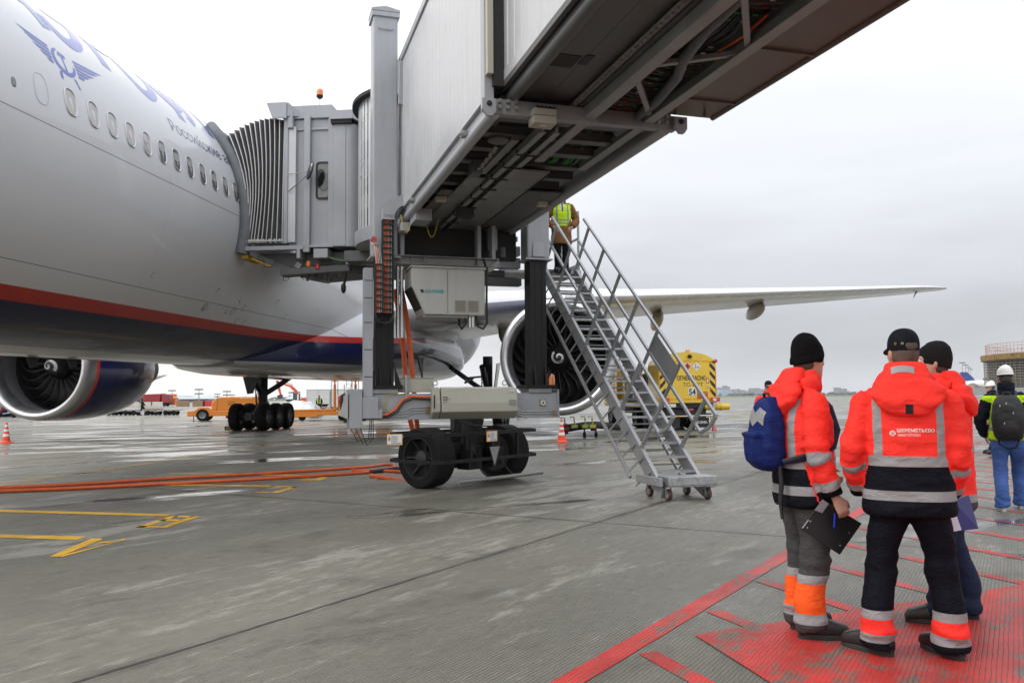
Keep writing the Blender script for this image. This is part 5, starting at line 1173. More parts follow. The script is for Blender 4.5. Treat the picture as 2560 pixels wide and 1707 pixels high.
for x, sd in ((SX0,-1),(SX1,1)):
    for i,t in enumerate(POSTS):
        b = S(x+sd*0.0,t,0.0); 
        w = MB(); w.beam(b, S(x,t-0.12,1.02), 0.045,0.045, up=BX); w.box(S(x,t,0.004),(0.09,0.09,0.012),RB); w.build('rail_post', M_STAIR, ST)
    for off, nm in ((1.02,'handrail'),(0.53,'mid_rail')):
        w = MB(); w.beam(S(x,POSTS[0]-0.12*off-(0.30 if off > 1 else 0.20),off),S(x,TT+0.1,off),0.045,0.045,up=snrm.x*BX+snrm.y*BT+snrm.z*BZ); w.build(nm, M_STAIR, ST, bev=0.004)
    a = S(x,POSTS[0]-0.12-0.30,1.02); c = S(x,POSTS[0]-0.06-0.20,0.53); m = (a+c)*0.5 - BT*0.07
    w = MB(); w.beam(a,V((a.x,a.y,a.z))*0.35+c*0.65-BT*0.10,0.045,0.045,up=BX); w.beam(V((a.x,a.y,a.z))*0.35+c*0.65-BT*0.10,c,0.045,0.045,up=BX); w.build('rail_end', M_STAIR, ST, bev=0.004)
w = MB(); x = SX1; q0, q1 = POSTS[1]-0.09, POSTS[2]-0.09; w.prism([S(x,q0,0.56),S(x,q1,0.56),S(x,q1-0.04,0.92),S(x,q0-0.04,0.92)],BX*0.004); w.build('sign_plate', M_STAIR, ST)
w = MB(); bbox(w,SX0-0.03,SX1+0.07,10.86,11.22,0.225,0.345); bbox(w,SX0-0.01,SX1+0.05,10.87,11.5,0.20,0.225); bl_ = w.build('base_step', M_GALV, ST, bev=0.006)
for x in (SX0-0.10,SX1+0.08):
    w = MB(); w.beam(B(x,10.95,0.27),B(x,11.75,0.27),0.05,0.12); w.rod(B(x-0.03,11.1,0.27),B(x+0.03,11.1,0.27),0.03,10); w.build('base_arm', M_STAIR, ST, bev=0.006)
for x,t in ((SX0+0.04,11.02),(SX1-0.02,11.0),(SX0+0.04,11.62),(SX1-0.02,11.62)):
    w = MB(); w.lathe([(0.02,-0.03),(0.075,-0.03),(0.085,-0.018),(0.085,0.018),(0.075,0.03),(0.02,0.03)],B(x,t,0.085),BX,24,m=0); w.lathe([(0.001,-0.032),(0.05,-0.032),(0.06,-0.028)],B(x,t,0.085),BX,20,m=1); w.lathe([(0.001,0.032),(0.05,0.032),(0.06,0.028)],B(x,t,0.085),BX,20,m=1)
    cs = w.build('castor', [mat('castor_red_rubber',(0.085,0.035,0.03),0.6),M_GALV], ST, smooth=40)
    w = MB(); w.beam(B(x-0.04,t,0.085),B(x-0.04,t,0.21),0.006,0.04,up=BT); w.beam(B(x+0.04,t,0.085),B(x+0.04,t,0.21),0.006,0.04,up=BT); w.build('castor_fork', M_STAIR, cs)
# landing with its guard
LZ = sz(16.15)
w = MB(); bbox(w,SX0-0.02,SX1+0.12,16.2,17.3,LZ-0.10,LZ-0.02); w.build('landing', M_GALV, ST)
w = MB()
for t in (16.28,17.25): bbox(w,SX1+0.08,SX1+0.12,t,t+0.04,LZ-0.05,LZ+1.25)
for z in (LZ+0.65,LZ+1.21): bbox(w,SX1+0.08,SX1+0.12,16.32,17.25,z,z+0.04)
bbox(w,SX1+0.09,SX1+0.11,16.28,17.28,LZ-0.02,LZ+0.14); w.build('landing_guard', M_STAIR, ST, bev=0.003)
w = MB(); bbox(w,SX0-0.9,SX0,16.4,17.3,LZ-0.08,LZ-0.02); w.build('landing_bridge', M_STAIR, ST)
# ================================================================ cones
M_CONEO = mat('cone_orange', (0.80,0.075,0.030), 0.5, var=0.08); M_CONEW = mat('cone_white', (0.75,0.75,0.74), 0.45, var=0.05)
def cone(p, lab):
    p = V(p); r = thing('traffic_cone', lab, 'traffic cone', p, 'cones marking the aircraft stand')
    w = MB(); R0,R1,H = 0.15,0.03,0.74
    def rr(z): return R0+(R1-R0)*z/H
    ms = [0,1,0,1,0,1,0]; zs = [0.05,0.235,0.33,0.415,0.50,0.58,0.665,0.74]
    w.lathe([(rr(z),z) for z in zs]+[(0.001,0.745)],p,BZ,28,mats=ms+[0]); w.build('cone_body', [M_CONEO,M_CONEW], r, smooth=40)
    w = MB(); w.lathe([(0.24,0.0),(0.245,0.02),(0.20,0.035),(0.16,0.06),(0.145,0.075)],p,BZ,28); w.build('cone_base', M_CONEO, r, smooth=40); return r
cone(G(1404.5,1105), 'striped orange cone standing alone left of the wheeled stairs')
cone(G(15,1107), 'striped orange cone on the apron in front of the far engine')
# ================================================================ orange power cables
def cable(name, pts, r, lab, m=M_ORANGE, n=10, grp='orange power cables', cat='power cable'):
    pts = [V(p) for p in pts]; out = []
    for i in range(len(pts)-1):
        p0,p1,p2,p3 = pts[max(0,i-1)],pts[i],pts[i+1],pts[min(len(pts)-1,i+2)]
        for q in range(8):
            t = q/8; out.append(0.5*((2*p1)+(p2-p0)*t+(2*p0-5*p1+4*p2-p3)*t*t+(3*p1-p0-3*p2+p3)*t**3))
    out.append(pts[-1]); w = MB(); w.tube(out,r,n); o = w.build(name, m, None, smooth=60); recenter(o, (pts[0].x,pts[0].y,0)); return tag(o,lab,cat,grp)
rz = 0.031
def gz(x,y,z=rz): q = G(x,y,z); return q
cable('power_cable', [gz(-160,1226),gz(0,1219),gz(220,1208),gz(425,1195),gz(640,1184),gz(897,1168),gz(960,1161),gz(985,1163),gz(975,1170),gz(930,1176),gz(880,1176)], rz, 'upper of two orange cables lying across the apron, looped beside the black wheel')
cable('power_cable', [gz(-160,1234),gz(0,1227),gz(180,1220),gz(383,1210),gz(640,1197),gz(880,1183),gz(960,1177),gz(1010,1180),gz(1040,1190)], rz, 'lower of two orange cables lying across the apron in front of its twin')
def drop(x0,y0,x1,y1,d0,d1,lab):
    a = P(x0,y0,d0); b = P(x1,y1,d1); cable('power_cable',[a+BZ*0.12-BX*0.02,a,a*0.72+b*0.28+BX*0.04,a*0.35+b*0.65+BX*0.02,b,V((b.x+0.15,b.y+0.2,0.04)),V((b.x-0.8,b.y+0.6,0.04))],0.045,lab)
drop(1003,722,1044,1072,14.9,15.2,'orange cable hanging from the converter box, the one touching ground behind the left wheel')
drop(989,740,1022,1030,15.2,15.5,'thinner looking orange cable hanging farther back from the converter box')
w = MB(); w.tube([gz(925,1180,0.03),gz(985,1172,0.05),gz(1010,1172,0.05)],0.045,10); o = w.build('cable_plug', M_WIRE, None, smooth=50); recenter(o, G(925,1180)); tag(o,'black cable plug on the ground between orange cables','cable plug')
# ================================================================ yellow fuel truck
M_TY = mat('truck_yellow', (0.76,0.50,0.008), 0.32, coat=0.7, var=0.06, scale=1.5, dirt=0.06); M_TYD = mat('truck_orange_tape', (0.70,0.26,0.01), 0.4)
M_CHAS = mat('truck_chassis_black', (0.012,0.012,0.013), 0.5, var=0.3, dirt=0.2)
M_TAIL = mat('tail_light_red', (0.55,0.02,0.015), 0.25, coat=1.0)
_ta = radians(-10); TFW = V((sin(_ta),cos(_ta),0)); TRT = V((cos(_ta),-sin(_ta),0)); TO = P(1722,1077,36.6); TO.z = 0
def T(x,y,z): return TO + TRT*x + TFW*y + BZ*z
RT_ = Matrix(((TRT.x,TFW.x,0),(TRT.y,TFW.y,0),(0,0,1)))
TK = thing('fuel_truck', 'yellow fuel truck with hazard chevrons on its rear, beyond the stairs', 'fuel truck', TO)
def tbox(mb,x0,x1,y0,y1,z0,z1,m=0): return mb.hexa([T(x0,y0,z0),T(x1,y0,z0),T(x1,y1,z0),T(x0,y1,z0),T(x0,y0,z1),T(x1,y0,z1),T(x1,y1,z1),T(x0,y1,z1)],m)
w = MB(); hw = 1.32
prof = [(-hw,1.20),(hw,1.20),(hw,2.75)]+[(hw*cos(radians(a_))*1.0, 2.75+0.66*sin(radians(a_))**0.8) for a_ in range(12,180,12)]+[(-hw,2.75)]
w.loft([[T(x,y,z) for x,z in prof] for y in (0.0,1.4)]); w.build('rear_housing', M_TY, TK, smooth=30)
w = MB(); prof2 = [(-1.2,1.35),(1.2,1.35),(1.25,2.2)]+[(1.25*cos(radians(a_)),2.2+0.75*sin(radians(a_))) for a_ in range(15,180,15)]+[(-1.25,2.2)]
w.loft([[T(x,y,z) for x,z in prof2] for y in (1.42,6.6)]); w.build('tank_body', M_TY, TK, smooth=30)
w = MB(); tbox(w,-1.28,-1.21,1.45,4.4,1.25,2.55); w.build('side_compartment', M_CHAS, TK)
w = MB(); w.hexa([T(-1.30,1.5,2.55),T(-1.26,1.5,2.62),T(-1.26,4.3,2.62),T(-1.30,4.3,2.55),T(-1.95,1.5,2.30),T(-1.93,1.5,2.36),T(-1.93,4.3,2.36),T(-1.95,4.3,2.30)]); w.build('raised_flap', M_TY, TK)
w = MB(); random.seed(2)
for q in range(9): tbox(w,-1.36+random.random()*.06,-1.29,1.6+q*0.3,1.8+q*0.3,1.35+random.random()*.2,1.7+random.random()*.6,m=q%3)
w.build('pump_gear', [M_STEEL,M_CHAS,M_TYD], TK, bev=0.02)
w = MB(); tbox(w,-1.5,-1.28,4.5,6.5,1.0,1.3); tbox(w,-1.5,-1.3,2.0,4.4,1.0,1.18); w.build('side_step', M_TY, TK, bev=0.02)
w = MB(); tbox(w,-1.22,1.22,6.9,8.9,1.0,2.9); w.build('cab', M_TY, TK, bev=0.12, seg=3)
w = MB(); tbox(w,-1.235,-1.22,7.3,8.5,1.95,2.6); w.build('cab_window', M_WIN, TK)
w = MB(); tbox(w,-0.5,0.5,0.5,9.0,0.65,1.05); tbox(w,-1.2,1.2,0.15,0.35,0.95,1.2); tbox(w,-1.1,1.1,0.05,0.2,0.62,0.74); tbox(w,-0.95,0.95,0.3,0.9,0.55,0.95); w.build('chassis', M_CHAS, TK, bev=0.02)
for y in (2.2,3.6,7.7):
    for sg in (-1,1):
        if y < 5:
            wheel_parts(TK, T(sg*0.98,y,0.52), TRT, 0.52, 0.56, 'wheel', 0.28)
        else: wheel_parts(TK, T(sg*1.06,y,0.52), TRT, 0.52, 0.34, 'wheel', 0.28)
for x0,x1 in ((-0.95,-0.35),(0.35,0.98)):
    w = MB(); tbox(w,x0,x1,0.10,0.14,0.12,0.55); w.build('mud_flap', M_CHAS, TK)
w = MB(); lettering(w,'SCANIA',T(0.40,0.09,0.30),TRT,BZ,0.16,0,fit=0.52,bold=0.006); w.build('flap_lettering', M_SIGNW, TK)
w = MB(); w.rod(T(-1.25,-0.12,0.60),T(1.45,-0.12,0.66),0.035,8); w.rod(T(1.0,-0.12,0.63),T(1.0,-0.12,0.25),0.04,8); w.build('rear_rail', M_STEEL, TK, smooth=50)
w = MB()
for x in (-0.6,0.15,0.85): w.rod(T(x,-0.12,0.62),T(x+0.18,-0.12,0.625),0.038,8)
w.build('rail_band', M_TYD, TK)
w = MB(); w.rod(T(1.15,-0.05,1.2),T(1.15,-0.05,0.15),0.06,10,m=0); w.lathe([(0.02,0.3),(0.10,0.06),(0.12,0)],T(1.15,-0.05,0.0),BZ,14,m=1); w.build('stabiliser_leg', [M_STEEL,M_TAIL], TK, smooth=40)
# rear face details
yb = -0.006
for x0,sg in ((-1.27,1),(1.02,-1)):
    w = MB()
    for q in range(5):
        z = 1.42+q*0.37
        if sg > 0: pts = [(x0,z+0.0),(x0+0.25,z+0.26),(x0+0.25,z+0.44),(x0,z+0.18)]
        else: pts = [(x0,z+0.26),(x0+0.25,z+0.0),(x0+0.25,z+0.18),(x0,z+0.44)]
        pts = [(x_,max(1.38,min(3.0,z_))) for x_,z_ in pts]
        w.prism([T(px_,yb,pz_) for px_,pz_ in pts],TFW*0.005)
    w.build('hazard_chevrons', M_INK, TK)
w = MB()
for z in (1.33,2.98):
    for q in range(5): w.prism([T(-1.0+q*0.42,yb,z),T(-0.68+q*0.42,yb,z),T(-0.68+q*0.42,yb,z+0.05),T(-1.0+q*0.42,yb,z+0.05)],TFW*0.005)
for x in (-1.315,1.27): tbox(w,x,x+0.045,-0.008,0,1.5,2.7)
w.build('contour_tape', M_TYD, TK)
w = MB()
def diamond(cx,cz,r,m,dy): w.prism([T(cx,yb-dy,cz-r),T(cx+r,yb-dy,cz),T(cx,yb-dy,cz+r),T(cx-r,yb-dy,cz)],TFW*0.003,m)
diamond(0.0,2.78,0.20,1,0.002); diamond(0.0,2.78,0.17,0,0.004); w.prism([T(-0.03,yb-0.007,2.74),T(0.04,yb-0.007,2.74),T(0.05,yb-0.007,2.80),T(0.01,yb-0.007,2.88),T(-0.05,yb-0.007,2.80)],TFW*0.002,2)
w.build('flammable_sign', [M_TAIL,M_SIGNW,M_INK], TK)
w = MB(); diamond(0.42,2.78,0.20,0,0.002); 
w.prism([T(0.30,yb-0.007,2.72),T(0.54,yb-0.007,2.72),T(0.54,yb-0.007,2.735),T(0.30,yb-0.007,2.735)],TFW*0.002,1); w.prism([T(0.36,yb-0.007,2.735),T(0.38,yb-0.007,2.735),T(0.40,yb-0.007,2.88),T(0.37,yb-0.007,2.88)],TFW*0.002,1); w.prism([T(0.43,yb-0.007,2.745),T(0.50,yb-0.007,2.76),T(0.51,yb-0.007,2.79),T(0.44,yb-0.007,2.77)],TFW*0.002,1)
w.build('environment_sign', [M_SIGNW,M_INK], TK)
w = MB(); lettering(w,'ОГНЕОПАСНО',T(-0.50,yb,2.18),TRT,BZ,0.26,0,fit=1.36,bold=0.008); lettering(w,'ТС-1 РТ',T(-0.22,yb,1.90),TRT,BZ,0.24,0,fit=0.92); w.build('rear_lettering', M_INK, TK)
w = MB(); w.prism([T(0.02,yb-0.002,1.50),T(0.38,yb-0.002,1.50),T(0.38,yb-0.002,1.86),T(0.02,yb-0.002,1.86)],TFW*0.004,0); lettering(w,'54',T(0.045,yb-0.007,1.54),TRT,BZ,0.38,1,fit=0.31,bold=0.01); w.build('number_panel', [M_SIGNW,M_INK], TK)
w = MB(); w.prism([T(0.43,yb-0.002,1.38),T(0.90,yb-0.002,1.38),T(0.90,yb-0.002,1.68),T(0.43,yb-0.002,1.68)],TFW*0.004,1); w.prism([T(0.45,yb-0.005,1.40),T(0.88,yb-0.005,1.40),T(0.88,yb-0.005,1.52),T(0.45,yb-0.005,1.52)],TFW*0.002,0); w.prism([T(0.45,yb-0.005,1.54),T(0.88,yb-0.005,1.54),T(0.88,yb-0.005,1.66),T(0.45,yb-0.005,1.66)],TFW*0.002,0); lettering(w,'1863',T(0.50,yb-0.008,1.405),TRT,BZ,0.13,1,fit=0.32); lettering(w,'30',T(0.58,yb-0.008,1.545),TRT,BZ,0.13,1,fit=0.16); w.build('danger_plate', [mat('danger_orange',(0.70,0.12,0.02),0.4),M_INK], TK)
w = MB(); tbox(w,0.86,0.98,-0.012,0,2.05,2.28,0); tbox(w,0.895,0.945,-0.016,-0.012,2.09,2.24,1); w.build('extinguisher_sign', [M_TAIL,M_SIGNW], TK)
for x in (-0.82,0.90): 
    w = MB(); tbox(w,x,x+0.09,-0.04,0,1.84,1.94); w.build('door_lock', M_STEEL, TK, bev=0.01)
    w = MB(); tbox(w,x-0.09,x+0.21,-0.006,-0.002,1.55,2.40); w.build('locker_door', M_TY, TK)
for x in (-1.2,1.12):
    w = MB(); tbox(w,x-0.10,x+0.30,-0.14,-0.02,1.24,1.42,0); tbox(w,x-0.02,x+0.12,-0.145,-0.14,1.27,1.39,1); w.build('tail_light', [M_TAIL,M_SIGNW], TK, bev=0.03)
w = MB(); tbox(w,-0.02,0.22,-0.10,0.0,0.86,0.94); w.build('fog_light', M_TAIL, TK, bev=0.02)
w = MB(); tbox(w,-1.12,-0.58,-0.05,-0.02,1.02,1.16,0); lettering(w,'726',T(-1.06,-0.055,1.05),TRT,BZ,0.10,1,fit=0.24); w.build('registration_plate', [M_SIGNW,M_INK], TK)
w = MB(); w.lathe([(0.10,0),(0.10,0.14),(0.08,0.17),(0.001,0.175)],T(0.08,0.12,3.34),BZ,16); w.build('roof_beacon', M_LAMPO, TK, smooth=40)
w = MB(); w.ball(T(0.10,-0.06,3.22),(0.10,0.10,0.09),12); w.build('rear_camera', M_CHAS, TK, smooth=60)
for x in (-1.25,1.28): w = MB(); w.ball(T(x,-0.05,3.02),(0.09,0.06,0.09),14); w.rod(T(x,-0.02,2.98),T(x*0.95,0.02,2.86),0.02,6); w.build('marker_lamp', M_TAIL, TK, smooth=60)
w = MB(); w.lathe([(0.001,-0.55),(0.10,-0.53),(0.15,-0.45),(0.15,0.2),(0.17,0.2),(0.17,0.26),(0.15,0.26),(0.15,0.6),(0.001,0.62)],T(1.35,0.2,1.02),TRT,20); w.build('hose_end', M_TY, TK, smooth=40)
w = MB(); w.lathe([(0.03,0),(0.19,0.0),(0.19,0.05),(0.10,0.10)],T(-1.42,2.2,1.45),TRT,20,m=0); w.build('hose_nozzle', M_CONEO, TK, smooth=40)
w = MB(); tbox(w,-1.4,-1.2,5.9,6.3,1.3,3.0); w.beam(T(-1.34,4.7,1.3),T(-1.34,4.7,2.7),0.05,0.05); w.beam(T(-1.34,5.2,1.3),T(-1.34,5.2,2.7),0.05,0.05); w.build('ladder_frame', M_TY, TK)
# ================================================================ hose trolley by the engine
HT = thing('hose_trolley', 'black hose on a small trolley with yellow-green handles beneath the engine', 'hose trolley', G(1440,1088))
M_LIME = mat('lime_handle_paint', (0.42,0.46,0.06), 0.45, dirt=0.3)
def hp(x,y,d=31.2): return P(x,y,d)
w = MB(); w.tube([hp(1405,1072),hp(1420,1070),hp(1445,1066,31.4),hp(1470,1063,31.8),hp(1490,1062,32.3),hp(1520,1064,33.5),hp(1545,1068,34.5)],0.14,12); w.build('hose', M_WIRE, HT, smooth=50)
w = MB(); w.lathe([(0.12,-0.12),(0.19,-0.1),(0.19,0.1),(0.12,0.12)],hp(1412,1072),TRT,16); w.lathe([(0.12,-0.1),(0.18,-0.08),(0.18,0.08),(0.12,0.1)],hp(1483,1065,32),TRT,16); w.build('red_coupling', mat('dull_red',(0.16,0.015,0.015),0.5), HT, smooth=40)
for x,y in ((1407,1044),(1431,1042),(1458,1041),(1476,1041)):
    w = MB(); a = hp(x,y); b = hp(x+3,1063); 
    w.tube([a-BX*0.08-BZ*0.05,a-BX*0.08,a+BX*0.08,a+BX*0.08-BZ*0.1],0.018,6); w.rod(a+BX*0.06-BZ*0.05,b+BX*0.05,0.03,6); w.box(b-BZ*0.03,(0.24,0.24,0.12),RB); w.build('hose_clamp', M_LIME, HT, bev=0.0)
for x in (1410,1461,1490):
    w = MB(); c = hp(x,1076); c.z = 0.10; w.lathe([(0.02,-0.04),(0.09,-0.04),(0.10,0),(0.09,0.04),(0.02,0.04)],c,TRT,16); w.build('trolley_wheel', M_TYRE, HT, smooth=40)
    w = MB(); w.rod(c,c+BZ*0.2,0.03,6); w.build('wheel_stem', M_CHAS, HT)
# ================================================================ ground vehicles and the far side of the airfield
M_ORP = mat('vehicle_orange', (0.74,0.235,0.015), 0.38, coat=0.4, var=0.08, scale=1.2, dirt=0.12)
M_ORD = mat('scissor_orange', (0.60,0.20,0.02), 0.45, var=0.12, dirt=0.3)
def fr(p, az):
    p = V(p); f = V((sin(az),cos(az),0)); r = V((cos(az),-sin(az),0))
    return (lambda x,y,z: p + r*x + f*y + BZ*z), r, f
def fbox(mb,F,x0,x1,y0,y1,z0,z1,m=0): return mb.hexa([F(x0,y0,z0),F(x1,y0,z0),F(x1,y1,z0),F(x0,y1,z0),F(x0,y0,z1),F(x1,y0,z1),F(x1,y1,z1),F(x0,y1,z1)],m)
# orange start cart, seen side-on: x along its length to the right in the picture
p = G(467,1053); F,r,f = fr(p, radians(-10)); AS = thing('air_start_cart', 'low orange wheeled cart with sloping hood, left of the landing gear', 'ground cart', p)
w = MB(); w.prism([F(0,0,0.34),F(0.3,0,0.34),F(1.75,0,0.34),F(5.2,0,0.34),F(5.2,0,0.72),F(1.75,0,0.72),F(1.45,0,0.98),F(0.78,0,0.98),F(0.42,0,0.74),F(0,0,0.70)],f*1.9); w.build('chassis', M_ORP, AS, bev=0.03)
w = MB(); w.prism([F(1.62,0.12,0.74),F(5.1,0.12,0.74),F(5.1,0.12,1.70),F(2.35,0.12,1.70),F(1.95,0.12,1.62),F(1.62,0.12,1.32)],f*1.66); hd = w.build('hood', M_ORP, AS, bev=0.06, seg=2)
w = MB()
for q in range(7): w.prism([F(2.75+q*0.07,0.115,1.05),F(2.78+q*0.07,0.115,1.05),F(2.78+q*0.07,0.115,1.36),F(2.75+q*0.07,0.115,1.36)],f*0.006)
for q in range(14): w.prism([F(2.72+q*0.16,0.115,1.44),F(2.80+q*0.16,0.115,1.38),F(2.88+q*0.16,0.115,1.44),F(2.80+q*0.16,0.115,1.41)],f*0.006)
w.build('hood_vents', mat('vent_brown',(0.20,0.07,0.01),0.6), hd)
w = MB()
for i in range(12): w.prism([F(3.55+i*0.07,0.112,1.58),F(3.60+i*0.07,0.112,1.58),F(3.60+i*0.07,0.112,1.625),F(3.55+i*0.07,0.112,1.625)],f*0.004)
w.build('hood_stripe', M_SIGNW, hd)
w = MB(); w.rod(F(2.0,-0.02,0.7),F(2.06,0.05,1.75),0.012,5); w.build('antenna', M_WIRE, AS)
for x in (1.05,4.3):
    for y in (0.02,1.86): wheel_parts(AS, F(x,y,0.43), f, 0.43, 0.26, 'wheel', 0.22)
w = MB(); fbox(w,F,2.6,3.0,0.2,1.7,0.18,0.36); w.rod(F(0.4,0.3,0.0),F(0.4,0.3,0.4),0.03,6); w.build('underpan', M_CHAS, AS)
# low loader with masts behind the landing gear
p = G(735,1052); F,r,f = fr(p, radians(-4)); LD = thing('cargo_loader', 'orange cargo loader with two hydraulic masts and ladder under the fuselage', 'cargo loader', p)
w = MB(); fbox(w,F,-1.6,4.4,0,2.6,0.38,0.66); fbox(w,F,-1.2,1.6,-0.02,2.6,0.26,0.38); w.prism([F(-1.6,-0.01,0.66),F(2.6,-0.01,0.66),F(2.9,-0.01,0.78),F(2.9,-0.01,0.84),F(-1.6,-0.01,0.74)],f*0.2); w.build('deck_frame', M_ORP, LD, bev=0.02)
w = MB(); fbox(w,F,-1.5,2.6,0.25,2.4,0.67,0.72); w.build('roller_deck', M_GALV, LD)
for x,y in ((-0.9,0.3),(0.5,0.3),(3.2,0.3),(-0.9,2.2),(3.2,2.2)):
    w = MB(); w.lathe([(0.02,-0.12),(0.2,-0.12),(0.24,-0.08),(0.24,0.08),(0.2,0.12),(0.02,0.12)],F(x,y,0.24),f,20); w.build('wheel', M_TYRE, LD, smooth=40)
for x in (2.72,4.15):
    w = MB(); w.rod(F(x,0.3,0.6),F(x,0.3,2.5),0.09,12); w.rod(F(x,0.3,2.5),F(x,0.3,3.2),0.05,10); ms = w.build('lift_mast', M_ORD, LD, smooth=40)
    w = MB(); w.prism([F(x-0.28,0.2,2.86),F(x-0.12,0.2,2.68),F(x+0.12,0.2,2.68),F(x+0.28,0.2,2.86),F(x+0.24,0.2,3.02),F(x+0.1,0.2,3.12),F(x-0.1,0.2,3.12),F(x-0.24,0.2,3.02)],f*0.12); w.build('chain_head', M_ORP, ms, bev=0.03)
    w = MB(); w.rod(F(x-0.22,0.25,0.7),F(x-0.22,0.25,2.8),0.02,5); w.rod(F(x+0.22,0.25,1.8),F(x+0.22,0.25,2.8),0.02,5); w.build('lift_chain', M_WIRE, ms)
w = MB(); fbox(w,F,2.95,3.5,0.1,1.2,0.66,1.7); fbox(w,F,3.5,4.6,0.5,1.6,1.35,1.62); fbox(w,F,4.15,4.5,0.1,1.2,0.66,1.6)
for q in range(4): w.rod(F(3.65+q*0.14,0.6,1.62),F(3.65+q*0.14,0.6,2.0+0.05*(q%2)),0.05,8)
w.build('engine_housing', M_ORD, LD, bev=0.02)
w = MB()
for x in (3.42,3.88): w.rod(F(x,-0.02,0.68),F(x,-0.02,2.5),0.03,6)
for q in range(5): w.rod(F(3.42,-0.02,0.95+q*0.32),F(3.88,-0.02,0.95+q*0.32),0.022,6)
for z in (2.5,2.9,3.3): w.rod(F(3.55,0.1,z),F(3.9,0.1,z),0.02,5)
for x in (3.55,3.9): w.rod(F(x,0.1,2.3),F(x,0.1,3.35),0.02,5)
w.build('ladder', M_STEEL, LD, smooth=40)
w = MB(); w.lathe([(0.001,0),(0.10,0.02),(0.11,0.08),(0.11,0.42),(0.08,0.5),(0.03,0.55)],F(3.13,-0.12,1.15),BZ,14); w.build('fire_extinguisher', mat('extinguisher_red',(0.45,0.02,0.02),0.35), LD, smooth=40)
w = MB(); w.beam(F(4.0,0.5,3.25),F(6.6,0.6,2.0),0.24,0.3); w.beam(F(4.2,1.5,3.3),F(6.8,1.5,2.2),0.2,0.3); w.build('scissor_arm', M_ORD, LD, bev=0.01)
w = MB(); w.rod(F(1.4,0.3,3.1),F(6.5,0.3,3.1),0.03,6); w.rod(F(1.4,1.2,3.2),F(6.5,1.2,3.2),0.03,6); fbox(w,F,5.6,6.6,0.2,2,0.4,1.9); w.build('upper_bridge', M_ORD, LD)
# standing worker, walker and the rest of the people come later
# excavator
p = P(752,1012,185); p.z = 0; F,r,f = fr(p, 0); EX = thing('excavator', 'orange excavator with bent boom raised behind the cargo loader', 'excavator', p)
M_EXO = mat('excavator_orange', (0.70,0.10,0.03), 0.45, var=0.1, dirt=0.15)
w = MB(); fbox(w,F,-1.7,1.9,-1.2,1.2,0.0,0.9); w.build('crawler', M_CHAS, EX, bev=0.2)
w = MB(); fbox(w,F,0.2,1.9,-1.1,1.1,0.95,1.75); fbox(w,F,-1.5,1.5,-1.1,1.1,0.9,1.1); w.build('upper_body', M_EXO, EX, bev=0.08)
w = MB(); fbox(w,F,-1.45,-0.1,-1.15,-0.1,1.05,2.75); cb_ = w.build('cab', M_CHAS, EX, bev=0.1)
w = MB(); fbox(w,F,-0.55,-0.15,-1.16,-1.15,1.3,2.6); w.build('cab_panel', M_SIGNW, cb_); w = MB(); fbox(w,F,-1.35,-0.7,-1.165,-1.15,1.5,2.6); w.build('cab_window', M_WIN, cb_)
w = MB(); pts = [(-0.6,1.2),(-0.9,3.1),(-2.2,4.3),(-5.2,5.3)]
for (x0,z0),(x1,z1),h0 in zip(pts,pts[1:],(0.55,0.6,0.42)): w.beam(F(x0,0,z0),F(x1,0,z1),0.4,h0)
w.rod(F(-1.8,0,4.6),F(-4.6,0,5.6),0.09,8); w.build('boom', M_EXO, EX, bev=0.05)
w = MB(); w.prism([F(-5.5,-0.2,5.7),F(-4.9,-0.2,5.5),F(-4.3,-0.2,2.6),F(-4.6,-0.2,2.5),F(-5.3,-0.2,4.4)],f*0.4); w.build('dipper_arm', M_EXO, EX)
w = MB(); w.prism([F(-5.1,-0.5,2.3),F(-4.2,-0.5,2.6),F(-4.0,-0.5,1.9),F(-4.5,-0.5,1.6),F(-5.0,-0.5,1.8)],f*1.0); w.build('bucket', M_GEAR, EX)
# containers on dollies
def dolly(p, az, ln, lab, load=None, grp='flat baggage dollies'):
    F,r,f = fr(p, az); D = thing('baggage_dolly', lab, 'dolly', p, grp)
    w = MB(); fbox(w,F,0,ln,0,1.7,0.48,0.58); fbox(w,F,0.05,ln-0.05,0.1,0.2,0.40,0.48); w.rod(F(0,0.85,0.45),F(-0.8,0.85,0.35),0.04,6); w.build('platform', M_GALV, D)
    for x in (0.5,ln-0.5):
        for y in (0.15,1.55):
            w = MB(); w.lathe([(0.02,-0.08),(0.2,-0.08),(0.25,-0.05),(0.25,0.05),(0.2,0.08),(0.02,0.08)],F(x,y,0.25),f,16); w.build('wheel', M_TYRE, D, smooth=40)
    return F
M_PLY = mat('worn_plywood', (0.30,0.19,0.10), 0.7, var=0.3, dirt=0.3)
for i,(x,lab) in enumerate(((258,'flat grey baggage dolly, first one right of the far engine'),(300,'flat grey baggage dolly left of the walking worker'),(356,'flat dolly with plank load just right of the walking worker'),(400,'flat grey dolly at the right end of the dolly row'))):
    q = P(x,1037,86-i*0.8); q.z = 0; F = dolly(q, radians(-8), 1.75, lab)
    if i == 2:
        w = MB(); fbox(w,F,0.1,1.6,0.2,1.5,0.585,0.68); o = w.build('plywood_sheet', M_PLY); recenter(o, F(0.8,0.8,0.583)); tag(o,'weathered plywood sheets lying on a flat dolly','plywood sheet')
q = P(18,1042,78); q.z = 0; F = dolly(q, radians(-6), 2.6, 'dark dolly with its towbar folded up below the blue engine at left'); w = MB(); w.beam(F(0.1,0.4,0.4),F(-0.1,0.4,2.0),0.1,0.1); w.beam(F(0.5,0.4,0.5),F(0.0,0.4,1.9),0.06,0.06); o = w.build('folded_towbar', M_BEAMG); recenter(o, F(0,0.4,0.4)); tag(o,'grey towbar standing folded up on the dark dolly','towbar')
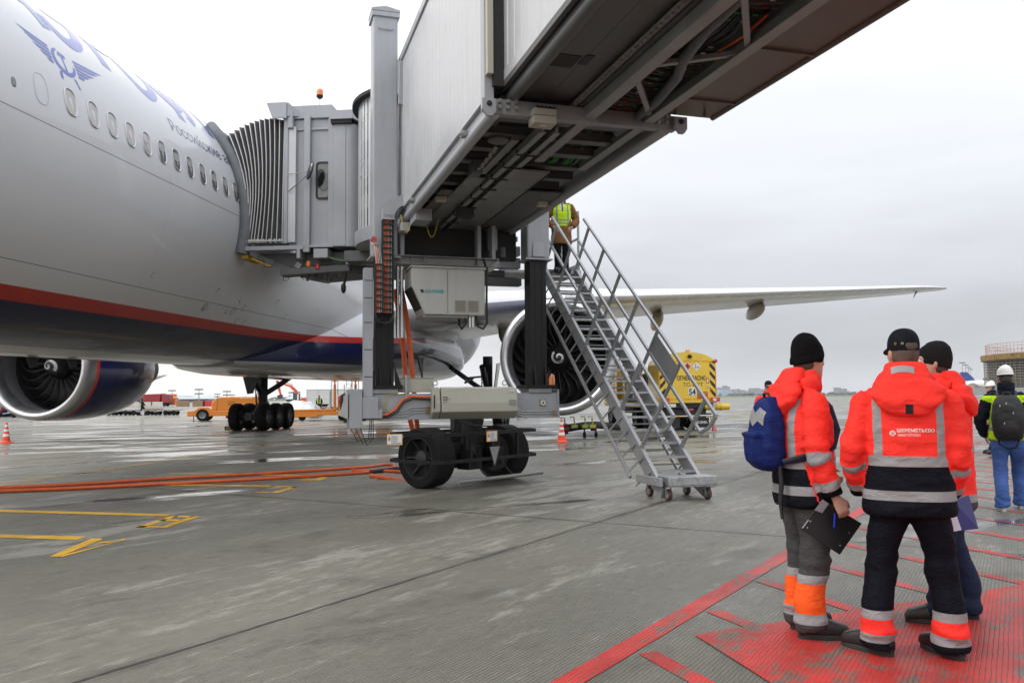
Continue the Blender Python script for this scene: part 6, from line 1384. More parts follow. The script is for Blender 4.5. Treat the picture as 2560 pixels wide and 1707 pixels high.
q = P(735,1030,100); q.z = 0; F = dolly(q, radians(-3), 3.6, 'rusty flat dolly below the white containers'); F2 = dolly(q+V((4.0,0.2,0)), radians(-3), 3.2, 'dark flat dolly behind the standing worker')
q = P(766,1016,112); q.z = 0.0
for k,(dx,wd,lab) in enumerate(((0,3.1,'white cargo container left of the loader mast, topmost left'),(3.2,2.0,'narrow white cargo container behind the standing worker'),(5.4,3.0,'white cargo container seen between the two masts'))):
    F,r,f = fr(q+V((dx,0,0)), 0); C_ = thing('cargo_container', lab, 'container', F(0,0,0), 'white cargo containers')
    w = MB(); w.prism([F(0,0,0.35),F(wd-0.5 if k<2 else wd,0,0.35),F(wd,0,0.8),F(wd,0,2.75),F(0,0,2.75)],f*2.2); w.build('container_shell', mat('container_white',(0.60,0.61,0.60),0.45,var=0.1,dirt=0.2), C_, bev=0.03)
    w = MB()
    for z in (0.36,2.70): fbox(w,F,0.0,wd,-0.02,0,z,z+0.06)
    for i in range(3): fbox(w,F,wd*i/2-0.02 if i else 0,wd*i/2+0.03,-0.02,0,0.4,2.7)
    w.build('container_rib', M_GALV, C_)
    w = MB(); fbox(w,F,0.1,wd-0.2,0.1,2.0,0.0,0.33); w.build('container_base', M_CHAS, C_)
w = MB(); random.seed(4)
q = P(702,1016,70); q.z=0
w.grid(lambda u,v: q + V((u*3.6-0.6, v*2.0, 0.55 + 0.85*(sin(pi*u)**0.5)*(sin(pi*v)**0.5) + 0.18*noise.noise(V((u*7,v*7,3.3))))), 22, 12)
o = w.build('foil_covered_cargo', mat('foil_cover',(0.55,0.56,0.57),0.22,metal=0.7,bump=0.8,bscale=6), smooth=40); recenter(o,q); tag(o,'cargo under shiny crinkled foil sheet right of the landing gear','cargo')
q = P(700,1024,70.5); q.z=0; dolly(q+V((-0.8,0.2,0)), 0, 3.9, 'flat dolly carrying the foil covered cargo')
# red and white barriers
M_BARR = mat('barrier_red',(0.55,0.03,0.03),0.5); M_BARW = mat('barrier_white',(0.62,0.58,0.52),0.5)
q = P(724,1013,112); q.z=0
for k in range(3):
    F,r,f = fr(q+V((k*1.9,0,0)),0); w = MB(); w.prism([F(0,0,0),F(0.15,0,0.35),F(0.15,0,0.85),F(0,0,0)][:3]+[F(1.75,0,0.85),F(1.75,0,0.35),F(1.85,0,0)],f*0.4); o = w.build('road_barrier', (M_BARR,M_BARW,M_BARW)[k], bev=0.04); recenter(o,F(0.9,0.2,0)); tag(o,('red plastic road barrier below the excavator','white road barrier right of the red one under the excavator','second white road barrier nearest the cargo containers')[k],'barrier','road barriers')
q = P(262,1013,195); q.z=0
for k in range(5):
    F,r,f = fr(q+V((k*2.7,0,0)),0); w = MB(); w.prism([F(0,0,0),F(0.15,0,0.5),F(0.15,0,1.1),F(2.45,0,1.1),F(2.45,0,0.5),F(2.6,0,0)],f*0.5); o = w.build('concrete_barrier', M_BARW, bev=0.05); recenter(o,F(1.3,0.25,0)); tag(o,['pale barrier block at the left end of the row','second pale barrier block from the left end','middle pale barrier block below the dump truck body','pale barrier block below the dump truck cab','pale barrier block at the right end of the row'][k],'barrier','pale barriers under the dump truck')
for k,(x,m_,lab) in enumerate(((440,M_PLY,'tan barrier block left of the orange cart'),(480,M_PLY,'tan barrier block just behind the orange cart'),(506,M_BARR,'red barrier block behind the orange cart'))):
    q = P(x,1011,200); q.z=0; F,r,f = fr(q,0); w = MB(); w.prism([F(0,0,0),F(0.1,0,0.5),F(0.1,0,1.3),F(3.0,0,1.3),F(3.0,0,0.5),F(3.1,0,0)],f*0.6); o = w.build('road_barrier', m_, bev=0.05); recenter(o,F(1.5,.3,0)); tag(o,lab,'barrier','road barriers')
# dump truck
p = P(345,1016,205); p.z=0; F,r,f = fr(p, radians(3)); DT = thing('dump_truck', 'red dump truck with ribbed tipping body far left', 'dump truck', p); M_DR = mat('dump_truck_red',(0.33,0.02,0.025),0.45,var=0.12,dirt=0.2)
w = MB(); w.prism([F(0,0,1.2),F(5.3,0,1.2),F(5.6,0,2.9),F(6.1,0,3.1),F(0,0,2.9)],f*2.5)
for q_ in range(8): fbox(w,F,0.2+q_*0.66,0.28+q_*0.66,-0.06,0,1.25,2.85)
w.build('tipping_body', M_DR, DT, bev=0.03)
w = MB(); w.prism([F(5.8,0,0.9),F(7.7,0,0.9),F(7.7,0,1.8),F(7.45,0,2.9),F(5.8,0,2.95)],f*2.4); c_ = w.build('cab', M_DR, DT, bev=0.08); w = MB(); w.prism([F(6.5,-0.01,1.95),F(7.5,-0.01,1.95),F(7.3,-0.01,2.7),F(6.5,-0.01,2.7)],f*0.01); w.build('cab_window', M_WIN, c_)
w = MB(); fbox(w,F,0.2,7.6,0.3,2.1,0.7,1.15); w.build('chassis', M_CHAS, DT)
for x in (1.2,2.6,6.3):
    for y in (0.2,2.2): w = MB(); w.lathe([(0.02,-0.15),(0.46,-0.15),(0.54,-0.1),(0.54,0.1),(0.46,0.15),(0.02,0.15)],F(x,y,0.54),f,18); w.build('wheel', M_TYRE, DT, smooth=40)
w = MB(); w.prism([F(-1.7,0,0.8),F(0.2,0,0.8),F(0.3,0,1.6),F(-1.8,0,1.6)],f*1.5); o = w.build('blue_skip', mat('skip_blue',(0.02,0.07,0.42),0.45)); recenter(o,F(-0.8,0.7,0)); tag(o,'small blue skip left of the red dump truck','skip')
p = P(422,1015,208); p.z=0; F,r,f = fr(p,0); w = MB(); fbox(w,F,0,1.6,0,2,0.3,2.2); fbox(w,F,-1.0,1.4,0.5,1.5,2.3,3.0); o = w.build('orange_loader', M_ORP, bev=0.1); recenter(o,p); tag(o,'small orange machine in front of the dump truck cab','loader')
# white van behind the control box
p = P(1283,1011,72); p.z=0; F,r,f = fr(p, radians(20)); VN = thing('white_van', 'white van half hidden behind the beige control box', 'van', p)
w = MB(); w.prism([F(-1.0,0,0.4),F(1.0,0,0.4),F(1.0,0,1.25),F(0.85,0,1.95),F(-0.85,0,1.95),F(-1.0,0,1.25)],f*4.6); w.build('van_body', M_WHITEP, VN, bev=0.1, seg=2)
w = MB(); w.prism([F(-0.8,-0.01,1.25),F(0.8,-0.01,1.25),F(0.7,-0.01,1.8),F(-0.7,-0.01,1.8)],f*0.02); w.build('van_window', mat('van_glass',(0.10,0.22,0.20),0.1,coat=1), VN)
for x in (-0.85,0.75): w = MB(); fbox(w,F,x,x+0.14,-0.03,0,0.85,1.1); w.build('van_lamp', M_CHAS, VN)
for x in (-0.85,0.85):
    for y in (0.8,3.8): w = MB(); w.lathe([(0.02,-0.1),(0.3,-0.1),(0.34,-0.06),(0.34,0.06),(0.3,0.1),(0.02,0.1)],F(x,y,0.34),r,16); w.build('wheel', M_TYRE, VN, smooth=40)
# neighbouring airliner at the left edge
NA = P(-190,1040,95); NA.z = 0; NB_ = thing('parked_airliner', 'neighbouring airliner mostly hidden at far left, its blue engine showing', 'airliner', NA)
w = MB(); c = P(-14,1002,84); w.lathe([(1.5,-1.6),(1.72,-1.5),(1.80,-1.2)],c,AA,40,m=0); w.lathe([(1.80,-1.2),(1.84,-0.95)],c,AA,40,m=1); w.lathe([(1.84,-0.95),(1.92,0.5),(1.8,2.5),(1.4,4.0),(0.3,4.2)],c,AA,40,m=2); w.lathe([(1.5,-1.6),(1.45,-0.5),(0.05,-0.4)],c,AA,40,m=3); w.build('engine', [M_LIP,M_REDP,M_BLUE,M_BLACK], NB_, smooth=50)
w = MB(); a = P(150,955,100); w.loft([[P(-900,930,112)+AA*q for q in (0,9)]+[P(-900,938,112)+AA*9-BZ*.7,P(-900,938,112)-BZ*.7], [P(300,949,98),P(300,949,98)+AA*3,P(300,949,98)+AA*3-BZ*.5,P(300,949,98)-BZ*.5],[P(372,943,97),P(372,943,97)+AA*1.6,P(372,943,97)+AA*1.6-BZ*.28,P(372,943,97)-BZ*.28],[P(411,937,96),P(411,937,96)+AA*0.5,P(411,937,96)+AA*0.5-BZ*.06,P(411,937,96)-BZ*.06]]); w.build('wing', [M_WINGB], NB_, smooth=30)
w = MB(); c = P(-420,900,112); w.lathe([(0.05,-34),(1.6,-32),(2.7,-28),(3.0,-23),(3.0,30),(1.0,45),(0.2,48)],c,AA,40); w.build('fuselage', M_WHITEP, NB_, smooth=50)
w = MB(); w.rod(P(-200,960,100),V((P(-200,960,100).x,100,0.6)),0.25,10)
for q in (-1.4,0,1.4): w.lathe([(0.1,-0.7),(0.62,-0.7),(0.66,0),(0.62,0.7),(0.1,0.7)],V((P(-200,960,100).x,100+q,0.66)),AP,24)
w.build('landing_gear', M_GEAR, NB_, smooth=40)
# terminal roofs, masts
M_TERM = mat('terminal_pale', (0.33,0.37,0.40), 0.5, var=0.15, scale=0.05); M_TGL = mat('terminal_glass_roof', (0.25,0.37,0.43), 0.3, var=0.2, scale=0.08, coat=0.3); M_TWALL = mat('terminal_wall', (0.24,0.25,0.27), 0.6, var=0.4, scale=0.12)
def terminal(x0,x1,ytop,ybase,Y,dep,lab,nm='terminal_building',peak=None):
    a = P(x0,ybase,Y); b = P(x1,ybase,Y); a.z = b.z = 0; h = P((x0+x1)/2,ytop,Y).z; r = (b-a); L = r.length; r.normalize(); f = V((-r.y,r.x,0)); R_ = thing(nm, lab, 'terminal', (a+b)*0.5)
    e = h*0.45
    w = MB(); w.hexa([a,b,b+f*dep,a+f*dep,a+BZ*e,b+BZ*e,b+f*dep+BZ*e,a+f*dep+BZ*e]); wl = w.build('wall', M_TWALL, R_)
    w = MB()
    for q in range(int(L/6)): w.hexa([a+r*(q*6+1)-f*0.1+BZ*e*0.3,a+r*(q*6+4.5)-f*0.1+BZ*e*0.3,a+r*(q*6+4.5)+BZ*e*0.3,a+r*(q*6+1)+BZ*e*0.3,a+r*(q*6+1)-f*0.1+BZ*e*0.75,a+r*(q*6+4.5)-f*0.1+BZ*e*0.75,a+r*(q*6+4.5)+BZ*e*0.75,a+r*(q*6+1)+BZ*e*0.75])
    w.build('window_band', M_WIN, R_)
    w = MB(); n = 10; e = e+0.02
    if peak is None:
        w.loft([[a+r*(L*q/n)-f*3+BZ*(e+(h-e)*sin(pi*min(1,max(0.02,q/n)))**0.7), a+r*(L*q/n)+f*dep+BZ*(e+(h-e)*sin(pi*min(1,max(0.02,q/n)))**0.7), a+r*(L*q/n)+f*dep+BZ*e, a+r*(L*q/n)-f*3+BZ*e] for q in range(n+1)])
    else:
        m_ = a+r*(L*peak); w.add([a+BZ*e-f*2,b+BZ*e-f*2,b+f*dep+BZ*e,a+f*dep+BZ*e,m_+f*dep*0.4+BZ*h],[(0,1,4),(1,2,4),(2,3,4),(3,0,4),(3,2,1,0)])
    w.build('roof', M_TGL if peak is not None else M_TERM, R_); return R_
terminal(250,345,995,1004,640,40,'long low pale terminal wing farthest left'); terminal(352,430,988,1004,600,60,'pale vaulted terminal roof behind the dump truck'); terminal(428,468,993,1003,580,50,'curved pale terminal roof just left of the pyramid roof')
terminal(446,522,987,1003,540,60,'pyramid shaped blue glass roof above the orange cart',peak=0.5); terminal(410,445,990,1003,560,40,'smaller glass pyramid roof beside the dump truck',peak=0.45)
terminal(714,745,985,1004,300,14,'small blue roofed kiosk behind the excavator arm',peak=0.3)
def mast(x, ytop, Y, lab, arms=2):
    p = P(x,1003,Y); p.z = 0; h = P(x,ytop,Y).z; R_ = thing('light_mast', lab, 'light mast', p, 'apron light masts')
    w = MB(); w.tube([p,p+BZ*h],[0.28,0.12],8); w.build('pole', M_BEAMG, R_, smooth=50)
    for q in range(arms):
        z = h*(0.99-0.30*q); w = MB(); w.box(p+BZ*z,(3.4,0.8,0.25)); 
        for k in (-1.5,-0.5,0.5,1.5): w.box(p+BZ*(z-0.3)+V((k,0,0)),(0.7,0.6,0.4))
        w.build('lamp_head', M_BEAMG, R_)
for x,yt,Y,lab in ((430,975,420,'twin headed light mast just right of the dump truck'),(497,972,380,'tall light mast above the glass pyramid roof'),(567,977,400,'light mast left of the landing gear'),(543,984,520,'distant thin light mast between two nearer ones'),(580,986,560,'faintest thin light mast beside the landing gear'),(733,980,330,'light mast seen under the excavator boom'),(740,979,360,'second light mast under the excavator boom, slightly taller')): mast(x,yt,Y,lab)
for i,(x,yt,Y) in enumerate(((2410,905,500),(2418,911,560),(2425,917,620),(2430,922,680))): mast(x,yt,Y,('nearest and tallest light mast beside the scaffolded tower','second light mast of the row left of the scaffolded tower','third light mast of the row left of the scaffolded tower','smallest light mast ending the row left of the scaffolded tower')[i],2)
# far apartment blocks
def flats():
    m,k,b = newmat('far_apartment_wall'); br = k.new('ShaderNodeTexBrick'); br.offset = 0.0; k.l.new(k.coord(rot=(radians(90),0,0)), br.inputs['Vector'])
    for n_,v_ in (('Color1',(0.10,0.115,0.14,1)),('Color2',(0.16,0.17,0.19,1)),('Mortar',(0.33,0.34,0.37,1))): br.inputs[n_].default_value = v_
    br.inputs['Scale'].default_value = 0.3; br.inputs['Mortar Size'].default_value = 0.22; br.inputs['Brick Width'].default_value = 1.0; br.inputs['Row Height'].default_value = 1.0
    k.l.new(br.outputs['Color'], b.inputs['Base Color']); b.inputs['Roughness'].default_value = 0.7; return m
M_APT = flats(); M_APW = mat('far_window', (0.10,0.115,0.14), 0.3)
random.seed(21)
specs = [(1795,1810,972),(1812,1826,967),(1828,1840,977),(1842,1858,975),(1858,1872,978),(1880,1890,974),(1893,1915,973),(2000,2010,978),(2095,2118,972),(2119,2130,980),(1560,1600,978),(1500,1530,976)]
APL = ['first small grey block on the horizon right of the fuel truck','tall narrow grey block near the fuel truck, tallest of its cluster','low wide block just right of the tall narrow one','second wide block right of the tall narrow one','low block in the middle of the left skyline cluster','slim block left of the distant man in orange','broad block directly behind the distant man in orange','small block on the horizon behind the blue rucksack','large apartment block between the hat wearer and the capped man','low narrow block beside the large one left of the capped man','low block on the horizon hidden behind the stairs','low block on the horizon hidden behind the fuel truck hoses']
for i,(x0,x1,yt) in enumerate(specs):
    Y = 2300+random.uniform(-250,250); a = P(x0,988,Y); b = P(x1,988,Y); h = P((x0+x1)/2,yt,Y).z; a.z=b.z=0.9; d = V((0,30,0))
    w = MB(); w.hexa([a,b,b+d,a+d,a+BZ*h,b+BZ*h,b+d+BZ*h,a+d+BZ*h]); hs = random.uniform(0.3,0.7); m_ = a.lerp(b,hs); w.hexa([a+BZ*h,m_+BZ*h,m_+d+BZ*h,a+d+BZ*h,a+BZ*(h+3),m_+BZ*(h+3),m_+d+BZ*(h+3),a+d+BZ*(h+3)])
    o = w.build('apartment_block', M_APT); recenter(o,(a+b)*0.5); tag(o, APL[i], 'apartment block', 'far apartment blocks on the horizon')
w = MB(); a = P(1800,986,1900); b = P(1830,986,1900); a.z=b.z=0.9; w.hexa([a,b,b+V((0,30,0)),a+V((0,30,0)),a+BZ*14,b+BZ*12,b+V((0,30,12)),a+V((0,30,14))]); o = w.build('blue_warehouse', mat('warehouse_blue',(0.35,0.45,0.55),0.5)); recenter(o,(a+b)*.5); tag(o,'low pale blue warehouse on the horizon right of the fuel truck','warehouse')
# tree belt
w = MB(); random.seed(8)
for x in range(-1200,1900,7):
    h = random.uniform(3,8); c = V((x+random.uniform(-3,3),1900+random.uniform(-60,60),h*0.4)); 
    for k in range(5): w.ball(c+V((random.uniform(-6,6),random.uniform(-5,5),random.uniform(-2,3))),(random.uniform(3,7),random.uniform(3,6),random.uniform(2,h*0.5)),7)
kind(w.build('far_woodland', mat('woodland_far',(0.11,0.125,0.12),0.9,var=0.3,scale=0.05), smooth=60),'stuff')
# round tower under construction
CT = P(2765,985,330); CT.z = 0.0; TW = thing('construction_tower', 'round building under construction wrapped in scaffolding beyond the walking man', 'construction site', CT)
Rt = abs(P(2500,960,330).x-CT.x); zt = P(2520,885,330).z
w = MB(); w.lathe([(Rt-1.6,0),(Rt-1.6,zt-2.5)],CT,BZ,64); w.build('core_wall', mat('raw_concrete_dark',(0.025,0.023,0.021),0.8,var=0.5,scale=0.3), TW, smooth=60)
w = MB()
for q in range(13):
    z = 3.2+q*(zt-5)/12
    if z < zt-2.4: w.lathe([(Rt-1.6,z),(Rt-0.5,z),(Rt-0.5,z+0.30),(Rt-1.6,z+0.30)],CT,BZ,64)
w.build('floor_edge', mat('slab_edge',(0.20,0.18,0.15),0.7), TW)
w = MB(); n = 64
for q in range(n):
    a_ = pi + (q-n/2)/n*pi*1.1; p_ = CT+V((cos(a_)*Rt,sin(a_)*Rt,0)); 
    if p_.y < CT.y+20: w.beam(p_,p_+BZ*(zt-2.0),0.13,0.13); p2 = CT+V((cos(a_)*(Rt-1.2),sin(a_)*(Rt-1.2),0)); w.beam(p2,p2+BZ*(zt-2.0),0.10,0.10)
for q in range(13):
    z = 1.5+q*(zt-4)/12; pts = [CT+V((cos(pi+(k-20)/40*pi*1.1)*Rt,sin(pi+(k-20)/40*pi*1.1)*Rt,z)) for k in range(41)]; w.tube(pts,0.07,4)
w.build('scaffold', mat('scaffold_steel',(0.30,0.28,0.23),0.5,metal=0.3), TW)
w = MB(); w.lathe([(Rt-2,zt-2.4),(Rt+1.0,zt-2.2),(Rt+1.2,zt),(Rt-2,zt+0.3)],CT,BZ,64); w.build('formwork_ring', mat('formwork_plywood',(0.24,0.145,0.035),0.7,var=0.6,scale=0.5), TW)
w = MB(); n=70
for q in range(n):
    a_ = pi+(q-n/2)/n*pi*1.05; p_ = CT+V((cos(a_)*(Rt-0.8),sin(a_)*(Rt-0.8),zt+0.2)); w.beam(p_,p_+BZ*4.2,0.14,0.14)
for z in (1.5,2.8,4.1): w.tube([CT+V((cos(pi+(k-20)/40*pi*1.05)*(Rt-0.8),sin(pi+(k-20)/40*pi*1.05)*(Rt-0.8),zt+0.2+z)) for k in range(41)],0.12,4)
w.build('top_railing', mat('railing_redwhite',(0.55,0.38,0.36),0.6,var=0.4,scale=0.6), TW)
w = MB(); a = P(2405,978,295); b = P(2720,962,295); a.z=b.z=0.9; w.hexa([a,b,b+V((0,1,0)),a+V((0,1,0)),a+BZ*2.6,b+BZ*2.6,b+V((0,1,2.6)),a+V((0,1,2.6))]); o = w.build('site_fence', mat('fence_grey',(0.33,0.34,0.35),0.5,var=0.08,scale=0.3)); recenter(o,(a+b)*.5); tag(o,'plain grey hoarding in front of the scaffolded tower','fence')
w = MB(); a = P(2395,975,312); random.seed(3)
w.grid(lambda u,v: V((a.x-8+u*34, a.y+v*12, 0.4+ (5.6*sin(pi*min(1,u*1.1))**0.7 if u<0.9 else 5.6*sin(pi*0.99)**0.7)*sin(pi*max(0.02,min(.98,v)))**0.6*(0.8+0.5*noise.noise(V((u*6,v*3,1.7)))))),40,10); o = w.build('dirt_mound', mat('dirt_brown',(0.20,0.165,0.125),0.9,var=0.5,scale=0.6)); recenter(o,V((a.x+9,a.y+6,0))); tag(o,'brown heap of dirt behind the grey hoarding','dirt mound')
M_FINB = mat('tail_fin_blue',(0.04,0.09,0.30),0.4)
for x,y0,y1,Y,lab in ((2405,930,956,420,'blue tail fin of a parked airliner above the dirt mound, nearer one'),(2460,946,962,470,'smaller blue tail fin just left of the far hard hat')):
    p = P(x,y1,Y); p.z = 0; R_ = thing('parked_airliner', lab, 'airliner', p); zt_ = P(x,y0,Y).z; zb_ = P(x,y1,Y).z
    w = MB(); h = zt_-zb_; w.prism([V((p.x,Y,zb_)),V((p.x+h*1.5,Y,zb_)),V((p.x+h*0.55,Y,zt_)),V((p.x-h*0.1,Y,zt_))],V((0,0.5,0))); w.build('tail_fin', M_FINB, R_)
    w = MB(); w.lathe([(0.2,-4),(1.6,2),(2.6,14),(2.6,30),(0.3,40)],V((p.x-8,Y,zb_-1.5)),V((1,0,0)),24); w.build('fuselage', M_WHITEP, R_, smooth=50)
    w = MB()
    for dx in (8,20): w.rod(V((p.x-8+dx,Y,zb_-1.5)),V((p.x-8+dx,Y,0)),0.4,8)
    w.build('landing_gear', M_GEAR, R_)

# ---- air between here and the horizon
w = MB(); w.box2((-3400,-300,-1.2),(3400,3800,62)); hz_ = w.build('haze', M_LAND); 
hm = bpy.data.materials.new('haze_air'); hm.use_nodes = True; hn = hm.node_tree; hn.nodes.clear()
pv = hn.nodes.new('ShaderNodeVolumePrincipled'); pv.inputs['Color'].default_value = (0.93,0.96,1.0,1); pv.inputs['Density'].default_value = 0.00010; pv.inputs['Anisotropy'].default_value = 0.2
ho = hn.nodes.new('ShaderNodeOutputMaterial'); hn.links.new(pv.outputs[0], ho.inputs['Volume']); hz_.data.materials.clear(); hz_.data.materials.append(hm); kind(hz_,'stuff')
# ================================================================ people
def cr(pts, n=5):
    """Catmull-Rom through tuples"""
    out = []; N = len(pts)
    for i in range(N-1):
        p0,p1,p2,p3 = pts[max(0,i-1)],pts[i],pts[i+1],pts[min(N-1,i+2)]
        for q in range(n):
            t = q/n; out.append(tuple(0.5*((2*b)+(c-a)*t+(2*a-5*b+4*c-d)*t*t+(3*b-a-3*c+d)*t**3) for a,b,c,d in zip(p0,p1,p2,p3)))
    out.append(tuple(pts[-1])); return out
def tors(mb, rows, n=28, e=2.3):
    """rows: z, half width, half depth, y offset, x offset"""
    rings = []
    for z,w,d,y,x in cr(rows,4):
        rings.append([V((x + w*math.copysign(abs(cos(2*pi*k/n))**(2/e),cos(2*pi*k/n)), y + d*math.copysign(abs(sin(2*pi*k/n))**(2/e),sin(2*pi*k/n)), z)) for k in range(n)])
    return mb.loft(rings)
def limb(mb, pts, n=18):
    """pts: (x,y,z,r1,r2); r1 sideways, r2 fore-aft"""
    P_ = cr(pts,5); rings = []
    for i,p in enumerate(P_):
        a = V(P_[max(0,i-1)][:3]); b = V(P_[min(len(P_)-1,i+1)][:3]); d = (b-a).normalized()
        x = V((1,0,0)) - d*d.x
        if x.length < 0.3: x = V((0,1,0)) - d*d.y
        x.normalize(); y = d.cross(x); c = V(p[:3])
        rings.append([c + x*p[3]*cos(2*pi*k/n) + y*p[4]*sin(2*pi*k/n) for k in range(n)])
    return mb.loft(rings)
def voxel(mb, name, mats, parent, size, it=4, fn=None, seg=None):
    """fuse overlapping closed shapes into one continuous skin; fn displaces, seg gives the pattern coordinate"""
    o = MB.build(mb, name, mats, None, smooth=180, weld=False)
    r = o.modifiers.new('r','REMESH'); r.mode = 'VOXEL'; r.voxel_size = size; r.use_smooth_shade = True
    sm = o.modifiers.new('s','SMOOTH'); sm.factor = 0.5; sm.iterations = it
    dg = bpy.context.evaluated_depsgraph_get(); me = bpy.data.meshes.new_from_object(o.evaluated_get(dg)); o.modifiers.clear()
    old = o.data; o.data = me; bpy.data.meshes.remove(old)
    if not me.materials:
        for m_ in (mats if isinstance(mats,(list,tuple)) else [mats]): me.materials.append(m_)
    loc = [v.co.copy() for v in me.vertices]
    if fn is not None:
        nr = [v.normal.copy() for v in me.vertices]
        for v,c,nn in zip(me.vertices,loc,nr): v.co = c + nn*fn(c)
    if seg is not None:
        a = me.attributes.new('pat','FLOAT_VECTOR','POINT'); a.data.foreach_set('vector',[q for c in loc for q in seg(c)])
    M = parent['_M']; org = ORG[parent.name]
    M = Matrix([list(r_) for r_ in M])
    me.transform(Matrix.Translation(-org) @ M); me.update()
    me.polygons.foreach_set('use_smooth',[True]*len(me.polygons))
    o.parent = parent; ORG[o.name] = org; return o
def cloth(name, base, rules, rough=0.75, bump=0.35, bscale=22.0, weave=420.0, var=0.10, sheen=0.0):
    """pattern of a garment: rules = (colour, roughness, metal, {axis:(lo,hi)}) over the 'pat' attribute"""
    m,k,b = newmat(name); at = k.attr('pat').outputs['Vector']; sp = k.new('ShaderNodeSeparateXYZ'); k.l.new(at, sp.inputs[0]); ax = dict(x=sp.outputs[0],y=sp.outputs[1],z=sp.outputs[2]); ax['a'] = k.math('ABSOLUTE', ax['x'])
    co = k.coord(); n1 = k.noise(co, 5.0, 5, 0.6)
    c = k.mix(k.rng(n1,0.3,0.7,0,1), tuple(q*(1-var) for q in base), tuple(min(1,q*(1+var*.5)) for q in base)); ro = rough
    for col, rg, cond in rules:
        f = None
        for kx,(lo,hi) in cond.items():
            g_ = k.math('MULTIPLY', k.rng(ax[kx],lo-0.0015,lo+0.0015), k.rng(ax[kx],hi-0.0015,hi+0.0015,1,0)); f = g_ if f is None else k.math('MULTIPLY', f, g_)
        c = k.mix(f, c, k.mix(k.rng(n1,0.3,0.7,0,1), tuple(q*0.93 for q in col), tuple(min(1,q*1.05) for q in col)))
        n_ = k.new('ShaderNodeMix'); n_.data_type = 'FLOAT'; k.put(n_.inputs[0], f); k.put(n_.inputs[2], ro); k.put(n_.inputs[3], rg); ro = n_.outputs[0]
    k.l.new(c, b.inputs['Base Color']); k.put(b.inputs['Roughness'], ro); b.inputs['Sheen Weight'].default_value = sheen; b.inputs['Specular IOR Level'].default_value = 0.12
    rd = k.math('SUBTRACT', 1.0, k.math('MULTIPLY', k.math('ABSOLUTE', k.math('SUBTRACT', k.noise(k.coord(scale=(1,1,1.7)),9.0,3,0.45), 0.5)), 5.0), None, True)
    h = k.math('ADD', k.math('MULTIPLY', k.math('POWER', rd, 2.5), 0.55), k.math('ADD', k.math('MULTIPLY', k.noise(co,bscale,3), 0.5), k.math('MULTIPLY', k.noise(co,weave,2), 0.05))); k.l.new(k.bump(h,bump,0.016), b.inputs['Normal']); return m
REFL = (0.29,0.29,0.295); HIVO = (0.98,0.046,0.034); NAVY = (0.0045,0.0055,0.010); HIVY = (0.55,0.86,0.02)
M_SKINH = mat('skin', (0.52,0.30,0.22), 0.48, var=0.10, scale=9, bump=0.08, bscale=90, spec=0.4)
M_HAIR = mat('short_hair', (0.075,0.060,0.048), 0.7, var=0.3, scale=30, bump=0.4, bscale=160); M_HAIRG = mat('greying_hair', (0.16,0.135,0.115), 0.7, var=0.35, scale=30, bump=0.4, bscale=160)
M_KNIT = mat('black_knit', (0.006,0.006,0.0065), 0.9, var=0.2, scale=9, bump=0.6, bscale=130, spec=0.1); M_KNITG = mat('charcoal_knit', (0.013,0.013,0.013), 0.9, var=0.2, scale=9, bump=0.4, bscale=130, spec=0.15)
M_CAP = mat('dark_navy_cap', (0.006,0.0075,0.013), 0.75, spec=0.15, var=0.1, bump=0.2, bscale=120); M_BOOT = mat('black_boot_leather', (0.018,0.018,0.018), 0.42, var=0.25, scale=8, bump=0.3, bscale=40, dirt=0.25, dcol=(0.06,0.055,0.05)); M_SOLE = mat('boot_sole', (0.026,0.024,0.022), 0.8)
M_HAT = mat('white_hard_hat', (0.78,0.78,0.77), 0.25, coat=0.6, var=0.03); M_TRAIN = mat('white_trainer', (0.55,0.55,0.52), 0.5, var=0.1, bump=0.3, bscale=40)
M_EYE = mat('eye_white', (0.65,0.63,0.60), 0.2, coat=1); M_BKN = mat('black_nylon', (0.012,0.012,0.013), 0.6, var=0.2, bump=0.4, bscale=20)
def folds(amp, fz=13.0, fx=4.0, seed=0.0, zmask=None):
    def f(c):
        w_ = 1.0 if zmask is None else zmask(c)
        a = noise.noise(V((c.x*fx+seed, c.y*fx-seed, c.z*fz+seed*2))); b = noise.noise(V((c.x*9-seed, c.y*9, c.z*24+seed)))
        return amp*w_*((1-abs(a)*2.2)*0.8 + b*0.45)
    return f
def person_root(label, pos, yaw, group=None):
    r = thing('person', label, 'person', pos, group); M = Matrix.Translation(V(pos)) @ Matrix.Rotation(yaw,4,'Z'); r['_M'] = [list(q) for q in M]; return r
def Mof(r): return Matrix([list(q) for q in r['_M']])
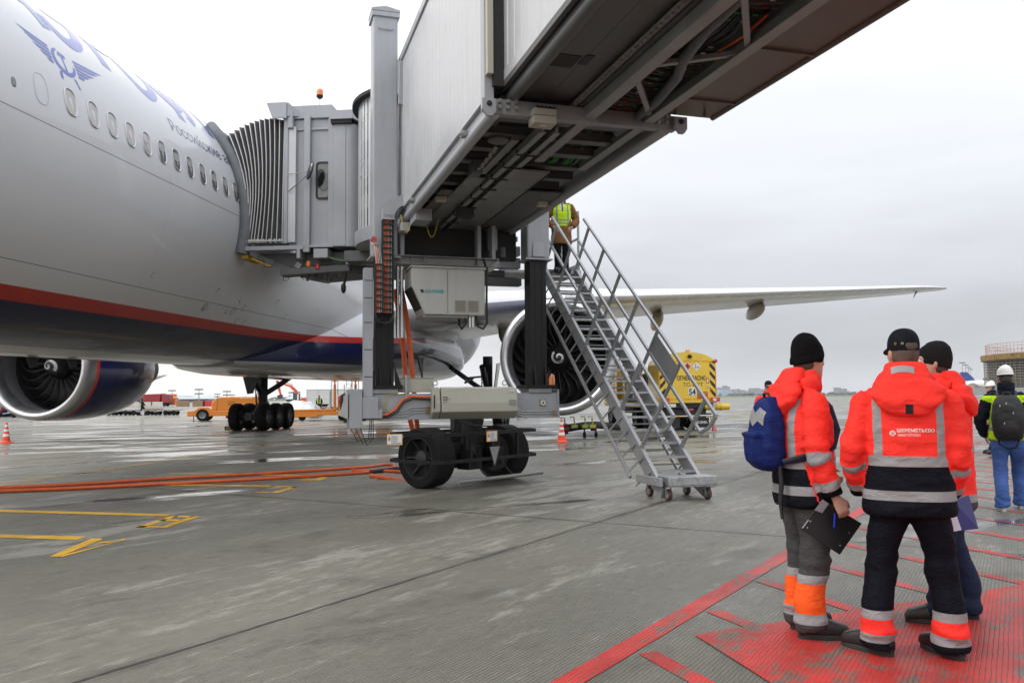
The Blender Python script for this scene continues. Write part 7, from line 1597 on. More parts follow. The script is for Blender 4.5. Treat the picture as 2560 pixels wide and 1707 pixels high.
def hand_shape(mb, wr, d, nrm, side, curl=0.55, L=0.19):
    """palm and five fingers; d along the hand, nrm out of the palm, side towards the thumb"""
    d = V(d).normalized(); nrm = (V(nrm)-d*V(nrm).dot(d)).normalized(); s = d.cross(nrm); s = s if s.dot(V(side)) > 0 else -s; wr = V(wr)
    rings = []
    for u,hw,ht in ((-0.03,0.027,0.022),(0.0,0.029,0.020),(0.03,0.037,0.017),(0.07,0.042,0.0145),(0.095,0.041,0.012)):
        rings.append([wr + d*u + s*hw*cos(2*pi*k/14) + nrm*ht*sin(2*pi*k/14) for k in range(14)])
    mb.loft(rings)
    for i,(o,ln) in enumerate(((0.030,0.074),(0.010,0.083),(-0.011,0.077),(-0.031,0.060))):
        p = wr + d*0.088 + s*o; a = 0.0; pts = [p-d*0.02]; rr = [0.0095]
        for j,fr_ in enumerate((0.45,0.32,0.23)):
            a += curl*(0.75 if j == 0 else 1.0); p = p + (d*cos(a)+nrm*sin(a))*ln*fr_; pts.append(p); rr.append(0.0092-0.0009*j)
        mb.tube([pts[0],wr+d*0.088+s*o]+pts[1:], [rr[0]]+rr, 8)
    p = wr + d*0.025 + s*0.030; t1 = (d*0.75+s*0.6+nrm*0.35).normalized(); t2 = (d*0.9+s*0.1+nrm*0.5).normalized(); mb.tube([p-t1*0.02,p+t1*0.035,p+t1*0.035+t2*0.032,p+t1*0.035+t2*0.055],[0.014,0.0125,0.0105,0.008],8)
def head_shape(mb, c, yaw, pit=0.0, k=1.0):
    """skull, face, jaw, nose, ears; c = centre of the head"""
    R = Matrix.Rotation(yaw,3,'Z') @ Matrix.Rotation(pit,3,'X'); c = V(c); h = lambda x,y,z: c + R @ (V((x,y,z))*k)
    rows = [(-0.125,0.030,0.030,0.058),(-0.115,0.045,0.045,0.052),(-0.085,0.058,0.068,0.032),(-0.045,0.067,0.085,0.016),(0.0,0.073,0.095,0.004),(0.045,0.076,0.098,-0.003),(0.085,0.068,0.086,-0.006),(0.110,0.050,0.064,-0.006),(0.125,0.022,0.03,-0.006)]
    rings = []
    for z,w,d,y in cr(rows,3): rings.append([h(w*cos(2*pi*q/24), y + d*sin(2*pi*q/24), z) for q in range(24)])
    mb.loft(rings)
    mb.tube([h(0,0.096,0.028),h(0,0.108,0.0),h(0,0.117,-0.020),h(0,0.100,-0.030)],[0.009*k,0.011*k,0.015*k,0.010*k],8)
    for s in (-1,1):
        mb.ball(h(s*0.013,0.100,-0.026),0.009*k,8); mb.ball(h(s*0.030,0.082,0.034),(0.024*k,0.014*k,0.009*k),8,R=R); mb.ball(h(s*0.040,0.070,-0.015),(0.022*k,0.022*k,0.018*k),8,R=R)
        mb.ball(h(s*0.077,-0.004,-0.004),(0.010*k,0.018*k,0.031*k),10,R=R@Matrix.Rotation(s*0.35,3,'Z'))
    mb.ball(h(0,0.090,-0.055),(0.024*k,0.014*k,0.007*k),8,R=R); mb.ball(h(0,0.088,-0.066),(0.020*k,0.013*k,0.006*k),8,R=R); mb.ball(h(0,0.082,-0.100),(0.024*k,0.018*k,0.018*k),8,R=R)
    return h
def make_person(label, pos, yaw, H=1.83, sh=0.215, joints=None, head=(0,0.0), headoff=(0,0.02), legs=None, jacket=None, pants=None, boots=M_BOOT, hat=None, hair=M_HAIR, coat=None, hood=None, vox=0.012, handcurl=0.6, handdir=None, group=None, fold=1.0, fat=1.0, cuffz=None, hem=0.80, shoelen=1.0, hands=True):
    R = person_root(label,pos,yaw,group); k = H/1.83; B_ = MB()
    zs, zn, zh = 1.47*k, 1.55*k, 1.83*k-0.125*k
    hip = 0.93*k
    J = dict(le=(-0.30,-0.03,1.15),lw=(-0.27,0.10,0.90),re=(0.30,-0.03,1.15),rw=(0.27,0.10,0.90)); J.update(joints or {})
    J = {a:V(b)*k for a,b in J.items()}
    L = dict(la=(-0.14,0.0),ra=(0.14,0.0),lk=0.02,rk=0.02,lt=0.25,rt=-0.25,lh=0.0,rh=0.0); L.update(legs or {})
    hx,hy = headoff; hc = V((hx*k,hy*k,zh)); 
    # body: one continuous skin
    tors(B_,[(hip-0.10*k,0.13*k,0.09*k,0,0),(hip,0.155*k,0.11*k,0,0),(1.12*k,0.14*k,0.10*k,0,0),(1.32*k,0.165*k,0.11*k,0,0),(1.44*k,0.15*k,0.09*k,-0.005,0),(1.50*k,0.07*k,0.065*k,-0.01,0)])
    limb(B_,[(0,-0.015,1.46*k,0.065*k,0.065*k),(hx*0.5*k,hy*0.4*k,1.53*k,0.058*k,0.06*k),(hx*k,hy*k,1.64*k,0.056*k,0.06*k)])
    h = head_shape(B_,hc,head[0],head[1],k)
    feet = []
    for sd,kn,an,tr,lf in ((-1,L['lk'],L['la'],L['lt'],L['lh']),(1,L['rk'],L['ra'],L['rt'],L['rh'])):
        ax,ay = an[0]*k,an[1]*k; kx = (sd*0.10*k+ax)/2*1.02; 
        limb(B_,[(sd*0.09*k,0,hip,0.085*k,0.09*k),(kx,kn*k+ay*0.4,0.52*k,0.055*k,0.06*k),(ax,ay-0.02*k,0.30*k,0.05*k,0.055*k),(ax,ay-0.02*k,0.09*k+lf,0.04*k,0.042*k)])
        feet.append((ax,ay,tr,lf))
    arms = []
    for sd,e_,w_ in ((-1,J['le'],J['lw']),(1,J['re'],J['rw'])):
        s_ = V((sd*(sh-0.035)*k,-0.01,1.43*k)); limb(B_,[(*s_,0.055*k,0.055*k),(*(s_*0.5+e_*0.5),0.048*k,0.05*k),(*e_,0.042*k,0.042*k),(*(e_*0.4+w_*0.6),0.038*k,0.04*k),(*w_,0.027*k,0.027*k)]); arms.append((s_,e_,w_))
        if hands:
            hd = (handdir or {}).get('l' if sd < 0 else 'r'); d_ = (w_-e_).normalized()
            if hd is None: hand_shape(B_, w_+d_*0.025, d_, (-sd,0.15,0), (0,1,0), handcurl)
            else: hand_shape(B_, w_+V(hd[0]).normalized()*0.02, hd[0], hd[1], hd[2], hd[3] if len(hd) > 3 else handcurl)
    voxel(B_,'body',M_SKINH,R,min(vox,0.0085),2)
    Mx = Mof(R)
    def tf(mb): mb.M = Mx; return mb
    # hair, eyes
    hm = MB(); RR_ = Matrix.Rotation(head[0],3,'Z')@Matrix.Rotation(head[1],3,'X')
    rows = [(-0.062,0.060,0.052,-0.030),(-0.03,0.072,0.078,-0.020),(0.02,0.0785,0.096,-0.010),(0.055,0.079,0.099,-0.008),(0.092,0.070,0.086,-0.008),(0.116,0.050,0.062,-0.008),(0.130,0.02,0.03,-0.008)]
    rings = []
    for z,w_,d_,y in cr(rows,3): rings.append([hc + RR_@(V((w_*cos(2*pi*q/24), (y+d_*sin(2*pi*q/24)) if z > 0.07 else min(y+d_*sin(2*pi*q/24), 0.012+max(0,z)*1.1), z))*k) for q in range(24)])
    hm.loft(rings); voxel(hm,'hair',hair,R,0.006,2)
    ey = tf(MB())
    for s in (-1,1): ey.ball(hc + RR_@(V((s*0.031,0.083,0.014))*k),0.0125*k,10)
    ey.build('eyes',M_EYE,R,smooth=180)
    # trousers
    if pants:
        pm = MB(); wd = pants.get('w',1.0); zc = pants.get('cuff',0.05); fl = pants.get('flare',1.0)
        tors(pm,[(hip-0.13*k,0.15*k*wd,0.12*k*wd,0,0),(hip-0.02*k,0.185*k*wd,0.14*k*wd,0,0),(hip+0.10*k,0.18*k*wd,0.135*k*wd,0,0),(hip+0.13*k,0.15*k,0.11*k,0,0)])
        for sd,kn,(ax,ay,tr,lf) in ((-1,L['lk'],feet[0]),(1,L['rk'],feet[1])):
            kx = (sd*0.10*k+ax)/2*1.02
            limb(pm,[(sd*0.092*k,0,hip+0.02*k,0.105*k*wd,0.125*k*wd),(sd*0.097*k,0,hip-0.12*k,0.108*k*wd,0.118*k*wd),(kx,kn*k*0.8+ay*0.3,0.62*k,0.088*k*wd,0.095*k*wd),(kx*0.7+ax*0.3,kn*k*0.9+ay*0.55,0.45*k,0.082*k*wd,0.088*k*wd),(ax,ay-0.015*k,0.26*k,0.080*k*wd*fl,0.088*k*wd*fl),(ax,ay-0.005*k,0.10*k,0.086*k*wd*fl,0.098*k*wd*fl),(ax,ay,zc*k+lf,0.088*k*wd*fl,0.105*k*wd*fl)])
        zf = pants.get('fold',0.010)*fold
        def zm(c):
            z = c.z/k; return 0.35 + 1.1*math.exp(-((z-0.10)/0.09)**2) + 0.8*math.exp(-((z-0.50)/0.10)**2) + 0.5*math.exp(-((z-0.80)/0.08)**2)
        def fo(c):
            z = c.z/k; ph = noise.noise(V((c.x*5,c.y*5,z*2+pants.get('seed',0))))*3; st = sin(z*62+ph*2+c.x*14)*math.exp(-((z-0.13)/0.08)**2)*0.006*fold
            return folds(zf,9.0,3.5,pants.get('seed',1.3),zm)(c)+st
        voxel(pm,'trousers',pants['m'],R,vox,4,fo,lambda c: (c.x,c.y,c.z/k))
    # boots
    for i,(ax,ay,tr,lf) in enumerate(feet):
        bt = MB(); Q = Matrix.Rotation(tr,3,'Z'); f_ = lambda x,y,z: V((ax,ay,lf))+Q@(V((x*1.06,y*1.02*shoelen,z*1.22))*k)
        rings = []
        for y,hw,zt in ((-0.085,0.028,0.060),(-0.075,0.036,0.10),(-0.03,0.040,0.135),(0.03,0.043,0.125),(0.09,0.046,0.104),(0.15,0.049,0.088),(0.195,0.043,0.076),(0.220,0.026,0.050)):
            rings.append([f_(hw*math.copysign(abs(cos(2*pi*q/18))**0.75,cos(2*pi*q/18)), y, 0.018+(zt-0.018)*(0.5+0.5*math.copysign(abs(sin(2*pi*q/18))**0.7,sin(2*pi*q/18)))) for q in range(18)])
        bt.loft(rings); limb(bt,[(*f_(0,-0.028,0.06),0.044*k,0.052*k),(*f_(0,-0.03,0.15),0.044*k,0.05*k),(*f_(0,-0.03,0.19),0.046*k,0.052*k)])
        bo = voxel(bt,'boot',boots,R,0.007,3)
        so = tf(MB()); n=24; ol = []
        for q in range(n):
            a_ = 2*pi*q/n; y = 0.066+0.155*sin(a_); hw = 0.045+0.005*sin(a_) - (0.008 if -0.02<y<0.05 else 0); ol.append((hw*math.copysign(abs(cos(a_))**0.8,cos(a_)), y))
        so.loft([[f_(x*0.98,y,0.0) for x,y in ol],[f_(x*1.03,y,0.006) for x,y in ol],[f_(x*1.03,y,0.024) for x,y in ol],[f_(x*0.95,y,0.03) for x,y in ol]]); so.build('sole',M_SOLE if boots is M_BOOT else boots,bo,smooth=40)
        la = tf(MB())
        for q in range(4): la.tube([f_(-0.026,0.045+q*0.022,0.118-q*0.010),f_(0,0.048+q*0.022,0.128-q*0.011),f_(0.026,0.045+q*0.022,0.118-q*0.010)],0.0035*k,5)
        la.build('laces',M_SOLE,bo)
    # jacket
    if jacket:
        jm = MB(); fw,fd = jacket.get('w',1.0)*fat, jacket.get('d',1.0)*fat; sl_ = jacket.get('sleeve',1.0)
        tors(jm,[(hem*k,0.205*k*fw,0.150*k*fd,0,0),(hem*k+0.03,0.222*k*fw,0.165*k*fd,0,0),(hem*k+0.16,0.215*k*fw,0.160*k*fd,0,0),(1.06*k,0.205*k*fw,0.155*k*fd,0,0),(1.25*k,0.212*k*fw,0.158*k*fd,0,0),(1.38*k,0.205*k*fw,0.140*k*fd,-0.005,0),(1.46*k,0.165*k*fw,0.108*k,-0.008,0),(1.52*k,0.105*k,0.090*k,-0.008,0),(1.555*k,0.088*k,0.088*k,0.0,0),(1.575*k,0.084*k,0.086*k,0.004,0)],e=2.5)
        A_ = []
        for s_,e_,w_ in arms:
            sd = -1 if s_.x < 0 else 1; s2 = V((sd*(sh-0.01)*k*fat,-0.01,1.425*k)); ww = w_ + (e_-w_).normalized()*0.0
            limb(jm,[(s2.x-sd*0.06,s2.y,s2.z+0.005,0.075*k*sl_,0.085*k*sl_),(*s2,0.083*k*sl_,0.090*k*sl_),(*(s2*0.55+e_*0.45),0.083*k*sl_,0.088*k*sl_),(*(e_+(s2-e_)*0.08),0.078*k*sl_,0.080*k*sl_),(*(e_*0.5+ww*0.5),0.070*k*sl_,0.072*k*sl_),(*(e_*0.12+ww*0.88),0.062*k*sl_,0.064*k*sl_),(*ww,0.054*k*sl_,0.056*k*sl_)]); A_.append((s2,e_,ww))
        def seg(c):
            best = None
            for i,(s2,e_,ww) in enumerate(A_):
                t0 = 0
                for a,b in ((s2,e_),(e_,ww)):
                    ab = b-a; u = max(0,min(1,(c-a).dot(ab)/ab.length_squared)); d_ = (c-(a+ab*u)).length
                    if best is None or d_ < best[0]: best = (d_, t0+ab.length*u, i, u)
                    t0 += ab.length
            d_,t_,i,u = best; tw = abs(c.x) - 0.155*k*fat
            if d_ < 0.112*k*sl_ and t_ > 0.035*k and tw > -0.03: return (c.x,c.y,10.0+t_/k)
            return (c.x/k,c.y/k,c.z/k)
        fa = jacket.get('fold',0.009)*fold
        def fo(c):
            s3 = seg(c)
            if s3[2] > 5: t_ = s3[2]-10; return fa*0.55*sin(t_*62+noise.noise(V((c.x*6,c.y*6,c.z*6+jacket.get('seed',0))))*4.5+c.y*12)*(0.35+0.65*math.exp(-((t_-0.30)/0.12)**2)) + folds(fa*0.45,10,8,jacket.get('seed',2.0))(c)
            return folds(fa*0.8,10.0,5.5,jacket.get('seed',2.0))(c)
        if jacket.get('collar',True):
            n = 20
            jm.loft([[V((hx*0.4*k+r_*cos(2*pi*q/n)*k, -0.004+ (r_*1.05*sin(2*pi*q/n)+hy*0.4)*k, (z_+(-0.03 if sin(2*pi*q/n)>0.5 else 0))*k)) for q in range(n)] for r_,z_ in ((0.085,1.50),(0.102,1.55),(0.102,1.625),(0.094,1.645),(0.084,1.62))])
        if hood == 'down':
            limb(jm,[(-0.105*k,0.065,1.56*k,0.022*k,0.045*k),(-0.125*k,0.0,1.545*k,0.028*k,0.05*k),(-0.13*k,-0.05,1.53*k,0.03*k,0.05*k)]); limb(jm,[(0.105*k,0.065,1.56*k,0.022*k,0.045*k),(0.125*k,0.0,1.545*k,0.028*k,0.05*k),(0.13*k,-0.05,1.53*k,0.03*k,0.05*k)])
            hd_ = MB(); bd = -0.012*(jacket.get('d',1.0)*fat-1)*10*0
            tors(hd_,[(1.352*k,0.05*k,0.016*k,-0.168*k,0),(1.362*k,0.095*k,0.034*k,-0.168*k,0),(1.40*k,0.150*k,0.056*k,-0.160*k,0),(1.45*k,0.188*k,0.068*k,-0.142*k,0),(1.50*k,0.192*k,0.072*k,-0.120*k,0),(1.55*k,0.158*k,0.072*k,-0.098*k,0),(1.60*k,0.122*k,0.066*k,-0.080*k+hy*0.3*k,0),(1.635*k,0.108*k,0.058*k,-0.070*k+hy*0.4*k,0),(1.652*k,0.088*k,0.044*k,-0.066*k+hy*0.4*k,0),(1.656*k,0.05*k,0.025*k,-0.066*k+hy*0.4*k,0)],n=36,e=2.2)
            hd_.M = Matrix.Identity(4)
            hm_ = cloth('hood_shell',HIVO,[]) if 'hood_shell' not in bpy.data.materials else bpy.data.materials['hood_shell']
            def hf(c):
                z = c.z/k; return 0.006*noise.noise(V((c.x*11+jacket.get('seed',0),c.y*8,c.z*9)))+0.004*sin(z*75+c.x*9+noise.noise(V((c.x*7,0,c.z*7)))*5)*(1 if z < 1.6 else .3) - 0.012*math.exp(-((z-1.565)/0.012)**2)
            voxel(hd_,'hood',hm_,R,vox*0.8,2,hf,lambda c:(c.x,c.y,c.z/k))
        jk = voxel(jm,'jacket',jacket['m'],R,vox*0.9,2,fo,seg); R['_j'] = 1
    if hat == 'beanie' or hat == 'beanie2':
        b_ = MB(); tall = 0.020 if hat == 'beanie' else 0.004
        rows = [(-0.018,0.081,0.101,-0.010),(0.02,0.086,0.107,-0.010),(0.06,0.087,0.107,-0.011),(0.10,0.080,0.097,-0.016),(0.125+tall*.4,0.064,0.076,-0.022),(0.143+tall*.8,0.040,0.048,-0.026),(0.152+tall,0.014,0.018,-0.03)]
        rings = []
        for z,w_,d_,y in cr(rows,3): rings.append([hc + RR_@(V((w_*cos(2*pi*q/28), y+d_*sin(2*pi*q/28), z + (0.020*sin(2*pi*q/28) if z < 0.05 else 0)))*k) for q in range(28)])
        b_.loft(rings)
        if hat == 'beanie': rows2 = [(-0.022,0.083,0.103,-0.010),(-0.016,0.0885,0.1095,-0.010),(0.018,0.0905,0.1115,-0.010),(0.026,0.084,0.105,-0.010)]; b_.loft([[hc+RR_@(V((w_*cos(2*pi*q/28),y+d_*sin(2*pi*q/28),z+0.020*sin(2*pi*q/28)))*k) for q in range(28)] for z,w_,d_,y in rows2])
        voxel(b_,'beanie',M_KNIT if hat == 'beanie' else M_KNITG,R,0.006,3,lambda c: 0.006*noise.noise(c*13)+0.003*noise.noise(c*34))
    elif hat == 'cap':
        b_ = MB(); rows = [(0.012,0.081,0.100,-0.006),(0.04,0.083,0.103,-0.008),(0.08,0.080,0.098,-0.010),(0.115,0.066,0.080,-0.012),(0.138,0.042,0.05,-0.012),(0.147,0.012,0.015,-0.012)]; rings = []
        for z,w_,d_,y in cr(rows,3): rings.append([hc+RR_@(V((w_*cos(2*pi*q/28),y+d_*sin(2*pi*q/28),z))*k) for q in range(28)])
        b_.loft(rings); pts = []
        for q in range(13):
            a_ = radians(20+140*q/12); pts.append((0.080*cos(a_),0.088*sin(a_)))
        out = [(x*0.95,y+0.085*sin(radians(20+140*q/12))**0.8+0.005) for q,(x,y) in enumerate(pts)]
        b_.loft([[hc+RR_@(V((x,y,0.022-(y-0.088)*0.30*(1 if y>0.088 else 0)+dz))*k) for x,y in (pts if kk in (0,3) else out)] for kk,dz in ((0,0.0),(1,0.0),(2,0.008),(3,0.008))],closed=True)
        cp = voxel(b_,'cap',M_CAP,R,0.0055,2)
        st = tf(MB()); rings=[]
        st.ball(hc+RR_@(V((0.0,-0.103,0.040))*k),(0.036*k,0.010*k,0.026*k),14,R=RR_); st.build('cap_opening',M_HAIR,cp,smooth=180)
        ea = tf(MB())
        for a_ in (210,235): 
            t_ = radians(a_); c_ = hc+RR_@(V((0.083*cos(t_),-0.008+0.103*sin(t_),0.055))*k); n_ = RR_@V((cos(t_),sin(t_),0)); ea.lathe([(0.004*k,0.002),(0.007*k,0.002),(0.007*k,-0.004)],c_,n_,12)
        ea.build('eyelet',M_BRASS,cp)
    elif hat == 'hard':
        b_ = tf(MB()); rows = [(0.030,0.105,0.128,0.0),(0.034,0.100,0.122,0.0),(0.036,0.094,0.114,0.0),(0.07,0.092,0.112,0.0),(0.11,0.080,0.098,-0.002),(0.14,0.058,0.070,-0.004),(0.156,0.030,0.036,-0.004),(0.160,0.004,0.005,-0.004)]; rings = []
        for z,w_,d_,y in rows: rings.append([hc+RR_@(V((w_*cos(2*pi*q/32),y+d_*sin(2*pi*q/32)+(0.03*max(0,sin(2*pi*q/32))**2 if z < 0.035 else 0),z-0.010*sin(2*pi*q/32)))*k) for q in range(32)])
        b_.loft(rings); hh = b_.build('hard_hat',M_HAT,R,smooth=50)
        c_ = tf(MB()); c_.tube([hc+RR_@(V((0.088*cos(2*pi*q/24),0.106*sin(2*pi*q/24),0.022))*k) for q in range(24)],0.009*k,8,closed=True); c_.build('hat_band',M_BKN,hh,smooth=60)
    return R, k, hc, RR_, arms
def part_on(R, mb, name, m, parent=None, smooth=None, bev=0.0):
    mb2 = MB(Mof(R)); mb2.add(mb.v, mb.f); mb2.m = list(mb.m); return mb2.build(name, m, parent or R, smooth=smooth, bev=bev)
# ---- garments
def hivis_jacket(nm, sa=0.118, zw=1.035, zb=(0.875,0.93), arm1=(10.30,10.352), arm2=(10.47,10.525), straps=True, navy_arm=10.525, waistband=(0.0,0.06)):
    r = [(NAVY,0.7,dict(z=(0,zw)))]
    if straps:
        r += [(REFL,0.45,dict(z=(zw,1.46),a=(sa,sa+0.042)))]
    r += [(REFL,0.45,dict(z=(zw,zw+0.058))), (REFL,0.45,dict(z=zb)), (NAVY,0.7,dict(z=(navy_arm,20))), (REFL,0.45,dict(z=arm1)), (REFL,0.45,dict(z=arm2))]
    return cloth(nm, HIVO, r)
M_J2 = hivis_jacket('hivis_jacket_back',sa=0.138,zw=1.07,zb=(0.88,0.935),arm1=(10.36,10.405),arm2=(10.50,10.545),navy_arm=10.545); M_J1 = hivis_jacket('hivis_jacket_side'); M_J3 = cloth('hivis_jacket_long', HIVO, [(REFL,0.45,dict(z=(1.12,1.175))),(REFL,0.45,dict(z=(0.80,0.85))),((0.06,0.06,0.065),0.7,dict(z=(0,0.80))),((0.05,0.05,0.055),0.7,dict(z=(10.50,20))),(REFL,0.45,dict(z=(10.44,10.50)))])
M_P2 = cloth('navy_trousers_bands',NAVY,[(REFL,0.45,dict(z=(0.215,0.265))),(HIVO,0.7,dict(z=(0.135,0.215))),(REFL,0.45,dict(z=(0.085,0.135)))]); M_P1 = cloth('grey_trousers_bands',(0.062,0.062,0.064),[(REFL,0.45,dict(z=(0.345,0.395))),((0.95,0.125,0.022),0.7,dict(z=(0.165,0.345))),(REFL,0.45,dict(z=(0.105,0.165)))])
M_JEAN = cloth('dark_jeans',(0.018,0.028,0.060),[],bump=0.3); M_JEANB = cloth('blue_jeans',(0.068,0.135,0.38),[],bump=0.4,var=0.25)
M_STRAPR = mat('velcro_black',(0.008,0.009,0.012),0.8)
# ---- man in the dark cap, back to the camera
posC = G(2288,1640); yC = -radians(20)
R2,k2,hc2,RR2,arms2 = make_person('man in orange jacket and dark cap with printed back, feet apart, nearest the camera', (posC.x,posC.y,0), yC, H=1.865, sh=0.225, joints=dict(le=(-0.305,-0.045,1.12),lw=(-0.255,0.12,0.90),re=(0.262,-0.045,1.12),rw=(0.235,0.12,0.90)), head=(radians(22),0.0), headoff=(0.0,0.03), legs=dict(la=(-0.19,-0.02),ra=(0.185,0.03),lt=1.0,rt=0.6), jacket=dict(m=M_J2,w=1.10,d=1.02,sleeve=0.84,seed=2.2,fold=0.011), pants=dict(m=M_P2,w=0.98,flare=1.08,cuff=0.05,seed=1.1,fold=0.013), hat='cap', hair=mat('brown_short_hair',(0.10,0.074,0.058),0.75,var=0.35,scale=30,bump=0.4,bscale=160), hood='down', hem=0.79, handdir=dict(l=((0.5,0.6,-0.2),(0,0.2,1),(0,0,1)),r=((-0.5,0.6,-0.2),(0,0.2,1),(0,0,1))))
def project_back(mb_pts, R, k):   # push flat lettering onto the jacket's back
    org = ORG[R.name]; Mi = Mof(R).inverted(); loc = []; tris = []
    for o in R.children:
        if o.name.split('.')[0] in ('jacket','hood'):
            n0 = len(loc); loc += [Mi @ (v.co+org) for v in o.data.vertices]; tris += [tuple(q+n0 for q in p.vertices) for p in o.data.polygons]
    from mathutils.bvhtree import BVHTree
    bv = BVHTree.FromPolygons(loc, tris)
    out = []
    for x,z in mb_pts:
        hit = bv.ray_cast(V((x,-1.0,z)), V((0,1,0)))
        out.append(V((x, hit[0].y-0.0035 if hit[0] is not None else -0.2, z)))
    return out
w = MB(); fl = MB(); lettering(fl,'ШЕРЕМЕТЬЕВО',(-0.062,0,1.262),(1,0,0),(0,0,1),0.025,0,fit=0.190,bold=0.0012); lettering(fl,'АВИАТОПЛИВО',(-0.060,0,1.238),(1,0,0),(0,0,1),0.0195,0,fit=0.116)
pts = project_back([(v.x*k2,v.z*k2) for v in fl.v],R2,k2); w.add(pts,fl.f); part_on(R2,w,'back_lettering',mat('print_white',(0.72,0.70,0.68),0.6))
w = MB(); fl = MB(); n=28; c0,c1,r0 = -0.085,1.255,0.0155
fl.add([V((c0+r0*cos(2*pi*q/n),0,c1+r0*sin(2*pi*q/n))) for q in range(n)],[tuple(range(n))]); pts = project_back([(v.x*k2,v.z*k2) for v in fl.v],R2,k2); w.add(pts,fl.f); part_on(R2,w,'back_badge',MATS['print_white'])
w = MB(); fl = MB()
for q in range(3): x = c0-0.007+q*0.006; fl.add([V((x,0,c1-0.006)),V((x+0.0028,0,c1-0.006)),V((x+0.0055,0,c1+0.009)),V((x+0.0027,0,c1+0.009))],[(0,1,2,3)])
fl.add([V((c0-0.009,0,c1-0.0085)),V((c0+0.008,0,c1-0.0085)),V((c0+0.008,0,c1-0.006)),V((c0-0.009,0,c1-0.006))],[(0,1,2,3)])
pts = [p-V((0,0.002,0)) for p in project_back([(v.x*k2,v.z*k2) for v in fl.v],R2,k2)]; w.add(pts,fl.f); part_on(R2,w,'badge_strokes',mat('print_red',HIVO,0.7))
def patch(R,k,x0,x1,z0,z1,name,m,nx=8,nz=6,curve=0.0):
    g = [((x0+(x1-x0)*i/nx)*k,(z0+(z1-z0)*j/nz+curve*(1-(2*i/nx-1)**2))*k) for i in range(nx+1) for j in range(nz+1)]; pts = project_back(g,R,k); w = MB()
    w.add(pts,[(i*(nz+1)+j,(i+1)*(nz+1)+j,(i+1)*(nz+1)+j+1,i*(nz+1)+j+1) for i in range(nx) for j in range(nz)]); return part_on(R,w,name,m,smooth=180)
patch(R2,k2,-0.018,0.020,1.362,1.415,'hood_tab',M_STRAPR); patch(R2,k2,-0.078,0.040,1.585,1.622,'hood_reflector',mat('reflector_grey',REFL,0.45),curve=0.010)
# ---- man with the rucksack and clipboard, facing right
posA = G(2022,1586); yA = -radians(84)
R1,k1,hc1,RR1,arms1 = make_person('man in black knitted hat and orange jacket wearing a blue rucksack, holding a clipboard', (posA.x,posA.y,0), yA, H=1.85, sh=0.21, joints=dict(re=(0.265,-0.035,1.13),rw=(0.262,0.065,0.885),le=(-0.27,0.0,1.14),lw=(-0.22,0.20,1.0)), head=(radians(14),-0.06), headoff=(0.0,0.05), legs=dict(ra=(0.10,-0.02),la=(-0.13,0.02),rt=-0.18,lt=0.30), jacket=dict(m=M_J1,w=1.0,d=1.06,sleeve=0.88,seed=5.2,fold=0.011), pants=dict(m=M_P1,w=0.98,flare=1.02,cuff=0.06,seed=3.1,fold=0.014), hat='beanie', hair=M_HAIR, hood='down', hem=0.80, handdir=dict(r=((0.10,0.45,-0.9),(-0.9,0.1,-0.1),(0.1,0.9,0.3),0.75)))
w1 = Mof(R1)
# rucksack
RS = thing('rucksack','blue rucksack with grey reflective patch worn over an orange jacket','rucksack', w1 @ V((0,-0.30,0.92)))
M_BBLUE = cloth('rucksack_blue',(0.009,0.020,0.115),[],rough=0.6,bump=0.3,bscale=14)
b_ = MB(); tors(b_,[(1.03,0.08,0.04,-0.225,0),(1.06,0.13,0.08,-0.245,0),(1.14,0.148,0.092,-0.243,0),(1.25,0.146,0.088,-0.242,0),(1.36,0.136,0.075,-0.235,0),(1.44,0.112,0.062,-0.228,0),(1.485,0.07,0.035,-0.21,0)],e=2.9)
tors(b_,[(1.075,0.10,0.03,-0.300,0),(1.09,0.115,0.04,-0.308,0),(1.17,0.118,0.045,-0.312,0),(1.245,0.118,0.043,-0.308,0),(1.26,0.10,0.03,-0.30,0)],e=3.2); b_.box((0,-0.306,1.252),(0.24,0.105,0.020))
RS['_M'] = R1['_M']; voxel(b_,'pack_bag',M_BBLUE,RS,0.009,3,folds(0.008,7,9,4.4),lambda c:(0,0,0))
def on1(mb,name,m,par=RS,**kw): mb2 = MB(w1); mb2.add(mb.v,mb.f); mb2.m=list(mb.m); return mb2.build(name,m,par,**kw)
w = MB()
for sd in (-1,1): w.tube([(sd*0.09,-0.19,1.42),(sd*0.115,-0.09,1.535),(sd*0.125,0.04,1.515),(sd*0.128,0.125,1.42),(sd*0.135,0.165,1.28),(sd*0.165,0.12,1.18),(sd*0.205,-0.04,1.12),(sd*0.15,-0.20,1.09)],0.020,8)
on1(w,'shoulder_strap',mat('strap_navy',(0.008,0.012,0.045),0.7),smooth=60)
from mathutils.bvhtree import BVHTree
_pb = [o for o in RS.children if o.name.startswith('pack_bag')][0]; _pi = w1.inverted(); _lv = [_pi @ (v.co+ORG[RS.name]) for v in _pb.data.vertices]; _bv = BVHTree.FromPolygons(_lv,[tuple(p_.vertices) for p_ in _pb.data.polygons])
w = MB(); zz_ = [((-0.115,1.31),(-0.115,1.395)),((-0.06,1.34),(-0.06,1.425)),((0.0,1.305),(0.0,1.39)),((0.06,1.34),(0.06,1.425)),((0.115,1.31),(0.115,1.395))]; gg = []
for (ya,za),(yb_,zb_) in zz_:
    for q in range(5):
        f_ = q/4; z_ = za+(zb_-za)*f_; x_ = ya+(yb_-ya)*f_; ht = _bv.ray_cast(V((x_,-1,z_)),V((0,1,0))); gg.append(V((x_,(ht[0].y if ht[0] is not None else -0.35)-0.004,z_)))
w.add(gg,[(i*5+j,(i+1)*5+j,(i+1)*5+j+1,i*5+j+1) for i in range(4) for j in range(4)])
on1(w,'reflective_patch',MATS['reflector_grey'])
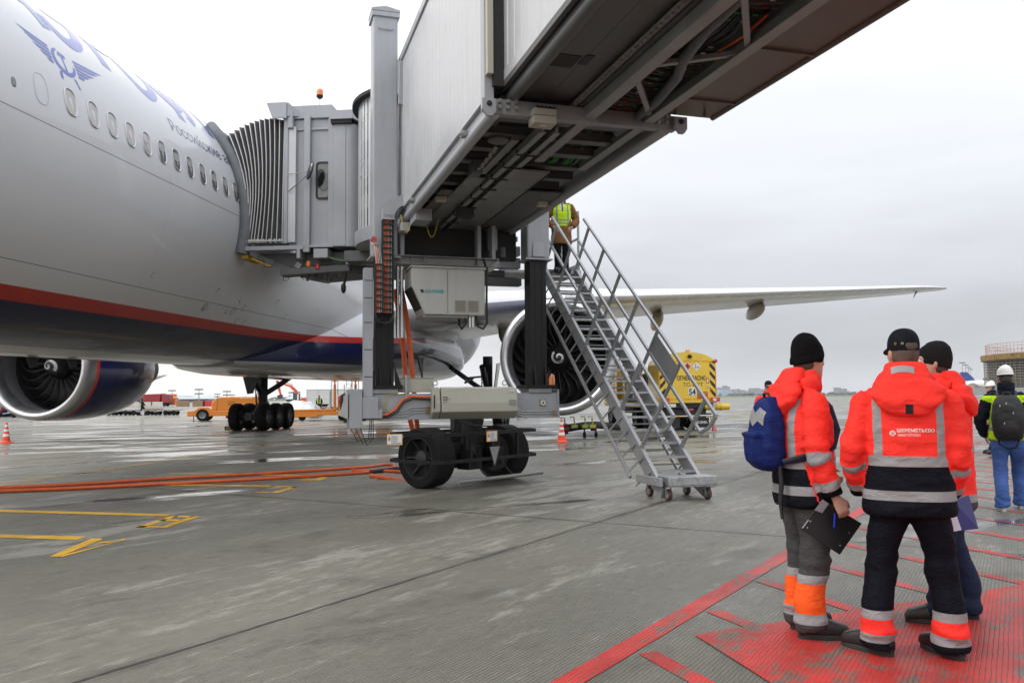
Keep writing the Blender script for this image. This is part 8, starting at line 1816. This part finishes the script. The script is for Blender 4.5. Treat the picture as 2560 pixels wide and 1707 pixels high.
w = MB(); w.tube([(-0.05,-0.225,1.475),(-0.03,-0.235,1.51),(0.03,-0.235,1.51),(0.05,-0.225,1.475)],0.009,6); on1(w,'grab_loop',M_BKN,smooth=60)
w = MB(); w.tube([(0.12,-0.21,1.07),(0.13,-0.205,0.96),(0.125,-0.215,0.84),(0.135,-0.21,0.74)],[0.014,0.016,0.012,0.009],6); w.tube([(0.15,-0.20,1.09),(0.20,-0.13,1.12),(0.215,-0.07,1.14)],[0.018,0.014,0.011],6); on1(w,'webbing_strap',M_BKN,smooth=60)
# clipboard in his right hand
wr = arms1[1][2]; cb0 = w1 @ (V(wr)+V((-0.035,0.05,-0.10)))
q0 = P(2002,1322,cb0.y-0.11); q1 = P(2056,1248,cb0.y-0.05); q2 = P(2155,1308,cb0.y+0.01); q3 = P(2100,1386,cb0.y-0.05)
nn = (q1-q0).cross(q3-q0).normalized(); nn = nn if nn.y > 0 else -nn
CBd = thing('clipboard','black clipboard with papers and blue pen in a hanging hand','clipboard',(q0+q2)*0.5)
w = MB(); w.prism([q0,q1,q2,q3],nn*0.006); w.build('board',mat('clipboard_black',(0.008,0.008,0.008),0.4),CBd,bev=0.002)
w = MB(); u_ = (q1-q0).normalized(); v_ = (q3-q0).normalized(); w.prism([q1-u_*0.085-nn*0.002,q1-u_*0.0-nn*0.002,q1+v_*0.05-nn*0.002,q1-u_*0.075+v_*0.05-nn*0.002],nn*0.002); w.build('clip',mat('clip_clear',(0.30,0.28,0.30),0.2,coat=1),CBd)
w = MB()
for a_,b2 in ((0.03,0.03),(0.075,0.02),(0.05,0.27),(0.15,0.27),(0.16,0.03)):
    w.lathe([(0.001,-0.002),(0.004,-0.0015),(0.005,0)],q0+u_*a_+v_*b2-nn*0.0,nn,10)
w.build('rivet',M_STEEL,CBd)
w = MB(); w.prism([q0+u_*0.01-nn*0.001,q0+u_*0.075-nn*0.001,q0+u_*0.075+v_*0.006-nn*0.001,q0+u_*0.01+v_*0.006-nn*0.001],-nn*0.003); w.build('clip_bar',M_STEEL,CBd)
w = MB(); a_ = P(2087,1283,cb0.y-0.075); b2 = P(2085,1318,cb0.y-0.075); w.rod(a_,b2,0.0055,8); o = w.build('pen',mat('pen_blue',(0.01,0.03,0.5),0.3)); recenter(o,b2); tag(o,'blue pen held against the black clipboard','pen')
# ---- man in charcoal hat behind, facing left, with a blue folder
posB = G(2378,1552); yB = radians(62)
R3,k3,hc3,RR3,arms3 = make_person('man in charcoal hat and long orange jacket, half hidden behind the man in the cap', (posB.x,posB.y,0), yB, H=1.83, sh=0.215, joints=dict(le=(-0.27,-0.02,1.13),lw=(-0.22,0.13,0.92),re=(0.30,-0.02,1.13),rw=(0.22,0.18,0.93)), head=(radians(10),0.05), headoff=(0.0,0.045), legs=dict(la=(-0.11,0.05),ra=(0.12,-0.08),lt=0.25,rt=-0.3), jacket=dict(m=M_J3,w=1.04,d=1.10,sleeve=0.9,seed=7.3,fold=0.011), pants=dict(m=M_JEAN,w=0.98,cuff=0.05,seed=6.1), hat='beanie2', hair=M_HAIR, hood='down', hem=0.74)
q0 = P(2372,1330,5.15); q1 = P(2383,1252,5.2); q2 = P(2422,1236,5.3); q3 = P(2447,1321,5.25)
FD = thing('document_folder','dark blue folder with white sheet carried low beside a trouser leg','folder',(q0+q2)*.5); nn = (q1-q0).cross(q3-q0).normalized()
w = MB(); w.prism([q0,q1,q2,q3],nn*0.006); w.build('cover',mat('folder_blue',(0.012,0.012,0.15),0.4),FD,bev=0.002)
w = MB(); a_ = P(2370,1331,5.13); b2 = P(2378,1264,5.17); c_ = P(2387,1275,5.17); d_ = P(2404,1324,5.15); w.prism([a_,b2,c_,d_],nn*0.002); w.build('sheet',mat('paper_white',(0.62,0.60,0.66),0.6),FD)
# ---- walking man with hard hat and black rucksack
M_VEST4 = cloth('hivis_vest_over_hoodie',HIVY,[((0.010,0.012,0.022),0.75,dict(z=(9,20))),(REFL,0.45,dict(z=(1.02,1.07))),((0.010,0.012,0.022),0.75,dict(z=(1.47,2.2)))])
R4,k4,hc4,RR4,arms4 = make_person('walking man in white hard hat, yellow vest, blue jeans and black rucksack', (6.42,10.95,0), -radians(28), H=1.83, sh=0.21, joints=dict(le=(-0.32,-0.03,1.15),lw=(-0.26,0.14,0.95)), head=(radians(14),0.0), legs=dict(la=(-0.10,-0.12),ra=(0.12,0.26),lk=0.05,rk=0.14,lt=0.1,rt=-0.1,lh=0.0), jacket=dict(m=M_VEST4,w=1.0,d=1.0,sleeve=0.95,collar=True,seed=1.7), pants=dict(m=M_JEANB,w=0.98,cuff=0.05,seed=8.1), boots=M_TRAIN, hat='hard', hair=M_HAIR, hood=None, hem=0.90)
w4 = Mof(R4); BP = thing('rucksack','black rucksack on the back of the walking man in the hard hat','rucksack', w4 @ V((0,-0.28,0.85))); BP['_M'] = R4['_M']
b_ = MB(); tors(b_,[(0.90,0.09,0.05,-0.23,0),(0.94,0.155,0.10,-0.26,0),(1.12,0.185,0.13,-0.28,0),(1.28,0.178,0.12,-0.27,0),(1.41,0.145,0.085,-0.245,0),(1.475,0.075,0.035,-0.225,0)],e=2.7); b_.ball((0,-0.365,1.07),(0.12,0.06,0.12),18); b_.ball((0,-0.35,1.28),(0.11,0.05,0.09),16)
voxel(b_,'pack_bag',mat('rucksack_black',(0.010,0.010,0.011),0.65,bump=0.4,bscale=18),BP,0.010,3,folds(0.006,8,6,2.2))
def on4(mb,name,m,**kw): mb2 = MB(w4); mb2.add(mb.v,mb.f); mb2.m=list(mb.m); return mb2.build(name,m,BP,**kw)
w = MB(); w.tube([(-0.12,-0.2,0.96),(-0.11,-0.25,0.85),(-0.02,-0.27,0.80),(0.07,-0.26,0.81),(0.12,-0.22,0.92)],0.012,6); w.tube([(-0.14,-0.16,1.0),(-0.19,-0.08,1.04),(-0.19,0.02,1.10),(-0.16,0.12,1.25)],0.014,6); on4(w,'webbing_strap',M_BKN,smooth=60)
w = MB()
for sd in (-1,1): w.tube([(sd*0.08,-0.18,1.42),(sd*0.105,-0.07,1.51),(sd*0.11,0.06,1.48)],0.022,8)
w.tube([(-0.06,-0.2,1.45),(-0.02,-0.23,1.51),(0.02,-0.23,1.51),(0.06,-0.2,1.45)],0.012,6); on4(w,'shoulder_strap',M_BKN,smooth=60)
for x,y,z in ((-0.09,-0.395,1.34),(-0.02,-0.405,1.37),(0.05,-0.43,1.25),(-0.05,-0.43,1.12)):
    w = MB(); w.ball((x,y,z),(0.007,0.006,0.018),8); on4(w,'zip_pull',M_STEEL,smooth=60)
# ---- farther people
M_VEST7 = cloth('camel_coat_with_vest',(0.235,0.115,0.045),[(HIVY,0.6,dict(z=(1.0,1.47),a=(0,0.19))),((0.30,0.36,0.20),0.5,dict(z=(1.10,1.145),a=(0,0.2))),(REFL,0.5,dict(z=(1.0,1.46),a=(0.10,0.135))),((0.30,0.36,0.20),0.5,dict(z=(1.03,1.065),a=(0,0.2))),((0.65,0.65,0.66),0.6,dict(z=(1.33,1.56),a=(0,0.035),y=(0.02,0.4))),((0.02,0.02,0.035),0.6,dict(z=(1.30,1.52),a=(0,0.013),y=(0.02,0.4)))])
M_DTR = cloth('black_suit_trousers',(0.010,0.010,0.012),[])
p7 = B(5.93,16.05,sz(16.05)-0.055)
make_person('man in camel coat and yellow vest standing at the head of the stairs', p7, radians(180)+0.16, H=1.78, sh=0.21, joints=dict(le=(-0.34,-0.03,1.14),lw=(-0.21,0.15,0.98),re=(0.34,-0.03,1.14),rw=(0.21,0.15,0.98)), legs=dict(la=(-0.09,-0.02),ra=(0.09,0.06),lt=0.2,rt=-0.2), jacket=dict(m=M_VEST7,w=1.0,d=0.98,seed=3.3), pants=dict(m=M_DTR,w=0.92,cuff=0.03,seed=2.0), hat=None, hem=0.62, vox=0.014, hands=True, handdir=dict(l=((0.6,0.1,-0.7),(0.3,-1,0),(0,1,0)),r=((-0.6,0.1,-0.7),(-0.3,-1,0),(0,1,0))))
M_J6 = hivis_jacket('hivis_jacket_far')
q = P(1924,1075,18.4); make_person('distant man in dark cap and orange jacket behind the rucksack wearer', (q.x,q.y,0), radians(165), H=1.80, joints=dict(re=(0.26,0.10,1.22),rw=(0.12,0.34,1.42),le=(-0.26,0.10,1.22),lw=(-0.05,0.34,1.36)), jacket=dict(m=M_J6,w=1.05,seed=4.0), pants=dict(m=M_DTR,w=1.0), hat='cap', vox=0.018, hem=0.80)
q = P(2484,1090,21.0); make_person('man in white hard hat partly hidden beyond the walking man', (q.x,q.y,0), radians(75), H=1.78, jacket=dict(m=cloth('dark_jacket_far',(0.012,0.014,0.03),[]),w=1.0), pants=dict(m=M_DTR), hat='hard', vox=0.02)
M_V8 = cloth('navy_overalls_yellow_vest',(0.012,0.018,0.055),[(HIVY,0.6,dict(z=(0.98,1.47),a=(0.09,0.16))),(HIVY,0.6,dict(z=(0.98,1.03),a=(0,0.05)))]); M_NT = cloth('navy_work_trousers',(0.010,0.014,0.040),[(REFL,0.5,dict(z=(0.30,0.34)))])
q = P(798,1031,93); make_person('worker in navy overalls and yellow vest standing by the white containers', (q.x,q.y,0), radians(178), H=1.88, jacket=dict(m=M_V8,w=1.0), pants=dict(m=M_NT), hat='beanie2', vox=0.024, hem=0.84)
q = P(355,1037,86.5); make_person('worker in navy and yellow vest walking past the baggage dollies', (q.x,q.y,0), radians(-70), H=1.86, headoff=(0,0.10), head=(0,-0.5), legs=dict(la=(-0.09,0.30),ra=(0.09,-0.22),lk=0.16,rk=0.02), joints=dict(re=(0.25,0.12,1.16),rw=(0.2,0.28,0.98)), jacket=dict(m=M_V8,w=1.0), pants=dict(m=M_NT), hat=None, vox=0.024, hem=0.84)
for o in bpy.data.objects:
    for a_ in ('_M','_j'):
        if a_ in o.keys(): del o[a_]
